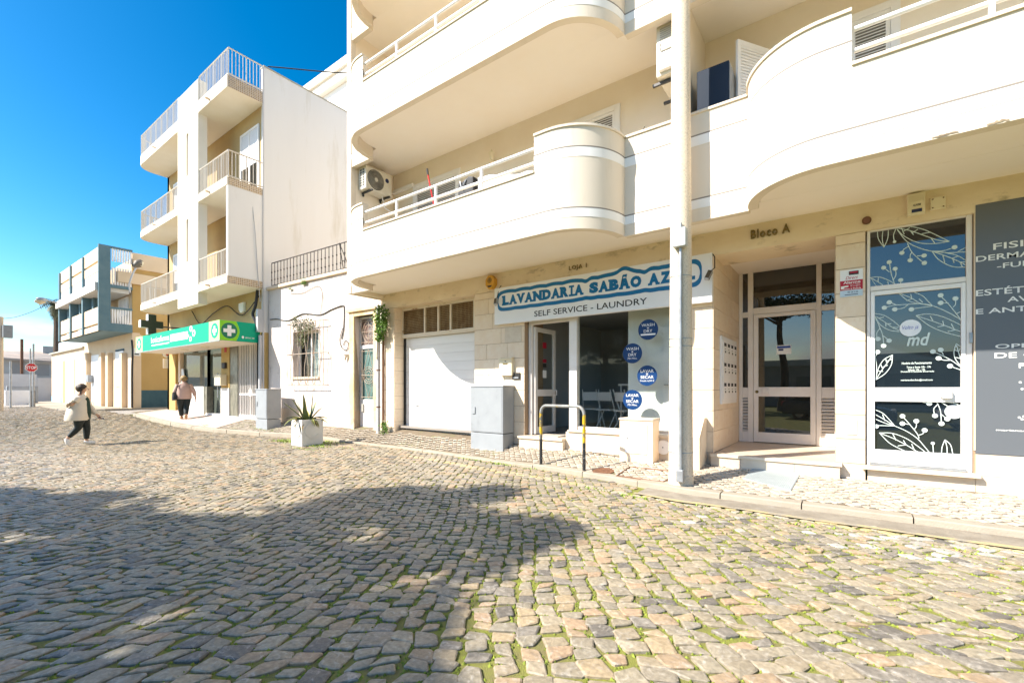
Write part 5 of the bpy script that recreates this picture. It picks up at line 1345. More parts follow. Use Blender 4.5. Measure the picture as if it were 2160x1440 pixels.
# roof railing
rl = thing('roof_railing', 'black iron railing along the terrace of the white house', 'railing', hp(-3, 0, HZ+.1))
zt_ = HZ+.1+.80
y_ = .06
bar('top_rail', 'wrought_iron', rl, hp(HX0+.08, y_, zt_), hp(-.2, y_, zt_), .016)
bar('bottom_rail', 'wrought_iron', rl, hp(HX0+.08, y_, HZ+.16), hp(-.2, y_, HZ+.16), .012)
for i in range(30):
    x = HX0+.08+i*.185
    if x > -.2: break
    bb = bar('baluster', 'wrought_iron', rl, hp(x, y_, HZ+.1), hp(x, y_, zt_), .011)
kb = MB()
for i in range(30):
    x = HX0+.08+i*.185
    if x > -.2: break
    c = hp(x, y_, 0)
    for z in (HZ+.34, HZ+.60): kb.lathe([(.009, z-.035), (.021, z-.015), (.021, z+.015), (.009, z+.035)], (c[0], c[1], 0), 6)
kb.build('knuckles', 'wrought_iron', rl)
b = MB(); xx = -1.9; b.tube([hp(xx-.12, .3, HZ+.12), hp(xx, .06, zt_+.02), hp(xx+.2, .3, HZ+.12)], .014, 6); b.tube([hp(xx-.05, .2, HZ+.45), hp(xx+.1, .2, HZ+.45)], .012, 5); b.build('brace', 'wrought_iron', rl)
# cables and pipes on the white house
def wire(name, label, cat, pts, r=.008, m='black_rubber', group=None, smooth=True):
    o = MB().tube(pts, r, 6).build(name, m, smooth=smooth); return tag(o, label, cat, group)
def hl(px, py, off=-.02): x, z = hxz(px, py); return hp(x, off, z)
def sm(P, n=6):
    out = []; P = [Vector(p) for p in P]; Q = [2*P[0]-P[1]]+P+[2*P[-1]-P[-2]]
    for i in range(1, len(Q)-2):
        for j in range(n):
            t = j/n; a, b_, c, d = Q[i-1:i+3]; out.append(.5*((2*b_)+(c-a)*t+(2*a-5*b_+4*c-d)*t*t+(3*b_-a-3*c+d)*t**3))
    return out+[P[-1]]
wire('cable', 'black cable bundle sagging above the barred window', 'cable', sm([hl(562, 673), hl(585, 673), hl(610, 676), hl(640, 662), hl(676, 664), hl(700, 653), hl(723, 645), hl(727, 652), hl(726, 690), hl(722, 715)]), .014)
wire('cable', 'thin cable looping below the roof railing', 'cable', sm([hl(614, 620), hl(640, 618), hl(665, 605), hl(676, 606), hl(681, 625), hl(677, 662)]), .007)
wire('cable', 'loose black cable coil hanging beside the house number', 'cable', sm([hl(724, 692), hl(718, 715), hl(722, 733), hl(732, 738), hl(736, 726), hl(730, 718), hl(725, 728)]), .010)
dp = thing('downpipe', 'pale downpipe between the white house and the garage pier', 'pipe', (-9.97, 7.5, .3))
px_, pz_ = on(798, 700, 7.5); MB().tube([(px_, 7.5, .25), (px_, 7.5, 3.6)], .05, 12).build('pipe', mat('pipe_grey', (0.52, 0.52, 0.53), .5), dp, smooth=True)
MB().tube([(px_+.13, 7.56, .25), (px_+.13, 7.56, 3.4)], .02, 8).build('thin_pipe', 'rusty_iron', dp, smooth=True)
for z in (.95, 1.9, 2.7): MB().lathe([(.056, z), (.058, z+.03)], (px_, 7.5, 0), 12).build('clamp', 'rusty_iron', dp)
dp = thing('downpipe', 'grey corner downpipe between pharmacy and white house', 'pipe', (-15.6, 7.3, .4))
MB().tube([(-15.60, 7.2, .4), (-15.60, 7.2, 3.2)], .055, 10).build('pipe', 'pipe_grey', dp, smooth=True)
MB().box(-15.69, -15.55, 7.10, 7.3, 3.3, 4.05).build('meter_box', 'pipe_grey', dp, bevel=.01)
MB().tube([(-15.78, 7.22, .6), (-15.78, 7.22, 3.3)], .04, 8).build('dark_pipe', 'black_rubber', dp, smooth=True)

# ---------------------------------------------------------------- pharmacy building
ph = thing('pharmacy_building', 'tall cream apartment block with balconies above the green pharmacy sign', 'building', (-20, 7.3, .4))
PW = mat('pale_warm_render', (0.80, 0.755, 0.67), .9, (0.76, 0.70, 0.60), 1.2, .5, .08, 60)
SIDEW = mat('cool_white_side_wall', (0.75, 0.745, 0.73), .9, (0.71, 0.70, 0.68), .7, .5, .06, 40, col3=(0.60, 0.575, 0.51), n3=1.3, stretch=(1, 1, .14))
MUST = mat('mustard_wall', (0.52, 0.36, 0.14), .9, (0.45, 0.30, 0.11), 1.3, .5, .1, 40)
OLIVE = mat('olive_tan_wall', (0.50, 0.37, 0.18), .9, (0.42, 0.30, 0.15), 1.2, .5)
def mosaic(name):
    m = bpy.data.materials.new(name); m.use_nodes = True; MATS[name] = m; t = m.node_tree; N = t.nodes; L = t.links; p = N['Principled BSDF']; p.inputs['Roughness'].default_value = .4
    tc = N.new('ShaderNodeTexCoord'); sp_ = N.new('ShaderNodeSeparateXYZ'); L.new(tc.outputs['Object'], sp_.inputs[0]); cb = N.new('ShaderNodeCombineXYZ'); L.new(sp_.outputs['Y'], cb.inputs[0]); L.new(sp_.outputs['Z'], cb.inputs[1])
    br = N.new('ShaderNodeTexBrick'); br.offset = 0; br.inputs['Scale'].default_value = 1; br.inputs['Brick Width'].default_value = .055; br.inputs['Row Height'].default_value = .055; br.inputs['Mortar Size'].default_value = .008
    br.inputs['Color1'].default_value = (.42, .27, .12, 1); br.inputs['Color2'].default_value = (.20, .12, .05, 1); br.inputs['Mortar'].default_value = (.62, .55, .45, 1)
    L.new(cb.outputs[0], br.inputs['Vector']); L.new(br.outputs[0], p.inputs['Base Color'])
mosaic('brown_mosaic')
RAILC = mat('rail_cream', (0.58, 0.53, 0.46), .6); SLABT = mat('tan_slab_edge', (0.62, 0.53, 0.43), .85, (0.56, 0.47, 0.37), 3, .5)
PX0, PX1, PY, PB = -24.45, -15.555, 7.3, 6.2
FA, FB = -17.87, -19.72
EZ = EYE
slabs = [(4.73, 4.97), (7.79, 8.03), (10.83, 11.22)]
b = MB(); b.box(PX1-.18, PX1, PY, 16, .2, 12.06); b.build('side_wall', 'cool_white_side_wall', ph)
MB().box(PX1-.21, PX1+.02, PY-.02, 16, 12.061, 12.10).build('wall_coping', mat('stained_coping', (0.42, 0.40, 0.33), .9), ph)
MB().box(PX1-.012, PX1+.012, PY-.05, PY-.0, .5, 12.06).build('corner_gutter', 'pipe_grey', ph)
MB().box(PX0, PX1-.18, 15.7, 16, .2, 12.0).build('back_wall', 'pale_warm_render', ph)
MB().box(PX0, PX0+.2, PY, 15.7, .2, 11.2).build('left_wall', 'pale_warm_render', ph)
b = MB(); b.box(PX0, PX1-.18, PY, PY+.25, 3.3, 4.9); b.build('mezzanine_wall', 'olive_tan_wall', ph)
for (a, c), (d, e) in zip(slabs, slabs[1:]):
    MB().box(PX0, PX1-.18, PY, PY+.25, c, d).build('front_wall', 'olive_tan_wall', ph)
MB().box(PX0, PX1-.18, PY, 15.7, 10.9, 11.2).build('roof_slab', 'pale_warm_render', ph)
zf0 = 4.35
sl1, sl2 = (5.91, 7.42), (8.94, 10.45)
fb = MB(); sxa, sxb = -18.92, -18.70
fb.box(FB, sxa, PB, PB+.16, zf0, 12.0); fb.box(sxb, FA, PB, PB+.16, zf0, 12.0)
for a, c in ((zf0, sl1[0]), (sl1[1], sl2[0]), (sl2[1], 12.0)): fb.box(sxa, sxb, PB+.001, PB+.159, a, c)
fb.box(FB, sxa, PB+.16, PB+.28, zf0, 12.0); fb.box(sxb, FA, PB+.16, PB+.28, zf0, 12.0); fb.box(FB, FA, PB+.28, PY, 4.74, 4.96); fb.box(FB, FA, PB+.28, PY, 7.80, 8.02); fb.box(FB, FA, PB+.28, PY, 10.84, 11.2)
fb.build('tower_fin', 'pale_warm_render', ph)
# balconies
for i, (za, zb_) in enumerate(slabs):
    bb = MB().box(FA, PX1-.01, PB, PY, za, zb_).build('balcony', 'pale_warm_render', ph)
    MB().box(PX1-.009, PX1+.004, PB+.02, PY-.05, za+.01, zb_-.01).build('mosaic_edge', 'brown_mosaic', bb)
    MB().box(FA+.02, PX1-.012, PB-.008, PB, za+.004, zb_+.01).build('slab_lip', 'tan_slab_edge', bb)
    MB().lathe([(.03, PB-.14), (.035, PB-.02)], (-16.9, 0, za+.1), 8, 'y').build('spout', 'peach_paint', bb)
    ztop = zb_+.86
    rails = [((FA, PB+.04), (PX1-.04, PB+.04), 19)]
    if i: rails.append(((PX1-.04, PB+.04), (PX1-.04, PY), 10))
    for (xa, ya), (xb, yb_), n in rails:
        for z in (zb_+.06, ztop): bar('rail', 'rail_cream', bb, (xa, ya, z), (xb, yb_, z), .022)
        for k in range(n+1):
            t = k/n; x, y = lerp(xa, xb, t), lerp(ya, yb_, t); bar('baluster', 'rail_cream', bb, (x, y, zb_+.02), (x, y, ztop), .011 if k % 5 else .018)
    # left balcony, its end rounded off
    E = [(FB, PB), (PX0+.6, PB)] + [(PX0+.6-.6*math.sin(a), PB+.6-.6*math.cos(a)) for a in [math.pi/2*k/5 for k in range(1, 6)]] + [(PX0, PY), (FB, PY)]
    bb = MB().prism(E[::-1], za, zb_).build('balcony', 'pale_warm_render', ph)
    MB().lathe([(.03, PB-.14), (.035, PB-.02)], (-22.0, 0, za+.1), 8, 'y').build('spout', 'peach_paint', bb)
    pth = E[:-2]+[(PX0, PY)]
    pth = [(x, y+.05) if k < 2 else (x+.04, y+.02) for k, (x, y) in enumerate(pth)]
    for (xa, ya), (xb, yb_) in zip(pth, pth[1:]):
        for z in (zb_+.06, ztop): bar('rail', 'rail_cream', bb, (xa, ya, z), (xb, yb_, z), .022)
        n = max(1, round(math.hypot(xb-xa, yb_-ya)/.125))
        for k in range(n):
            t = k/n; x, y = lerp(xa, xb, t), lerp(ya, yb_, t); bar('baluster', 'rail_cream', bb, (x, y, zb_+.02), (x, y, ztop), .011 if k % 5 else .018)
MB().box(PX1-.13, PX1-.005, PB+.012, PY-.01, slabs[0][1]+.001, slabs[1][0]-.001).build('side_screen', 'cool_white_side_wall', ph)
# balcony window of the second floor
def glazed(par, x0, x1, z0, z1, y, m='white_paint'):
    b = MB(); fw = .07
    b.box(x0, x0+fw, y-.05, y-.002, z0, z1); b.box(x1-fw, x1, y-.05, y-.002, z0, z1); b.box(x0+fw, x1-fw, y-.05, y-.002, z1-fw, z1); b.box((x0+x1)/2-.03, (x0+x1)/2+.03, y-.049, y-.003, z0, z1-fw)
    o = b.build('window', m, par); sh = MB().box(x0+fw, x1-fw, y-.03, y-.004, lerp(z0, z1, .45), z1-fw).build('blind', mat('pale_blind', (0.70, 0.70, 0.72), .7, (0.6, 0.6, 0.63), 30, .5, stretch=(.2, 1, 3)), o)
    MB().box(x0+fw, x1-fw, y-.02, y-.01, z0, lerp(z0, z1, .45)).build('pane', 'dark_window_glass', o)
    return o
for i in (0, 1):
    z0 = slabs[i][1]
    glazed(ph, -17.2, -15.85, z0+.02, z0+2.25, PY); glazed(ph, -23.6, -21.2, z0+.02, z0+2.25, PY)
# ground floor
b = MB(); gz = .3
b.box(PX0, -23.5, PY, PY+.3, gz, 3.35); b.build('corner_pier', 'mustard_wall', ph)
pxs = lambda px: X(px, PY)
MB().box(pxs(377), pxs(381), PY-.02, PY+.3, gz, 3.3).build('corner_post', 'peach_paint', ph)
MB().box(pxs(380), pxs(431), PY-.03, PY+.3, gz, Z(400, 815, PY)).build('shop_plinth', 'white_marble', ph)
MB().box(pxs(368), pxs(382), PY+.3, PY+.5, gz, 3.3).build('dark_marble_pier', 'dark_green_marble', ph)
MB().box(pxs(382), pxs(431), PY+.10, PY+.11, Z(400, 815, PY), 3.3).build('shop_window', 'pharmacy_glass', ph)
MB().box(pxs(431), pxs(437), PY-.01, PY+.3, gz, Z(434, 815, PY)).build('dark_marble_jamb', 'dark_green_marble', ph)
MB().box(pxs(431), pxs(468), PY+.2, PY+.21, .5, 3.3).build('glass_door', 'pharmacy_glass', ph)
MB().tube([(pxs(452), PY+.12, 1.1), (pxs(452), PY+.12, 2.05)], .02).build('door_pull', 'galvanised_steel', ph)
MB().box(pxs(437), pxs(470), PY-.05, PY+.25, .25, .50).build('door_step', 'white_marble', ph)
MB().box(pxs(468), pxs(485), PY-.02, PY+.3, Z(475, 818, PY), 3.3).build('ochre_pier', 'mustard_wall', ph)
MB().box(pxs(468), pxs(485), PY-.04, PY+.3, .3, Z(475, 818, PY)-.002).build('pier_foot', 'white_marble', ph)
MB().box(pxs(485), pxs(501), PY, PY+.3, .3, 3.3).build('dark_marble_pier', 'dark_green_marble', ph)
MB().box(pxs(544), PX1+.003, PY-.012, PY+.3, .3, 3.3).build('corner_pier', 'mustard_wall', ph)
MB().box(PX0, PX1, PY+.9, PY+1.0, .3, 3.4).build('inner_wall', 'dark_interior', ph)
MB().box(pxs(485), pxs(546), PY-.06, PY+.3, .2, .46).build('gate_step', 'white_marble', ph)
gt = thing('white_gate', 'white barred gate beside the pharmacy shop door', 'gate', (pxs(522), PY, .46))
g0, g1 = pxs(501), pxs(544); zt_ = 3.05
for k in range(13):
    x = lerp(g0, g1, k/12); bar('gate_bar', 'white_aluminium', gt, (x, PY+.06, .47), (x, PY+.06, zt_), .030 if k in (0, 7, 12) else .020)
for z in (.50, 1.25, 3.02): piece('gate_rail', 'white_aluminium', gt, g0, g1, PY+.045, PY+.075, z-.03, z+.03)
MB().box(lerp(g0, g1, .52), lerp(g0, g1, .64), PY+.03, PY+.1, 1.2, 1.42).build('lock_box', 'white_aluminium', gt)
# hanging fixtures of the shop front
t = thing('parcel_box', 'cream and ochre wall box beside the pharmacy door', 'wall box', (pxs(473), PY-.2, 1.4))
MB().box(pxs(467), pxs(480), PY-.24, PY-.022, Z(472, 813, PY), Z(472, 790, PY)).build('housing', 'ivory_plastic', t, bevel=.02)
t = thing('black_intercom', 'round black device on the ochre pharmacy pier', 'intercom', (pxs(475), PY-.1, 2.4))
MB().box(pxs(473), pxs(480), PY-.10, PY-.021, Z(475, 777, PY), Z(475, 765, PY)).build('housing', 'black_rubber', t, bevel=.02)
t = thing('red_notice', 'small red and white notice on the ochre pharmacy pier', 'notice', (pxs(475), PY, 2.9))
MB().box(pxs(475), pxs(479.5), PY-.03, PY-.022, Z(475, 743, PY), Z(475, 731, PY)).build('red_half', 'red_print', t)
MB().box(pxs(475), pxs(479.5), PY-.03, PY-.022, Z(475, 730, PY), Z(475, 724, PY)).build('white_half', 'paper_white', t)
t = thing('poster_stand', 'white poster standing in the pharmacy window', 'poster', (pxs(380), PY, 1.6))
b = MB(); b.prism([(pxs(376), Z(376, 778, PY)), (pxs(385), Z(385, 778, PY)), (pxs(389), Z(389, 812, PY)), (pxs(381), Z(381, 812, PY))], PY+.02, PY+.05, 'y'); b.build('board', 'paper_white', t)
t = thing('white_siren', 'white alarm box under the pharmacy balcony', 'alarm', (pxs(510), PY, 4))
cx, cz = on(511, 649, PY-.05); MB().prism([(cx-.18, cz+.16), (cx-.18, cz-.06), (cx-.05, cz-.18), (cx+.16, cz-.14), (cx+.18, cz+.18)], PY-.10, PY, 'y').build('housing', 'white_paint', t, bevel=.02)
# canopy sign
cs = thing('pharmacy_canopy', 'green pharmacy canopy sign with white crosses and lettering', 'sign', (-20, 6.04, 2.96))
CX0, CX1, CYF, cz0, cz1 = -23.9, -15.72, 6.04, 2.955, 3.58
GREEN = mat('pharmacy_green', (0.0, 0.35, 0.205), .5, spec=.2); LIME = mat('lime_green', (0.22, 0.60, 0.01), .35); DKG = mat('dark_green_print', (0.0, 0.16, 0.085), .35); LIMEP = mat('pale_lime', (0.52, 0.74, 0.26), .35)
MB().box(CX0, CX1, CYF+.02, PY, cz0, cz0+.06).build('canopy_soffit', 'pale_warm_render', cs)
MB().box(CX0, CX1, CYF, CYF+.08, cz0+.001, cz1).build('front_board', 'pharmacy_green', cs)
MB().box(CX1-.06, CX1+.012, CYF+.002, PY-.05, cz0+.0, cz1).build('side_board', 'pharmacy_green', cs)
MB().box(CX0-.01, CX1+.012, CYF-.012, CYF+.0, cz0-.03, cz0).build('lower_trim', 'galvanised_steel', cs)
def cross(cx, cz, s, y): b = MB(); w_ = s*.36; b.prism([(cx-w_/2, cz-s/2), (cx+w_/2, cz-s/2), (cx+w_/2, cz-w_/2), (cx+s/2, cz-w_/2), (cx+s/2, cz+w_/2), (cx+w_/2, cz+w_/2), (cx+w_/2, cz+s/2), (cx-w_/2, cz+s/2), (cx-w_/2, cz+w_/2), (cx-s/2, cz+w_/2), (cx-s/2, cz-w_/2), (cx-w_/2, cz-w_/2)], y, y+.002, 'y'); return b
zc = (cz0+cz1)/2
def ell(cx, cz, rx, rz, y, nm, m, par, n=28): MB().prism([(cx+rx*math.cos(2*math.pi*i/n), cz+rz*math.sin(2*math.pi*i/n)) for i in range(n)], y, y+.002, 'y').build(nm, m, par)
for xa, xb in ((CX0, CX0+.85), (CX1-.80, CX1)):
    MB().box(xa, xb, CYF-.004, CYF-.001, cz0+.002, cz1-.001).build('lime_field', 'pale_lime', cs)
    c = xa+.42 if xa < -20 else xb-.36
    ell(c, zc, .27, .24, CYF-.007, 'green_roundel', 'pharmacy_green', cs); cross(c, zc, .30, CYF-.010).build('white_cross', 'paper_white', cs)
text('boticafarma', X(319, CYF), X(357, CYF), cz0+.27, cz0+.50, CYF-.004, 'paper_white', cs, .01)
MB().box(X(320, CYF), X(357, CYF), CYF-.004, CYF-.002, cz0+.15, cz0+.20).build('underline', 'paper_white', cs)
MB().box(X(359, CYF), X(396.5, CYF), CYF-.004, CYF-.002, cz0+.20, cz0+.46).build('white_block', 'paper_white', cs)
for px, zz, r in ((403, .53, .12), (409, .36, .13), (402, .18, .10), (398, .30, .05)):
    cx = X(px, CYF); k = 18; A = [(cx+r*1.05*math.cos(2*math.pi*i/k), CYF-.005, cz0+zz*1.0+r*.9*math.sin(2*math.pi*i/k)) for i in range(k+1)]; B = [(cx+r*.55*math.cos(2*math.pi*i/k), CYF-.005, cz0+zz+r*.42*math.sin(2*math.pi*i/k)) for i in range(k+1)]
    A = [(p[0], p[1], min(p[2], cz1-.01)) for p in A]; B = [(p[0], p[1], min(p[2], cz1-.01)) for p in B]
    MB().strip(A, B).build('ring_emblem', 'paper_white', cs)
sxp = CX1+.013
b = MB(); n = 20; P = [(CYF+.004, cz0+.004)] + [(CYF+.47+.10*math.sin(math.pi*i/n), lerp(cz0+.004, cz1-.003, i/n)) for i in range(n+1)] + [(CYF+.004, cz1-.003)]
b.prism(P, sxp, sxp+.002, 'x'); b.build('lime_field', 'lime_green', cs)
k = 28; MB().prism([(CYF+.27+.235*math.cos(2*math.pi*i/k), zc+.25*math.sin(2*math.pi*i/k)) for i in range(k)], sxp+.003, sxp+.005, 'x').build('green_roundel', 'dark_green_print', cs)
w_, s_ = .115, .34; cy = CYF+.27
MB().prism([(cy-w_/2, zc-s_/2), (cy+w_/2, zc-s_/2), (cy+w_/2, zc-w_/2), (cy+s_/2, zc-w_/2), (cy+s_/2, zc+w_/2), (cy+w_/2, zc+w_/2), (cy+w_/2, zc+s_/2), (cy-w_/2, zc+s_/2), (cy-w_/2, zc+w_/2), (cy-s_/2, zc+w_/2), (cy-s_/2, zc-w_/2), (cy-w_/2, zc-w_/2)], sxp+.006, sxp+.008, 'x').build('white_cross', 'paper_white', cs)
text('289 813 308', CYF+.74, CYF+1.02, cz0+.11, cz0+.16, sxp+.003, 'paper_white', cs, .01, facing='x')
MB().prism([(CYF+.67+.035*math.cos(2*math.pi*i/14), cz0+.14+.045*math.sin(2*math.pi*i/14)) for i in range(14)], sxp+.002, sxp+.004, 'x').build('phone_symbol', 'paper_white', cs)
for px in (409, 366):
    MB().lathe([(.12, cz0-.035), (.14, cz0-.001)], (X(px+20, 6.6), 6.65, 0), 20).build('soffit_lamp', 'ivory_plastic', cs)
# hanging cross
xcx, xcz = on(322, 684, 6.2)
cr_ = thing('pharmacy_cross', 'dark pharmacy cross hanging from a bracket under the balcony', 'sign', (-22.5, 6.2, 4))
xs__ = -22.2; ya_, za_ = onx(297, 684, xs__); yb2, zb2_ = onx(345, 684, xs__); ycc, zcc = onx(322, 684, xs__)
s_ = abs(yb2-ya_); w_ = s_*.36
def crossx(y, z, s, w_): return [(y-w_/2, z-s/2), (y+w_/2, z-s/2), (y+w_/2, z-w_/2), (y+s/2, z-w_/2), (y+s/2, z+w_/2), (y+w_/2, z+w_/2), (y+w_/2, z+s/2), (y-w_/2, z+s/2), (y-w_/2, z+w_/2), (y-s/2, z+w_/2), (y-s/2, z-w_/2), (y-w_/2, z-w_/2)]
hgt = Z(322, 663, 6.3)-Z(322, 705, 6.3)
Y0, Z0 = (ya_+yb2)/2, onx(322, 684, xs__)[1]
sv = onx(322, 663, xs__)[1]-onx(322, 705, xs__)[1]
def crs(y, z, sy, sz): a, c = sy*.18, sz*.18; return [(y-a, z-sz/2), (y+a, z-sz/2), (y+a, z-c), (y+sy/2, z-c), (y+sy/2, z+c), (y+a, z+c), (y+a, z+sz/2), (y-a, z+sz/2), (y-a, z+c), (y-sy/2, z+c), (y-sy/2, z-c), (y-a, z-c)]
MB().prism(crs(Y0, Z0, s_*.97, sv*.97), xs__-.02, xs__+.012, 'x').build('led_face', mat('unlit_led_green', (0.035, 0.05, 0.032), .35, (0.05, 0.075, 0.045), 60, .5), cr_)
MB().prism(crs(Y0, Z0, s_, sv), xs__-.26, xs__-.021, 'x').build('housing', 'white_paint', cr_)
MB().tube([(xs__-.14, Y0+s_*.5, Z0-.05), (xs__-.14, PY, Z0-.05)], .03).build('bracket', 'dark_metal', cr_)
wire('cable', 'black cables sagging along the wall above the green canopy', 'cable', sm([(-15.75, 7.26, 4.55), (-17, 7.24, 4.0), (-18.2, 7.24, 4.45), (-19.4, 7.24, 4.3), (-20.6, 7.24, 4.0), (-21.5, 7.24, 4.6)]), .018)
wire('cable', 'twisted black cable bunch at the pharmacy corner', 'cable', sm([(-15.85, 7.18, 3.2), (-15.72, 7.12, 3.6), (-15.9, 7.1, 3.9), (-15.74, 7.12, 4.2), (-15.8, 7.2, 4.7)]), .045)
wire('cable', 'thin cable hanging down the pharmacy side wall', 'cable', sm([(-15.62, 6.9, 7.9), (-15.52, 7.0, 6.6), (-15.54, 7.1, 5.2), (-15.60, 7.2, 4.3)]), .012, 'pipe_grey')
ovw = wire('overhead_cable', 'thin overhead cable from the pharmacy roof to the white block behind', 'cable', sm([(-15.5, 7.4, 12.1), (-13.2, 9.4, 12.05), (-11.5, 11.2, 12.7), (-9.9, 12.0, 13.4)]), .018)

# white block behind
wb = thing('white_building', 'tall white block with a plain cornice behind the pharmacy', 'building', (-14, 17, .3))
y_ = 17.0; x0, z0 = on(655, 186, y_); x1 = X(760, y_)
b = MB(); zt_ = Z(700, 158, y_); b.box(x0+.4, -8, y_, y_+6, .2, zt_-1.1); b.build('wall', mat('white_block_wall', (0.84, 0.84, 0.83), .9), wb)
MB().box(x0-.0, -8, y_-.35, y_+6, zt_-1.09, zt_-.5).box(x0-.2, -8, y_-.5, y_+6, zt_-.499, zt_).build('cornice', 'pale_warm_render', wb)

# ---------------------------------------------------------------- ochre building with the blue framed loggia
yb = thing('ochre_building', 'two storey ochre building with a blue framed projecting loggia', 'building', (-34, 7.2, .4))
YCR = mat('pale_peach_wall', (0.72, 0.57, 0.40), .9, (0.68, 0.52, 0.35), 1.2, .5); YOC = mat('deep_ochre_wall', (0.50, 0.33, 0.125), .9, (0.45, 0.29, 0.105), .9, .5)
TEALB = mat('grey_blue_paint', (0.10, 0.18, 0.22), .8, (0.14, 0.22, 0.25), 2, .5)
DADO = mat('dark_teal_dado', (0.035, 0.085, 0.105), .8, (0.06, 0.12, 0.14), 3, .5)
BX1 = -29.05; BY0, BYF = 5.93, 7.2; BX0 = -38.0; gz = .42
z_fl, z_top = 4.28, 8.42
b = MB(); b.box(BX0-.7, BX1, BYF, BYF+.3, gz+0.0, z_fl); b.build('front_wall', 'pale_peach_wall', yb)
b = MB(); b.box(BX1-.3, BX1+.0, BYF+.3, 16, .1, 8.0); b.box(BX1-.3, BX1-.002, BYF, BYF+.3, z_fl, 8.0); b.build('side_wall', 'deep_ochre_wall', yb)
MB().box(BX1-.01, BX1+.012, BYF+.02, 16, .1, 1.38).build('side_dado', 'dark_teal_dado', yb)
MB().box(BX1-.05, BX1+.02, BYF-.02, BYF+.35, .1, 4.2).build('corner_strip', 'pale_peach_wall', yb)
MB().box(BX1-.2, BX1+.10, BYF-.6, 16, 6.72, 7.25).build('side_band', 'pale_peach_wall', yb)
MB().box(BX1-.2, BX1+.04, BYF-.0, 16, 7.5, 8.30).build('side_parapet', 'pale_peach_wall', yb)
MB().box(BX0-.7, BX1-.3, BYF+.3, 16, 8.0, 8.1).build('roof', 'pale_peach_wall', yb)
# loggia: floor, bands, fins
lg = MB().box(BX0, BX1, BY0+.06, BYF, z_fl, z_fl+.14).build('loggia', 'grey_blue_paint', yb)
bz = [(z_fl, 4.56, 'pale_peach_wall'), (4.66, 5.44, 'pale_peach_wall'), (7.18, 7.60, 'pale_peach_wall'), (7.71, z_top-.05, 'pale_peach_wall')]
for a, c, m in bz: MB().box(BX0, BX1-.05, BY0+.05, BY0+.16, a, c).build('front_band', m, lg)
MB().box(BX0, BX1-.05, BY0+.07, BY0+.14, 6.60, 7.18).box(BX0, BX1-.1, BY0-.14, BYF-.1, 6.20, 6.599).build('upper_panel', mat('pale_grey_panel', (0.62, 0.60, 0.57), .8), lg)
for px in (125, 148, 174):
    x = X(px, BY0); MB().box(x-.12, x+.12, BY0-.02, BY0+.30, z_fl-.01, z_top-.1).build('blue_fin', 'grey_blue_paint', lg)
    MB().box(x-.12, x+.55, BY0+.31, BY0+.6, 5.3, 6.19).build('blue_column', 'grey_blue_paint', lg)
b = MB(); b.box(BX1-.10, BX1+.03, BY0-.03, BY0+.42, z_fl-.02, z_top)
b.box(BX1-.10, BX1+.028, BY0+.42, BYF, z_fl-.02, 4.66); b.box(BX1-.10, BX1+.028, BY0+.42, BYF, 6.40, 6.54); b.box(BX1-.10, BX1+.028, BY0+.42, BYF, 5.36, 5.46); b.box(BX1-.10, BX1+.028, BY0+.42, BYF, z_top-.1, z_top); b.build('blue_frame', 'grey_blue_paint', lg)
for a, c in ((4.66, 5.36), (6.54, 7.40), (7.70, z_top-.1)):
    for k in range(8):
        y = lerp(BY0+.50, BYF-.06, k/7); piece('slat', 'white_paint', lg, BX1-.05, BX1-.0, y-.032, y+.032, a, c)
MB().box(BX0, BX1-.1, BYF-.01, BYF+.2, z_fl+.1, 8).build('loggia_wall', 'pale_peach_wall', lg)
glazed(lg, -31.2, -29.6, 4.5, 6.15, BYF-.012)
# ground-floor openings
def ydoor(p0, p1, py0, py1, m, nm, rec=.0):
    xa, xb = X(p0, BYF), X(p1, BYF); return MB().box(xa, xb, BYF-.04-rec, BYF+.01, Z(p0, py1, BYF), Z(p0, py0, BYF)).build(nm, m, yb)
d = ydoor(194, 215, 750, 847, 'white_paint', 'garage_door'); d = ydoor(245, 262, 740, 815, 'white_paint', 'white_shutter')
ydoor(245, 262, 738, 742, 'grey_blue_paint', 'blue_head'); ydoor(177, 186, 752, 845, mat('recess_grey', (0.30, 0.28, 0.26), .8), 'recess')
for p in (187, 219, 233, 264):
    MB().box(X(p, BYF), X(p+ (5 if p < 260 else 4), BYF), BYF-.22, BYF+.0, .3, Z(p, 745, BYF)).build('pilaster', 'pale_peach_wall', yb)
MB().box(X(180, BYF-.3), X(185, BYF-.3), BYF-.3, BYF, Z(182, 806, BYF), Z(182, 792, BYF)).build('meter_box', 'grey_cabinet_paint', yb)
wire('cable', 'dark cable running down the corner of the ochre building', 'cable', sm([(BX1+.1, BYF-.05, 3.9), (BX1+.15, BYF-.03, 3.3), (BX1+.06, BYF-.03, 2.4), (BX1+.06, BYF-.03, .5)]), .045)
sgn = thing('street_sign', 'small white street name plate on the ochre side wall', 'sign', (BX1, 7.6, 2.7))
y0_, z0_ = onx(281, 750, BX1); y1_, z1_ = onx(296, 735, BX1); MB().box(BX1+.013, BX1+.03, y0_, y1_, z0_, z1_).build('plate', 'paper_white', sgn)
MB().box(BX1+.0301, BX1+.0315, lerp(y0_, y1_, .15), lerp(y0_, y1_, .8), lerp(z0_, z1_, .15), lerp(z0_, z1_, .3)).build('print', 'black_print', sgn)
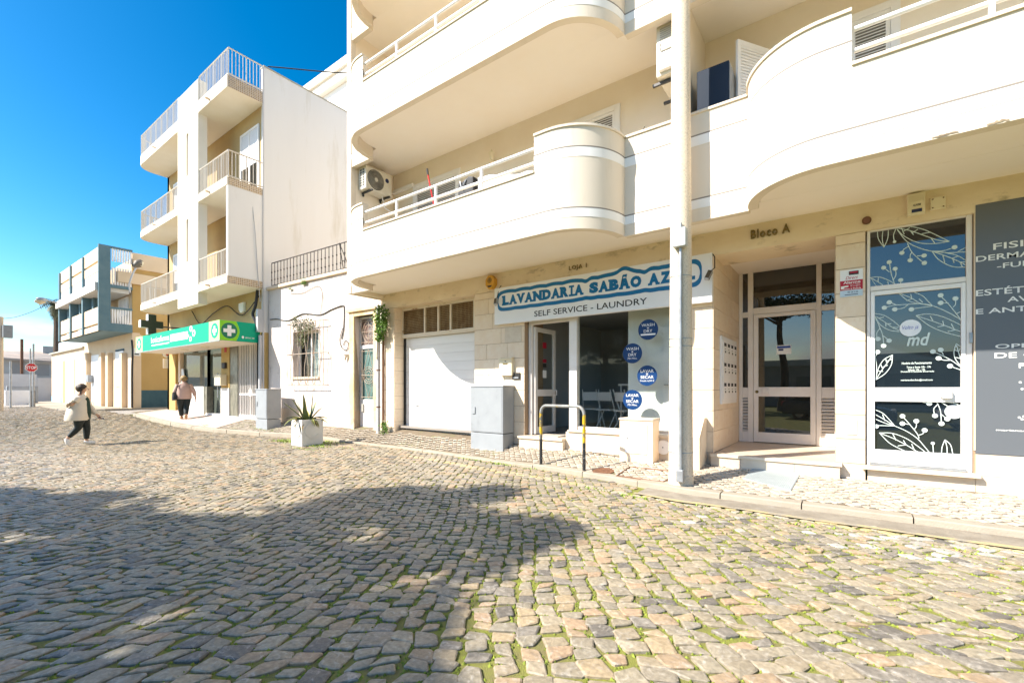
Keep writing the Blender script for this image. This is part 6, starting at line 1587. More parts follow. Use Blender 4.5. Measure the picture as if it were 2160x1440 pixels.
# annex
an = thing('low_annex', 'single storey peach annex with a white doorway beside the ochre building', 'house', (-43, 7.3, .4))
AX0_, AX1_ = X(109, 7.25), BX0-.72
MB().box(AX0_, AX1_, 7.25, 12, .3, 4.05).build('wall', 'pale_peach_wall', an)
MB().box(AX0_-.1, AX1_, 7.1, 12, 4.051, 4.15).build('coping', 'stained_coping', an)
MB().box(AX0_+.2, AX1_, 7.6, 12, 4.151, 4.95).build('upper_parapet', mat('pale_blue_grey', (0.50, 0.55, 0.60), .9), an)
MB().box(X(138, 7.2), X(155, 7.2), 7.2, 7.26, .42, Z(140, 760, 7.2)).build('doorway', 'white_paint', an)
MB().box(X(132, 7.2)-.1, X(137, 7.2), 7.22, 7.26, .42, Z(140, 760, 7.2)).build('door_edge', mat('tan_edge', (0.45, 0.30, 0.17), .9), an)
MB().box(AX0_-.005, X(140, 7.2), 7.235, 7.27, .3, .92).build('dado', mat('pale_teal', (0.30, 0.42, 0.48), .9), an)
# pavement before the ochre building
pv = MB(); E = [(X(196, 4.9), 4.9)]
pv.add([(-28.3, 6.0, .50), (-28.3, 16, .52), (-50, 7.3, .50), (-50, 5.6, .46), (-31, 4.9, .46), (-29, 5.2, .47)], [(0, 1, 2, 3, 4, 5)])
pv.strip([(-28.3, 16, .3), (-28.3, 6.0, .3), (-29, 5.2, .3), (-31, 4.9, .3), (-50, 5.6, .3)], [(-28.3, 16, .52), (-28.3, 6.0, .5), (-29, 5.2, .47), (-31, 4.9, .46), (-50, 5.6, .46)])
pv.build('corner_pavement', 'kerb_concrete', kind='structure')

# ---------------------------------------------------------------- far end of the street
FW = mat('far_white_wall', (0.72, 0.71, 0.70), .9, (0.62, 0.61, 0.60), .8, .5)
XW = -52.0
def wx(px, py): return onx(px, py, XW)
fw_ = thing('boundary_wall', 'long white boundary wall across the far end of the street', 'wall', (XW, 3, .4))
ya, z1 = wx(5, 788); yb_, _ = wx(78, 788); yc, z2 = wx(112, 797)
MB().box(XW-.25, XW, ya-12, yb_, .2, z1).build('tall_section', 'far_white_wall', fw_)
MB().box(XW-.25, XW, yb_+.01, yc+.5, .2, z2).build('low_section', 'far_white_wall', fw_)
rh = thing('derelict_house', 'derelict grey house with collapsed tiled roof behind the white wall', 'house', (-60, 3, .4))
XH = -60.0
b = MB(); y0_, zt_ = onx(-30, 752, XH); y1_, _ = onx(125, 752, XH); b.box(XH-6, XH, y0_, y1_, .3, zt_); b.build('wall', mat('grimy_wall', (0.52, 0.50, 0.46), .9, (0.36, 0.35, 0.33), .5, .5), rh)
b = MB(); b.add([(XH+.4, y0_-.3, zt_), (XH+.4, y1_+.3, zt_-.2), (XH-4, y1_+.3, zt_+.95), (XH-4, y0_-.3, zt_+.75), (XH+.4, y0_-.3, zt_-.18), (XH+.4, y1_+.3, zt_-.38), (XH-4, y1_+.3, zt_+.7), (XH-4, y0_-.3, zt_+.5)], [(0, 1, 2, 3), (4, 5, 1, 0), (7, 6, 5, 4)]); b.build('roof', mat('faded_roof_tile', (0.46, 0.36, 0.29), .9, (0.30, 0.27, 0.24), .8, .5), rh)
for p0, p1, q0, q1 in ((25, 53, 760, 790), (72, 104, 768, 792)):
    ya_, za_ = onx(p0, q1, XH); yb2, zb2_ = onx(p1, q0, XH); MB().box(XH-.05, XH+.02, ya_, yb2, za_, zb2_).build('dark_opening', 'recess_grey', rh)
ya_, za_ = onx(90, 746, XH-3); MB().box(XH-3.5, XH-2.9, ya_, ya_+1.1, za_, za_+.75).build('chimney', 'grimy_wall', rh)
SX = -37.0
def pole(name, label, cat, px, py0, py1, x, r, m='galvanised_steel'):
    y, zt_ = onx(px, py1, x); t = thing(name, label, cat, (x, y, .4)); MB().tube([(x, y, .3), (x, y, zt_)], r, 10).build('post', m, t, smooth=True); return t, y, zt_
t, y, zt_ = pole('stop_sign', 'red octagonal STOP sign on a grey post', 'sign', 64, 845, 735, SX, .035)
y, zc = onx(66, 775, SX+.05); r = .26
MB().prism([(y+r*math.cos(R(22.5+45*i)), zc+r*math.sin(R(22.5+45*i))) for i in range(8)], SX+.04, SX+.06, 'x').build('white_rim', 'paper_white', t)
MB().prism([(y+r*.9*math.cos(R(22.5+45*i)), zc+r*.9*math.sin(R(22.5+45*i))) for i in range(8)], SX+.061, SX+.068, 'x').build('red_face', mat('stop_red', (0.55, 0.015, 0.02), .4), t)
text('STOP', y-.20, y+.20, zc-.085, zc+.085, SX+.069, 'paper_white', t, .03, facing='x')
pole('thin_post', 'tall thin grey post just beside the STOP sign', 'pole', 70.5, 845, 725, SX-1, .045)
pole('thin_post', 'thin grey post in front of the white wall near the utility pole', 'pole', 22.5, 845, 762, SX-1, .045)
pole('leaning_pole', 'dark wooden pole rising behind the derelict house', 'pole', 46, 790, 715, -58, .10, 'rusty_iron')
t, y, zt_ = pole('black_bollard', 'short black bollard by the STOP sign', 'bollard', 70, 845, 824, SX-1.5, .09, 'black_rubber')
up_, y, zt_ = pole('utility_pole', 'tall concrete utility pole with grey boxes at the street end', 'utility pole', 0, 845, 668, -33, .12, 'lamp_post_concrete')
y1_, z1_ = onx(6, 697, -32.9); MB().box(-32.95, -32.6, y1_-.02, y1_+.30, z1_-.35, z1_+.25).build('box', 'grey_cabinet_paint', up_)
wire('overhead_cable', 'long sagging cable from the utility pole to the loggia corner', 'cable', sm([onx_ for onx_ in [(-33, *onx(4, 672, -33)), (-34.5, *onx(35, 668, -34.5)), (-36, *onx(75, 654, -36)), (-38, *onx(120, 631, -38))]]), .012)
for px, py0, py1, x, w_, m, lbl in ((37, 841, 823, -44, 1.1, 'white_paint', 'small white utility cabinet before the far wall'), (48, 840, 814, -46, 1.5, 'grey_cabinet_paint', 'larger grey utility cabinet before the far wall')):
    y, z0_ = onx(px, py0, x); zt_ = onx(px, py1, x)[1]; t = thing('utility_cabinet', lbl, 'cabinet', (x, y, .4), 'far utility cabinets')
    MB().box(x-.4, x, y-w_/2, y+w_/2, .35, zt_).build('body', m, t, bevel=.02); MB().box(x, x+.015, y-w_/2+.06, y+w_/2-.06, .6, zt_-.06).build('cabinet_door', m, t)
# street lamps
t = thing('street_lamp', 'street lamp with flat dark head on an arm from the loggia', 'street lamp', (-38, 5.9, 6.0))
P0 = (-37.6, *onx(122, 639, -37.6)); P1 = (-37.6, *onx(100, 634, -37.6)); P2 = (-37.6, *onx(76, 630, -37.6))
MB().tube([P0, P1], .04, 8).build('arm', 'galvanised_steel', t)
b = MB(); d = Vector(P2)-Vector(P1); b.tube([P1, Vector(P1)+d*.3, Vector(P1)+d*.8, P2], [.06, .13, .13, .05], 10); b.build('head', 'galvanised_steel', t, smooth=True)
c = Vector(P1)+d*.65; b = MB(); b.tube([c+Vector((0, -.22, -.12)), c+Vector((0, 0, -.16)), c+Vector((0, .22, -.10))], [.06, .15, .06], 10); b.build('lamp_bowl', mat('amber_bowl', (0.62, 0.50, 0.30), .3), t, smooth=True)
t = thing('street_lamp', 'street lamp with round head on a curved arm by the ochre side wall', 'street lamp', (-28.6, 7.2, 3))
xl = -28.6; A = [(xl, *onx(p, q, xl)) for p, q in ((274, 617), (273, 600), (279, 580), (287, 565))]
MB().tube(sm(A), .04, 8).build('arm', 'pipe_grey', t, smooth=True)
c = Vector((xl, *onx(292, 556, xl))); b = MB(); b.tube([c+Vector((0, -.18, -.18)), c+Vector((0, 0, 0)), c+Vector((0, .12, .18))], [.10, .20, .08], 12); b.build('head', mat('olive_head', (0.16, 0.14, 0.11), .5), t, smooth=True)
MB().tube([c+Vector((0, .02, -.10)), c+Vector((0, .12, .12))], [.15, .11], 12).build('lens', 'ivory_plastic', t, smooth=True)
# no-parking pole by the pharmacy
t = thing('parking_sign', 'white parking sign with red symbol on a bent post by the pharmacy', 'sign', (-24.6, 6.5, .3))
xq = -24.4; yq = onx(360, 800, xq)[0]
A = [(xq, yq, .3), (xq, yq, Z(360, 752, yq)), (xq, yq-.12, Z(360, 748, yq)), (xq, yq-.3, Z(360, 748, yq))]
MB().tube(A, .035, 8).build('post', 'dark_metal', t, smooth=True)
y1_, z1_ = onx(352, 747, xq); MB().prism([(y1_+.16*math.cos(2*math.pi*i/20), z1_+.16*math.sin(2*math.pi*i/20)) for i in range(20)], xq+.02, xq+.035, 'x').build('roundel', 'paper_white', t)
MB().prism([(y1_-.09, z1_+.06), (y1_+.09, z1_+.06), (y1_, z1_-.09)][::-1], xq+.036, xq+.042, 'x').build('red_symbol', 'stop_red', t)
MB().box(xq+.02, xq+.035, y1_-.15, y1_+.15, z1_-.62, z1_-.2).build('lower_plate', 'paper_white', t)
# ---------------------------------------------------------------- people
SKIN_ = mat('skin', (0.55, 0.33, 0.23), .5); HAIRD = mat('dark_brown_hair', (0.028, 0.018, 0.012), .5, (0.05, 0.03, 0.02), 40, .5, .6, 90); HAIRB = mat('short_blond_hair', (0.40, 0.27, 0.11), .5, (0.20, 0.13, 0.06), 30, .5, .6, 90)
COATC = mat('cream_padded_coat', (0.72, 0.64, 0.54), .75, (0.66, 0.58, 0.48), 6, .5, .6, 16); COATP = mat('dusty_pink_jacket', (0.60, 0.41, 0.34), .8, (0.55, 0.37, 0.31), 8, .5, .3, 25)
LEGG = mat('black_leggings', (0.012, 0.018, 0.018), .6); TOPG = mat('dark_green_top', (0.008, 0.032, 0.022), .7); SHOE = mat('white_trainers', (0.80, 0.77, 0.75), .5); SANDAL = mat('tan_sandals', (0.45, 0.26, 0.14), .6)
def loft(secs, n=16, cap=True):
    """elliptical rings: (x, y, z, radius fore-aft, radius sideways)"""
    V = []; F = []
    for x, y, z, rx, ry in secs:
        for j in range(n):
            a = 2*math.pi*j/n; V.append((x+rx*math.cos(a), y+ry*math.sin(a), z))
    for i in range(len(secs)-1):
        for j in range(n): F.append((i*n+j, i*n+(j+1) % n, (i+1)*n+(j+1) % n, (i+1)*n+j))
    if cap: F += [tuple(range(n))[::-1], tuple(range((len(secs)-1)*n, len(secs)*n))]
    return V, F
def person(label, base, spin, J, cloth, group=None):
    """J: joint positions for one continuous body; cloth: function that adds the clothes"""
    p = thing('person', label, 'person', base)
    names = list(J); idx = {n: i for i, n in enumerate(names)}; jo = [J[n] for n in names]
    E = [('pelvis', 'spine'), ('spine', 'chest'), ('chest', 'neck'), ('neck', 'jaw'), ('jaw', 'head'), ('head', 'crown')]
    for s in 'LR':
        E += [('chest', s+'sh'), (s+'sh', s+'el'), (s+'el', s+'wr'), (s+'wr', s+'pa'), ('pelvis', s+'hip'), (s+'hip', s+'kn'), (s+'kn', s+'an'), (s+'an', s+'ball'), (s+'ball', s+'toe')]
    E = [(idx[a], idx[b]) for a, b in E]
    # fingers: four of unequal length and a thumb leaving the side of the palm
    for s in 'LR':
        w_, pa = Vector(J[s+'wr'][:3]), Vector(J[s+'pa'][:3]); d = (pa-w_).normalized(); up = Vector((0, 1, 0))
        sd = d.cross(up); sd = sd.normalized() if sd.length > .1 else Vector((1, 0, 0)); curl = up*(.012 if s == 'L' else -.012)
        for k, ln in enumerate((.062, .072, .068, .052)):
            o_ = sd*((k-1.5)*.019); a = pa+o_+d*.015; b_ = a+d*ln*.55-curl; c = b_+d*ln*.4-curl*2
            i0 = len(jo); jo += [(*a, .0095), (*b_, .0088), (*c, .0075)]; E += [(idx[s+'pa'], i0), (i0, i0+1), (i0+1, i0+2)]
        a = w_.lerp(pa, .45)+sd*.032; b_ = a+sd*.018+d*.035; i0 = len(jo); jo += [(*a, .0105), (*b_, .009)]; E += [(idx[s+'pa'], i0), (i0, i0+1)]
    skin('body', jo, E, 'skin', p, 2, idx['pelvis'], spin, base)
    M = Matrix.Translation(base) @ Matrix.Rotation(spin, 4, 'Z')
    h = Vector(J['head'][:3]); f = MB(); f.M = M
    fx = J.get('face', (1, 0, 0)); fv = Vector(fx[:3]).normalized(); sv = Vector((0, 0, 1)).cross(fv)
    f.tube([h+fv*.085+Vector((0, 0, .02)), h+fv*.115+Vector((0, 0, -.02)), h+fv*.09+Vector((0, 0, -.03))], [.008, .016, .010], 8); f.build('nose', 'skin', p, smooth=True)
    for s in (-1, 1):
        f = MB(); f.M = M; c = h+sv*(.088*s)+Vector((0, 0, -.005)); f.tube([c+Vector((0, 0, .03)), c+sv*.012*s, c+Vector((0, 0, -.03))], [.008, .015, .008], 8); f.build('ear', 'skin', p, smooth=True)
        f = MB(); f.M = M; c = h+fv*.084+sv*(.034*s)+Vector((0, 0, .012)); f.tube([c-sv*.008, c+sv*.008], .0045, 6); f.build('eye', 'dark_brown_hair', p)
    f = MB(); f.M = M; c = h+fv*.083+Vector((0, 0, -.058)); f.tube([c-sv*.022, c+sv*.022], .006, 6); f.build('mouth', mat('lips', (0.40, 0.14, 0.12), .5), p)
    cloth(p, M, spin, base); return p
def hair(p, M, h, fv, m, back=.03, low=-.09, r=.108):
    """a cap of hair that leaves the face free"""
    b = MB(); b.M = M; V = []; F = []; nu, nv = 18, 9
    fv = Vector(fv).normalized(); sv = Vector((0, 0, 1)).cross(fv); r_ = random.Random(3)
    for i in range(nv+1):
        for j in range(nu):
            a = 2*math.pi*j/nu; front = (1+math.cos(a))/2
            lo = lerp(R(150), R(64), front**1.7); t = lo*i/nv
            rr = r*(1+.06*r_.uniform(-1, 1))*(1+.10*(1-front)*math.sin(t))
            d = fv*(math.cos(a)*math.sin(t)) + sv*(math.sin(a)*math.sin(t)) + Vector((0, 0, math.cos(t)))
            V.append(Vector(h)+Vector((0, 0, .02))-fv*back*.4+d*rr)
    for i in range(nv):
        for j in range(nu): F.append((i*nu+j, (i+1)*nu+j, (i+1)*nu+(j+1) % nu, i*nu+(j+1) % nu))
    b.add(V, F); b.build('hair', m, p, smooth='all')
def shoe(p, M, an, ball, toe, m, name='shoe', hi=.07):
    b = MB(); b.M = M; a, c, t = Vector(an[:3]), Vector(ball[:3]), Vector(toe[:3])
    d = (t-a); d = Vector((d.x, d.y, 0)).normalized(); heel = a - (t-a).normalized()*.055 + Vector((0, 0, -.045))
    b.tube([heel, a+Vector((0, 0, -.035)), c+Vector((0, 0, .005)), t, t+(t-c).normalized()*.03], [.038, .052, .048, .04, .015], 10); b.build(name, m, p, smooth=True)

wx_, wy_ = ong(172, 938, -.04)
wb_ = (wx_, wy_, zroad(wx_, wy_)+.002)
J = dict(pelvis=(-.02, 0, .80, .13), spine=(0, 0, .98, .12), chest=(.02, 0, 1.18, .12), neck=(.0, 0, 1.34, .05), jaw=(.02, 0, 1.40, .060), head=(.03, 0, 1.48, .088), crown=(.02, 0, 1.54, .07),
         Lsh=(.03, .17, 1.25, .05), Lel=(.14, .22, 1.00, .042), Lwr=(.28, .20, .80, .028), Lpa=(.33, .20, .735, .026),
         Rsh=(-.04, -.17, 1.25, .05), Rel=(-.20, -.22, 1.05, .042), Rwr=(-.05, -.13, 1.26, .028), Rpa=(-.02, -.115, 1.34, .026),
         Lhip=(.03, .09, .76, .10), Lkn=(.10, .09, .45, .065), Lan=(.09, .09, .10, .04), Lball=(.19, .09, .045, .032), Ltoe=(.25, .09, .04, .025),
         Rhip=(-.04, -.09, .76, .10), Rkn=(-.06, -.09, .47, .065), Ran=(-.27, -.09, .20, .04), Rball=(-.255, -.09, .07, .032), Rtoe=(-.235, -.09, .035, .025))
face_dir = (1, -.05, -.05)
def cloth1(p, M, spin, base):
    h = (.03, 0, 1.48)
    hair(p, M, h, (1, 0, 0), 'dark_brown_hair', .06, r=.116)
    b = MB(); b.M = M; b.add(*loft([(.05, 0, .66, .125, .15), (.055, 0, .85, .135, .16), (.045, 0, 1.05, .13, .16), (.04, 0, 1.22, .11, .15), (.01, 0, 1.33, .06, .08)])); b.build('dark_top', 'dark_green_top', p, smooth=True)
    b = MB(); b.M = M; b.add(*loft([(-.09, -.01, .66, .235, .245), (-.085, -.01, .70, .25, .255), (-.075, 0, .86, .23, .25), (-.06, 0, 1.02, .205, .24), (-.045, 0, 1.16, .18, .225), (-.03, 0, 1.27, .14, .19), (-.03, 0, 1.33, .10, .12), (-.04, 0, 1.38, .085, .10)], 20)); b.build('coat', 'cream_padded_coat', p, smooth=True)
    for s, nm in (('L', 1), ('R', -1)):
        q = [Vector(J[s+k][:3]) for k in ('sh', 'el', 'wr')]
        b = MB(); b.M = M; b.tube([q[0]+Vector((-.03, 0, .0)), q[0].lerp(q[1], .5), q[1], q[1].lerp(q[2], .5), q[2]], [.09, .088, .084, .072, .055], 12); b.build('sleeve', 'cream_padded_coat', p, smooth=True)
        q = [Vector(J[s+k][:3]) for k in ('hip', 'kn', 'an')]
        b = MB(); b.M = M; b.tube([q[0]+Vector((0, 0, .06)), q[0], q[0].lerp(q[1], .5), q[1], q[1].lerp(q[2], .35), q[1].lerp(q[2], .84)], [.12, .125, .105, .078, .074, .052], 12); b.build('legging', 'black_leggings', p, smooth=True)
        shoe(p, M, J[s+'an'], J[s+'ball'], J[s+'toe'], 'white_trainers')
wm = person('woman in cream padded coat and black leggings crossing the cobbles, phone at ear', wb_, R(78), J, cloth1)
M1 = Matrix.Translation(wb_) @ Matrix.Rotation(R(78), 4, 'Z')
b = MB(); b.M = M1; b.box(-.02, .0, -.135, -.06, 1.34, 1.48); ph1 = b.build('phone', 'black_rubber', bevel=.006); tag(ph1, 'dark mobile phone held to the ear of the woman in the cream coat', 'phone')
b = MB(); b.M = M1; b.box(.34, .44, .19, .21, .66, .69).box(.33, .36, .188, .212, .66, .74); k1 = b.build('key_fob', 'print_navy', bevel=.004); tag(k1, 'small dark keys hanging from the hand of the cream coated woman', 'keys')

wx2 = X(388, 6.55); wb2 = (wx2, 6.55, zpav(wx2, 6.55)+.005)
s2 = .98
J2 = dict(pelvis=(0, 0, .84, .14), spine=(.01, 0, 1.02, .13), chest=(.01, 0, 1.22, .13), neck=(.02, 0, 1.38, .05), jaw=(.03, 0, 1.44, .06), head=(.03, 0, 1.51, .088), crown=(.02, 0, 1.57, .07),
          Lsh=(0, .18, 1.29, .055), Lel=(.04, .27, 1.04, .045), Lwr=(.14, .22, .86, .03), Lpa=(.18, .19, .80, .027),
          Rsh=(0, -.18, 1.29, .055), Rel=(-.06, -.30, 1.04, .045), Rwr=(-.04, -.36, .80, .03), Rpa=(-.03, -.37, .73, .027),
          Lhip=(0, .09, .80, .11), Lkn=(.08, .085, .47, .07), Lan=(.12, .05, .10, .04), Lball=(.21, .05, .05, .03), Ltoe=(.26, .05, .045, .024),
          Rhip=(0, -.09, .80, .11), Rkn=(-.02, -.07, .47, .07), Ran=(-.20, -.03, .17, .04), Rball=(-.19, -.03, .06, .03), Rtoe=(-.17, -.03, .03, .024))
def cloth2(p, M, spin, base):
    hair(p, M, (.03, 0, 1.51), (1, 0, 0), 'short_blond_hair', .03, r=.112)
    b = MB(); b.M = M; b.add(*loft([(0, 0, .76, .20, .245), (0, 0, .82, .205, .25), (0, 0, 1.0, .19, .245), (0, 0, 1.16, .18, .24), (0, 0, 1.28, .14, .215), (.01, 0, 1.36, .08, .11), (.02, 0, 1.40, .062, .075)], 20)); b.build('jacket', 'dusty_pink_jacket', p, smooth=True)
    for s in 'LR':
        q = [Vector(J2[s+k][:3]) for k in ('sh', 'el', 'wr')]
        b = MB(); b.M = M; b.tube([q[0], q[0].lerp(q[1], .5), q[1], q[1].lerp(q[2], .6)], [.088, .08, .07, .058], 12); b.build('sleeve', 'dusty_pink_jacket', p, smooth=True)
        q = [Vector(J2[s+k][:3]) for k in ('hip', 'kn', 'an')]
        b = MB(); b.M = M; b.tube([q[0]+Vector((0, 0, .08)), q[0], q[0].lerp(q[1], .5), q[1], q[1].lerp(q[2], .5), q[1].lerp(q[2], .9)], [.13, .14, .125, .10, .085, .07], 12); b.build('trouser_leg', 'black_leggings', p, smooth=True)
        shoe(p, M, J2[s+'an'], J2[s+'ball'], J2[s+'toe'], 'tan_sandals', 'sandal')
p2_ = person('woman in dusty pink jacket walking away past the pharmacy window', wb2, R(172), J2, cloth2)
M2 = Matrix.Translation(wb2) @ Matrix.Rotation(R(172), 4, 'Z')
bg_ = thing('shoulder_bag', 'black shoulder bag hanging from the shoulder of the pink jacketed woman', 'bag', wb2)
b = MB(); b.M = M2; b.prism([(-.17, .74), (.12, .70), (.15, .78), (.04, 1.0), (-.02, 1.02), (-.14, .86)], .235, .36, 'y'); b.build('sack', 'black_rubber', bg_, bevel=.03)
b = MB(); b.M = M2; b.tube([(-.10, .30, .92), (-.12, .24, 1.15), (-.06, .17, 1.385), (.06, .19, 1.30), (.06, .28, .95)], .014, 6); b.build('strap', 'black_rubber', bg_, smooth=True)

# ---------------------------------------------------------------- planter and plants
pc = ong(637, 942, .05); pl_ = ong(609, 937.5, .05); pr_ = ong(672, 932, .05)
v1 = Vector((pl_[0]-pc[0], pl_[1]-pc[1])); v2 = Vector((pr_[0]-pc[0], pr_[1]-pc[1]))
sd_ = .53
d1 = v1.normalized(); d2 = Vector((-d1.y, d1.x)); 
if d2.dot(v2) < 0: d2 = -d2
d1, d2 = d1*sd_, d2*sd_
zb_ = zroad(*pc)-.01; zt_ = EYE-(886-HOR)*(-SY*pc[0]+CY*pc[1])/FPX
plt = thing('planter', 'square white concrete planter with round reliefs on the kerb', 'planter', (*pc, zb_))
def pq(a, c, z, o=0): return (pc[0]+d1.x*a+d2.x*c, pc[1]+d1.y*a+d2.y*c, z)
b = MB(); w_ = .09
for (a0, a1, c0, c1) in ((0, 1, 0, w_), (0, 1, 1-w_, 1), (0, w_, w_, 1-w_), (1-w_, 1, w_, 1-w_)):
    P = [pq(a0, c0, 0), pq(a1, c0, 0), pq(a1, c1, 0), pq(a0, c1, 0)]; b.prism([(p[0], p[1]) for p in P], zb_, zt_)
b.build('body', mat('white_concrete', (0.72, 0.70, 0.67), .9, (0.62, 0.59, 0.55), 2.5, .5, .2, 40), plt)
P = [pq(w_, w_, 0), pq(1-w_, w_, 0), pq(1-w_, 1-w_, 0), pq(w_, 1-w_, 0)]; MB().prism([(p[0], p[1]) for p in P], zb_+.1, zt_-.05).build('soil', mat('dark_soil', (0.06, 0.045, 0.03), .95), plt)
for f in (0, 1):
    A = []; B = []; k = 26; hz = (zb_+zt_)/2+.06
    for i in range(k+1):
        a = R(30)+R(300)*i/k; o_ = -.022
        for r, L_ in ((.37, A), (.31, B)):
            t = .5+r*math.cos(a); z = hz+r*sd_*.95*math.sin(a)
            L_.append(pq(t, o_, z) if f == 0 else pq(o_, t, z))
    b = MB(); b.strip(A, B); A2 = [pq(.5+.37*math.cos(R(30)+R(300)*i/k), .002, A[i][2]) if f == 0 else pq(.002, .5+.37*math.cos(R(30)+R(300)*i/k), A[i][2]) for i in range(k+1)]; b.strip(A, A2)
    B2 = [pq(.5+.31*math.cos(R(30)+R(300)*i/k), .002, B[i][2]) if f == 0 else pq(.002, .5+.31*math.cos(R(30)+R(300)*i/k), B[i][2]) for i in range(k+1)]; b.strip(B2, B)
    b.build('ring_relief', 'white_concrete', plt)
AG = mat('agave_green', (0.075, 0.115, 0.035), .5, (0.05, 0.085, 0.03), 8, .5); AGY = mat('agave_yellow_margin', (0.42, 0.38, 0.10), .5); AGD = mat('dried_agave', (0.24, 0.16, 0.06), .7)
ag = thing('agave', 'variegated agave with upright pointed leaves in the white planter', 'plant', (*pq(.5, .5, zt_)[:2], zt_))
c0 = Vector(pq(.5, .5, zt_-.06)); ra = random.Random(5)
def blade(ln, az, el, droop, wd, dry=False):
    n = 7; A, B, Cc = [], [], []; d = Vector((math.cos(az), math.sin(az), 0)); s_ = Vector((-math.sin(az), math.cos(az), 0)); p = c0+d*.05; e = el
    for i in range(n+1):
        t = i/n; wv = wd*(math.sin(math.pi*min(1, .25+.75*t))**.7)*(1-t*.15) if i < n else .001
        A.append(p+s_*wv+Vector((0, 0, wv*.35))); B.append(p-s_*wv+Vector((0, 0, wv*.35))); Cc.append(Vector(p))
        p = p + (d*math.cos(e)+Vector((0, 0, math.sin(e))))*ln/n; e -= droop/n
    b = MB(); k = .62
    A1 = [c.lerp(a, k) for a, c in zip(A, Cc)]; B1 = [c.lerp(a, k) for a, c in zip(B, Cc)]
    b.strip(A1, Cc); b.strip(Cc, B1); b.k = 1; b.strip(A, A1); b.strip(B1, B)
    dn = Vector((0, 0, -.012)); b.k = 0; b.strip([q+dn for q in Cc], [q+dn*.2 for q in A]); b.strip([q+dn*.2 for q in B], [q+dn for q in Cc])
    b.build('leaf', ['dried_agave', 'dried_agave'] if dry else ['agave_green', 'agave_yellow_margin'], ag, smooth=True)
CR = math.atan2(SY, CY)
for ln, az, el, dr, wd in [(a_*1.12, b_2, c_, d_, e_*1.5) for a_, b_2, c_, d_, e_ in ((.62, CR+R(160), R(86), .1, .045), (.60, CR+R(20), R(82), .0, .04), (.60, CR+R(178), R(62), .12, .042), (.62, CR+R(185), R(46), .15, .036), (.66, CR+R(4), R(78), -.25, .03), (.58, CR+R(240), R(32), 1.6, .03), (.42, CR+R(30), R(55), .2, .055), (.4, CR+R(120), R(50), .4, .05), (.45, CR+R(280), R(60), .3, .045), (.5, CR+R(60), R(70), .1, .04), (.5, CR+R(200), R(72), .1, .04))]:
    blade(ln, az, el, dr, wd)
for i in range(26):
    blade(ra.uniform(.3, .5), ra.uniform(0, 2*math.pi), ra.uniform(R(15), R(50)), ra.uniform(1.2, 2.3), ra.uniform(.03, .045), i % 3 == 0)

def leaf_cloud(mb, pts, rr, n, size, seed=1, flat=.6):
    g = random.Random(seed)
    for p in pts:
        for _ in range(n):
            q = Vector(p)+Vector((g.gauss(0, rr[0]), g.gauss(0, rr[1]), g.gauss(0, rr[2])))
            a = Vector((g.uniform(-1, 1), g.uniform(-1, 1), g.uniform(-flat, 1))).normalized(); t = a.cross(Vector((g.uniform(-1, 1), g.uniform(-1, 1), g.uniform(-1, 1)))).normalized(); u = a.cross(t)
            s_ = size*g.uniform(.6, 1.3)
            mb.add([q-t*s_, q-u*s_*.45, q+t*s_, q+u*s_*.45], [(0, 1, 2, 3)])
IVY = mat('ivy_green', (0.075, 0.165, 0.02), .5, (0.13, 0.24, 0.03), 9, .5, vary=.35)
iv = thing('ivy_plant', 'green ivy clump growing on the downpipe by the garage pier', 'plant', (px_, 7.5, 2.5))
pts = []
for i in range(46):
    t = i/45; py = lerp(648, 716, t); w_ = 10*math.sin(math.pi*min(1, .2+t*.85)) + 3
    pts.append((lambda q: (q[0], 7.43, q[1]))(on(803+rnd.uniform(-w_, w_)+(2-4*t), py, 7.43)))
b = MB(); leaf_cloud(b, pts, (.04, .05, .04), 22, .038, 4); b.build('foliage', 'ivy_green', iv); 
MB().tube(sm([(px_+.02, 7.44, 2.2), (px_+.06, 7.43, 2.7), (px_, 7.44, 3.1), (px_+.05, 7.45, 3.4)]), .012, 5).build('stem', 'dried_agave', iv)
sh_ = thing('weed_bush', 'small green weed bush at the foot of the garage pier', 'plant', (*on(811, 905, 7.5)[:1], 7.5, .35))
b = MB(); leaf_cloud(b, [(on(811, py, 7.46)[0]+rnd.uniform(-.04, .04), 7.46, on(811, py, 7.46)[1]) for py in range(893, 915, 2)], (.04, .04, .03), 22, .03, 6); b.build('foliage', 'ivy_green', sh_)
for nm, lb, px, py, n, s_ in (('wall_plant', 'green grass tuft growing on the roof edge of the white house', 640, 600, 60, .06), ('wall_plant', 'small dark plant growing at the top of the white wall', 611, 611, 40, .03)):
    x, z = hxz(px, py, -.06); t = thing(nm, lb, 'plant', hp(x, -.06, z)); b = MB(); g = random.Random(8)
    for _ in range(n):
        a = g.uniform(0, 6.28); l = g.uniform(.12, .32)*(1 if s_ > .05 else .45); p0 = Vector(hp(x+g.uniform(-.12, .12)*(1 if s_ > .05 else .5), -.06, z)); d = Vector((math.cos(a)*.5, math.sin(a)*.5, 1)).normalized(); sd2 = d.cross(Vector((.3, 1, .2))).normalized()*.010
        b.add([p0-sd2, p0+sd2, p0+d*l], [(0, 1, 2)])
    b.build('blades', 'ivy_green', t)
VIN = mat('dusty_vine', (0.12, 0.15, 0.06), .7, (0.20, 0.20, 0.10), 9, .5)
t = thing('hanging_plant', 'dusty trailing plant hanging over the barred window', 'plant', hp(*[hxz(640, 690)[0], -.1, hxz(640, 690)[1]]))
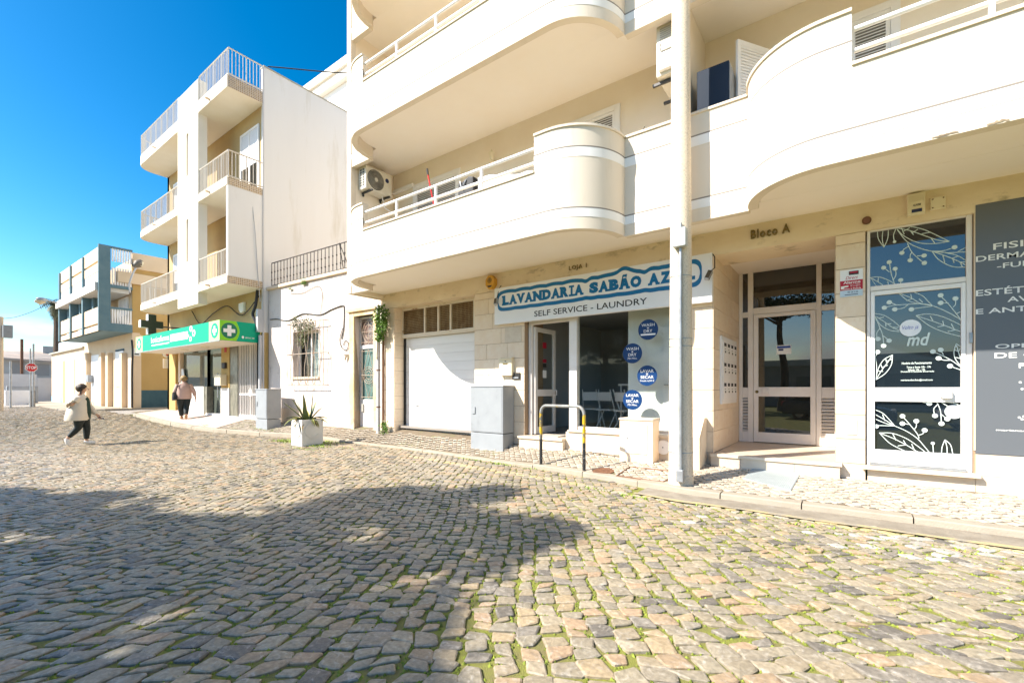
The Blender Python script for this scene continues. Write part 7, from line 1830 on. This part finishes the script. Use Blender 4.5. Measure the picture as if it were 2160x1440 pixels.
b = MB(); leaf_cloud(b, [hp(hxz(px, py, -.12)[0], -.12, hxz(px, py, -.12)[1]) for px, py in ((622, 672), (622, 680), (622, 688), (634, 690), (640, 683), (645, 676), (632, 700), (640, 705), (628, 712), (645, 695), (652, 690), (660, 686), (635, 722), (644, 714))], (.06, .04, .08), 60, .032, 3); b.build('foliage', 'dusty_vine', t)

# weeds between the stones
GRS = mat('weed_green', (0.19, 0.31, 0.03), .7, (0.28, 0.37, 0.05), 6, .5, vary=.3)
wd_ = MB(); g = random.Random(12)
def weeds(x, y, rx, ry, n, h):
    for _ in range(n):
        qx, qy = x+g.gauss(0, rx), y+g.gauss(0, ry)
        qz = (zpav(qx, qy) if qy > yk(qx)+.15 and qx > -24 else zroad(qx, qy))-.01
        a = g.uniform(0, 6.28); l = h*g.uniform(.4, 1.2); d = Vector((math.cos(a)*.8, math.sin(a)*.8, .9)).normalized(); s2 = Vector((-math.sin(a), math.cos(a), 0))*.011
        p0 = Vector((qx, qy, qz)); wd_.add([p0-s2, p0+s2, p0+d*l*.6+s2*.7, p0+d*l+Vector((0, 0, -.1*l))], [(0, 1, 2, 3)])
for px, py, rx, ry, n, h in ((655, 938, .35, .12, 420, .07), (600, 930, .3, .12, 260, .07), (672, 934, .25, .1, 240, .09), (345, 884, .16, .12, 200, .16), (700, 932, .25, .1, 120, .06), (640, 946, .35, .06, 160, .04), (1050, 978, .22, .03, 110, .06), (1140, 987, .1, .03, 60, .06), (990, 968, .2, .03, 70, .05), (1120, 988, .1, .04, 50, .05), (1330, 1045, .16, .03, 70, .05), (1240, 1030, .12, .03, 40, .05), (560, 915, .5, .08, 160, .05), (1180, 994, .12, .03, 40, .04), (2040, 1165, .1, .03, 40, .04), (1900, 1160, .15, .03, 40, .04), (1690, 1105, .15, .03, 40, .04), (1480, 1065, .1, .03, 30, .04), (430, 905, .3, .05, 60, .05), (730, 945, .3, .06, 80, .04), (362, 886, .05, .05, 50, .1)):
    weeds(*ong(px, py, .06), rx, ry, n, h)
wd_.build('grass', 'weed_green', kind='stuff')

# ---------------------------------------------------------------- chairs and table inside the laundry
def chair(label, x, y, rz):
    t = thing('folding_chair', label, 'chair', (0, 0, 0), 'white chairs inside the laundry')
    W2 = .19
    for s in (-1, 1):
        bar('leg', 'white_paint', t, (s*W2, -.20, 0), (s*W2, .12, .78), .013); bar('leg', 'white_paint', t, (s*W2*.9, .22, 0), (s*W2*.9, -.14, .46), .013)
        bar('back_post', 'white_paint', t, (s*W2, .12, .78), (s*W2, .17, .92), .012)
    MB().box(-W2, W2, -.18, .18, .445, .475).build('seat', 'white_paint', t, bevel=.01)
    MB().box(-W2, W2, .10, .125, .66, .86).build('backrest', 'white_paint', t, bevel=.01)
    t.location = (x, y, FZ); t.rotation_euler.z = rz; return t
c1 = chair('white folding chair just inside the open laundry door', -4.95, 9.9, R(200))
copy_tree(c1, loc=(-4.45, 9.7, FZ), rz=R(170), label='white chair behind the door edge, next to the laundry window')
copy_tree(c1, loc=(-3.9, 9.4, FZ), rz=R(150), label='white chair dim behind the big laundry window')
tb = thing('high_table', 'tall white table dim behind the laundry window', 'table', (-3.6, 9.7, FZ))
MB().box(-4.1, -3.2, 9.5, 10.0, FZ+1.0, FZ+1.04).build('table_top', 'white_paint', tb, bevel=.006)
for a in (-4.05, -3.25):
    for c in (9.55, 9.95): bar('leg', 'white_paint', tb, (a, c, FZ), (a, c, FZ+1.0), .02)

# ---------------------------------------------------------------- cars
def car(label, m, loc, rz, hatch=True):
    t = thing('parked_car', label, 'car', (0, 0, 0), 'cars parked in the street')
    # x forward; side profile
    low = [(-2.0, .28), (2.02, .25), (2.08, .50), (2.0, .66), (1.75, .76), (.95, .88), (-1.75, .92), (-1.98, .86), (-2.05, .55)]
    top = [(.98, .87), (.28, 1.40), (-.3, 1.48), (-1.2, 1.45), (-1.62, 1.28), (-1.95, .88)]
    b = MB(); b.prism(low, -.84, .84, 'y'); b.build('body', m, t, bevel=.09, smooth=True)
    b = MB(); n = len(top); V = [(x, -.78+(z-.87)*.28, z) for x, z in top] + [(x, .78-(z-.87)*.28, z) for x, z in top]
    b.add(V, [tuple(range(n)), tuple(range(n, 2*n))[::-1]] + [(i, n+i, n+(i+1) % n, (i+1) % n) for i in range(n)]); b.build('cabin', m, t, bevel=.05, smooth=True)
    for s in (-1, 1):
        sd2 = lambda x, z: (x, s*(.785-(z-.87)*.28), z)
        for P in ([(.84, .92), (.26, 1.35), (-.30, 1.40), (-.30, .93)], [(-.38, .93), (-.38, 1.40), (-1.15, 1.37), (-1.5, 1.2), (-1.55, .95)]):
            b = MB(); b.add([sd2(*p) for p in P] + [(x, y-s*.03, z) for x, y, z in [sd2(*p) for p in P]], [tuple(range(len(P))), tuple(range(len(P), 2*len(P)))[::-1]]); b.build('side_window', 'dark_window_glass', t)
    b = MB(); b.add([(.99+.012, -.70, .90), (.99+.012, .70, .90), (.30+.012, .58, 1.38), (.30+.012, -.58, 1.38)], [(0, 1, 2, 3)]); b.build('windscreen', 'dark_window_glass', t)
    b = MB(); b.add([(-1.945, -.68, .96), (-1.65, -.60, 1.27), (-1.65, .60, 1.27), (-1.945, .68, .96)], [(0, 1, 2, 3)]); b.build('rear_window', 'dark_window_glass', t)
    for x in (-1.28, 1.32):
        for s in (-1, 1):
            wl = MB().lathe([(.20, s*.80), (.30, s*.80), (.315, s*.74), (.315, s*.64), (.2, s*.62)], (x, 0, .315), 22, 'y').build('wheel', 'black_rubber', t, smooth=True)
            MB().lathe([(.19, s*.79), (.17, s*.815), (.04, s*.82)], (x, 0, .315), 16, 'y').build('rim', 'galvanised_steel', wl)
    for s in (-1, 1):
        MB().box(1.86, 2.03, s*.45-.17, s*.45+.17, .60, .72).build('headlight', 'paper_white', t, bevel=.04); MB().box(-2.03, -1.9, s*.68-.10, s*.68+.10, .70, .90).build('tail_light', 'red_print', t, bevel=.03)
        MB().box(.55, .72, s*.90-.10, s*.90+.08, .90, 1.04).build('mirror', m, t, bevel=.03)
    MB().box(-2.13, -1.95, -.82, .82, .38, .60).build('rear_bumper', m, t, bevel=.05); MB().box(-2.075, -2.05, -.25, .25, .68, .78).build('number_plate', 'paper_white', t)
    t.location = loc; t.rotation_euler.z = rz; return t
SILV = mat('silver_car_paint', (0.50, 0.51, 0.55), .25, metal=.35); DKCAR = mat('dark_blue_car_paint', (0.03, 0.05, 0.08), .2); WHCAR = mat('white_car_paint', (0.74, 0.74, 0.75), .25)
car('silver hatchback parked in the alley between pharmacy and ochre building', 'silver_car_paint', (-25.72, 10.05, zroad(-25.7, 8)+.02), R(90))
car('dark blue hatchback parked across the street, mirrored in the door glass', 'dark_blue_car_paint', (-.6, -7.2, -.05), R(4))
car('silver estate car parked across the street, mirrored in the clinic door', 'silver_car_paint', (4.6, -7.4, -.05), R(180))
car('white car parked far along across the street', 'white_car_paint', (-6.2, -7.6, -.05), R(2))

# ---------------------------------------------------------------- trees
BARK = mat('tree_bark', (0.12, 0.085, 0.06), .95, (0.07, 0.05, 0.035), 9, .5, .8, 30, stretch=(1, 1, .3)); LEAF = mat('broad_leaf_green', (0.06, 0.11, 0.022), .6, (0.04, 0.085, 0.02), 3, .5, vary=.35); PINE = mat('pine_needle_green', (0.035, 0.065, 0.022), .8, vary=.3)
def pip(x, y, P):
    c = False; j = len(P)-1
    for i in range(len(P)):
        if (P[i][1] > y) != (P[j][1] > y) and x < (P[j][0]-P[i][0])*(y-P[i][1])/(P[j][1]-P[i][1])+P[i][0]: c = not c
        j = i
    return c
SH = (math.sin(SUN_AZ)/math.tan(SUN_EL), math.cos(SUN_AZ)/math.tan(SUN_EL))
shade = [(-500, 1032), (0, 1030), (60, 1033), (120, 1043), (220, 1038), (330, 1047), (300, 1062), (430, 1066), (480, 1072), (560, 1066), (640, 1072), (690, 1052), (760, 1034), (860, 1030), (960, 1042), (1030, 1032), (1085, 1018), (1128, 1030), (1100, 1050), (1040, 1058), (1020, 1075), (1090, 1090), (1190, 1104), (1195, 1125), (1150, 1150), (1080, 1175), (1050, 1200), (990, 1215), (950, 1240), (940, 1290), (905, 1345), (890, 1440), (850, 1600), (-500, 1600)]
holes = [[(-60, 1118), (80, 1112), (170, 1126), (60, 1150), (-60, 1190)], [(430, 1136), (500, 1126), (560, 1120), (580, 1138), (500, 1160)], [(850, 1085), (920, 1095), (890, 1112), (830, 1105)], [(250, 1062), (380, 1054), (560, 1068), (690, 1080), (520, 1098), (330, 1084)], [(-60, 1195), (120, 1180), (210, 1190), (60, 1215)], [(960, 1150), (1010, 1140), (1030, 1160), (980, 1172)], [(700, 1250), (760, 1240), (780, 1262), (720, 1275)], [(800, 1330), (860, 1320), (850, 1352)], [(560, 1180), (640, 1168), (650, 1190), (580, 1200)]]
ca_pts = []; g = random.Random(21)
tries = 0
while len(ca_pts) < 2700 and tries < 60000:
    tries += 1
    gx_, gy_ = g.uniform(-15, -1.0), g.uniform(-1.5, 5.2)
    px, py, d = px_of(gx_, gy_, 0)
    if d < 0.4: continue
    if not pip(px, py, shade): continue
    if any(pip(px, py, h_) for h_ in holes): continue
    if mnoise.noise((gx_*1.3, gy_*1.3, 9)) > .33: continue
    if py > 1230 and px < 760 and mnoise.noise((gx_*1.7, gy_*1.7, 3)) > .33: continue
    if px > 930 and mnoise.noise((gx_*3, gy_*3, 5)) > .2: continue
    # crown shaped from the shade outline, cast back sunwards at random heights
    hgt = g.uniform(5.2, 8.2) if g.random() < .8 else g.uniform(4.4, 5.4)
    q = (gx_-SH[0]*hgt, gy_-SH[1]*hgt, hgt)
    pp = px_of(*q)
    if pp[2] > .3 and pp[0] > -220 and -150 < pp[1]: continue
    ca_pts.append(q)
tree_groups = [[], []]
T0, T1 = (-8.2, -5.2), (-13.5, -5.6)
for p in ca_pts: tree_groups[0 if p[0] > -11.2 else 1].append(p)
for tb_, pts, lb in ((T0, tree_groups[0], 'broad leafy street tree whose crown shades the cobbles'), (T1, tree_groups[1], 'second leafy street tree beside the first, further along the street')):
    t = thing('street_tree', lb, 'tree', (*tb_, 0), 'trees opposite the laundry')
    b = MB(); b.tube(sm([(tb_[0], tb_[1], -.1), (tb_[0]+.1, tb_[1]+.05, 1.5), (tb_[0]-.05, tb_[1], 3.2), (tb_[0], tb_[1]+.1, 4.6)], 4), [.24]*5+[.2]*4+[.16]*3+[.13], 10)
    for p in pts[::55]:
        a = Vector((tb_[0], tb_[1]+.05, g.uniform(3.4, 4.6))); c = Vector(p); b.tube([a, a.lerp(c, .5)+Vector((0, 0, .3)), c], [.09, .06, .02], 6)
    b.build('trunk', 'tree_bark', t, smooth=True)
    b = MB(); leaf_cloud(b, pts, (.11, .11, .08), 15, .085, 7, .2); b.build('crown', 'broad_leaf_green', t)
def pine(x, y, h, r, seed, label):
    t = thing('pine_tree', label, 'tree', (x, y, 0), 'trees opposite the laundry'); g = random.Random(seed); b = MB()
    b.tube(sm([(x, y, -.1), (x+.2, y, h*.3), (x-.1, y+.1, h*.6), (x, y, h*.85)], 4), [lerp(.28, .12, k/12) for k in range(13)], 9); pts = []
    for i in range(16):
        a = g.uniform(0, 6.28); rr = r*math.sqrt(g.random()); c = Vector((x+rr*math.cos(a), y+rr*math.sin(a), h*.86+g.uniform(-.5, .6)*(1-rr/r*.5)))
        b.tube([Vector((x, y, h*.62+g.uniform(0, h*.15))), c], [.08, .03], 5)
        for _ in range(9): pts.append(c+Vector((g.gauss(0, .5), g.gauss(0, .5), g.gauss(0, .22))))
    b.build('trunk', 'tree_bark', t, smooth=True); b = MB(); leaf_cloud(b, pts, (.22, .22, .14), 26, .13, seed); b.build('crown', 'pine_needle_green', t)
pine(-3.6, -15.5, 8.2, 2.6, 31, 'umbrella pine across the street, mirrored in the street door')
def leafy(x, y, h, r, seed, label):
    t = thing('street_tree', label, 'tree', (x, y, 0), 'trees opposite the laundry'); g = random.Random(seed); b = MB()
    b.tube([(x, y, -.1), (x+.1, y, h*.25), (x, y, h*.5)], [.28, .22, .14], 9); pts = []
    for i in range(60):
        d = Vector((g.gauss(0, 1), g.gauss(0, 1), g.gauss(0, .8))).normalized()*r*g.uniform(.35, 1); c = Vector((x, y, h*.62))+Vector((d.x, d.y, d.z*.75))
        if i % 4 == 0: b.tube([Vector((x, y, h*.42)), c], [.07, .02], 5)
        for _ in range(5): pts.append(c+Vector((g.gauss(0, .4), g.gauss(0, .4), g.gauss(0, .3))))
    b.build('trunk', 'tree_bark', t, smooth=True); b = MB(); leaf_cloud(b, pts, (.25, .25, .2), 22, .15, seed, .2); b.build('crown', 'broad_leaf_green', t)
leafy(-13.5, -13.5, 8.5, 3.6, 41, 'round leafy tree across the street, mirrored in the laundry window')
leafy(-20, -15, 9.0, 3.8, 42, 'bigger leafy tree further along across the street')
pine(-7.4, -19, 9.5, 3.0, 32, 'taller umbrella pine standing further back across the street')
ob = thing('low_building', 'long low building with a white parapet across the street', 'building', (0, -26, 0))
MB().box(-30, 26, -32, -26, -.2, 3.4).build('wall', 'grimy_wall', ob); MB().box(-30, 26, -32.2, -25.8, 3.401, 3.9).build('parapet', 'far_white_wall', ob)
for k in range(9):
    x = -26+k*5.6; MB().box(x, x+2.4, -26.0, -25.95, .1, 2.5).build('doorway', 'recess_grey', ob)
# palm behind the annex
pt_ = thing('palm_tree', 'shaggy palm behind the peach annex', 'tree', (-52, 11, .4))
xq = -52.0; yq, zq = onx(121, 660, xq)
b = MB(); b.tube([(xq, yq, .3), (xq, yq, zq)], [.3, .22], 10); b.build('trunk', 'tree_bark', pt_)
g = random.Random(4); b = MB()
for i in range(70):
    a = g.uniform(0, 6.28); e = g.uniform(-1.2, 1.0); ln = g.uniform(.7, 1.5); p = Vector((xq, yq, zq+.6)); pp = [p]
    for k in range(5): p = p+Vector((math.cos(a)*math.cos(e), math.sin(a)*math.cos(e), math.sin(e)))*ln/5; pp.append(p); e -= .28
    sv = Vector((-math.sin(a), math.cos(a), 0))
    for k in range(1, 6):
        for s in (-1, 1):
            for q in (0, .5):
                c = pp[k-1].lerp(pp[k], q); b.add([c, c+(pp[k]-pp[k-1])*.3, c+sv*s*.45*(1-abs(k-3)/5)+(pp[k]-pp[k-1])*.5+Vector((0, 0, -.18))], [(0, 1, 2)])
b.build('fronds', mat('palm_green', (0.085, 0.105, 0.045), .7, (0.20, 0.17, 0.09), 2, .5, vary=.3), pt_)
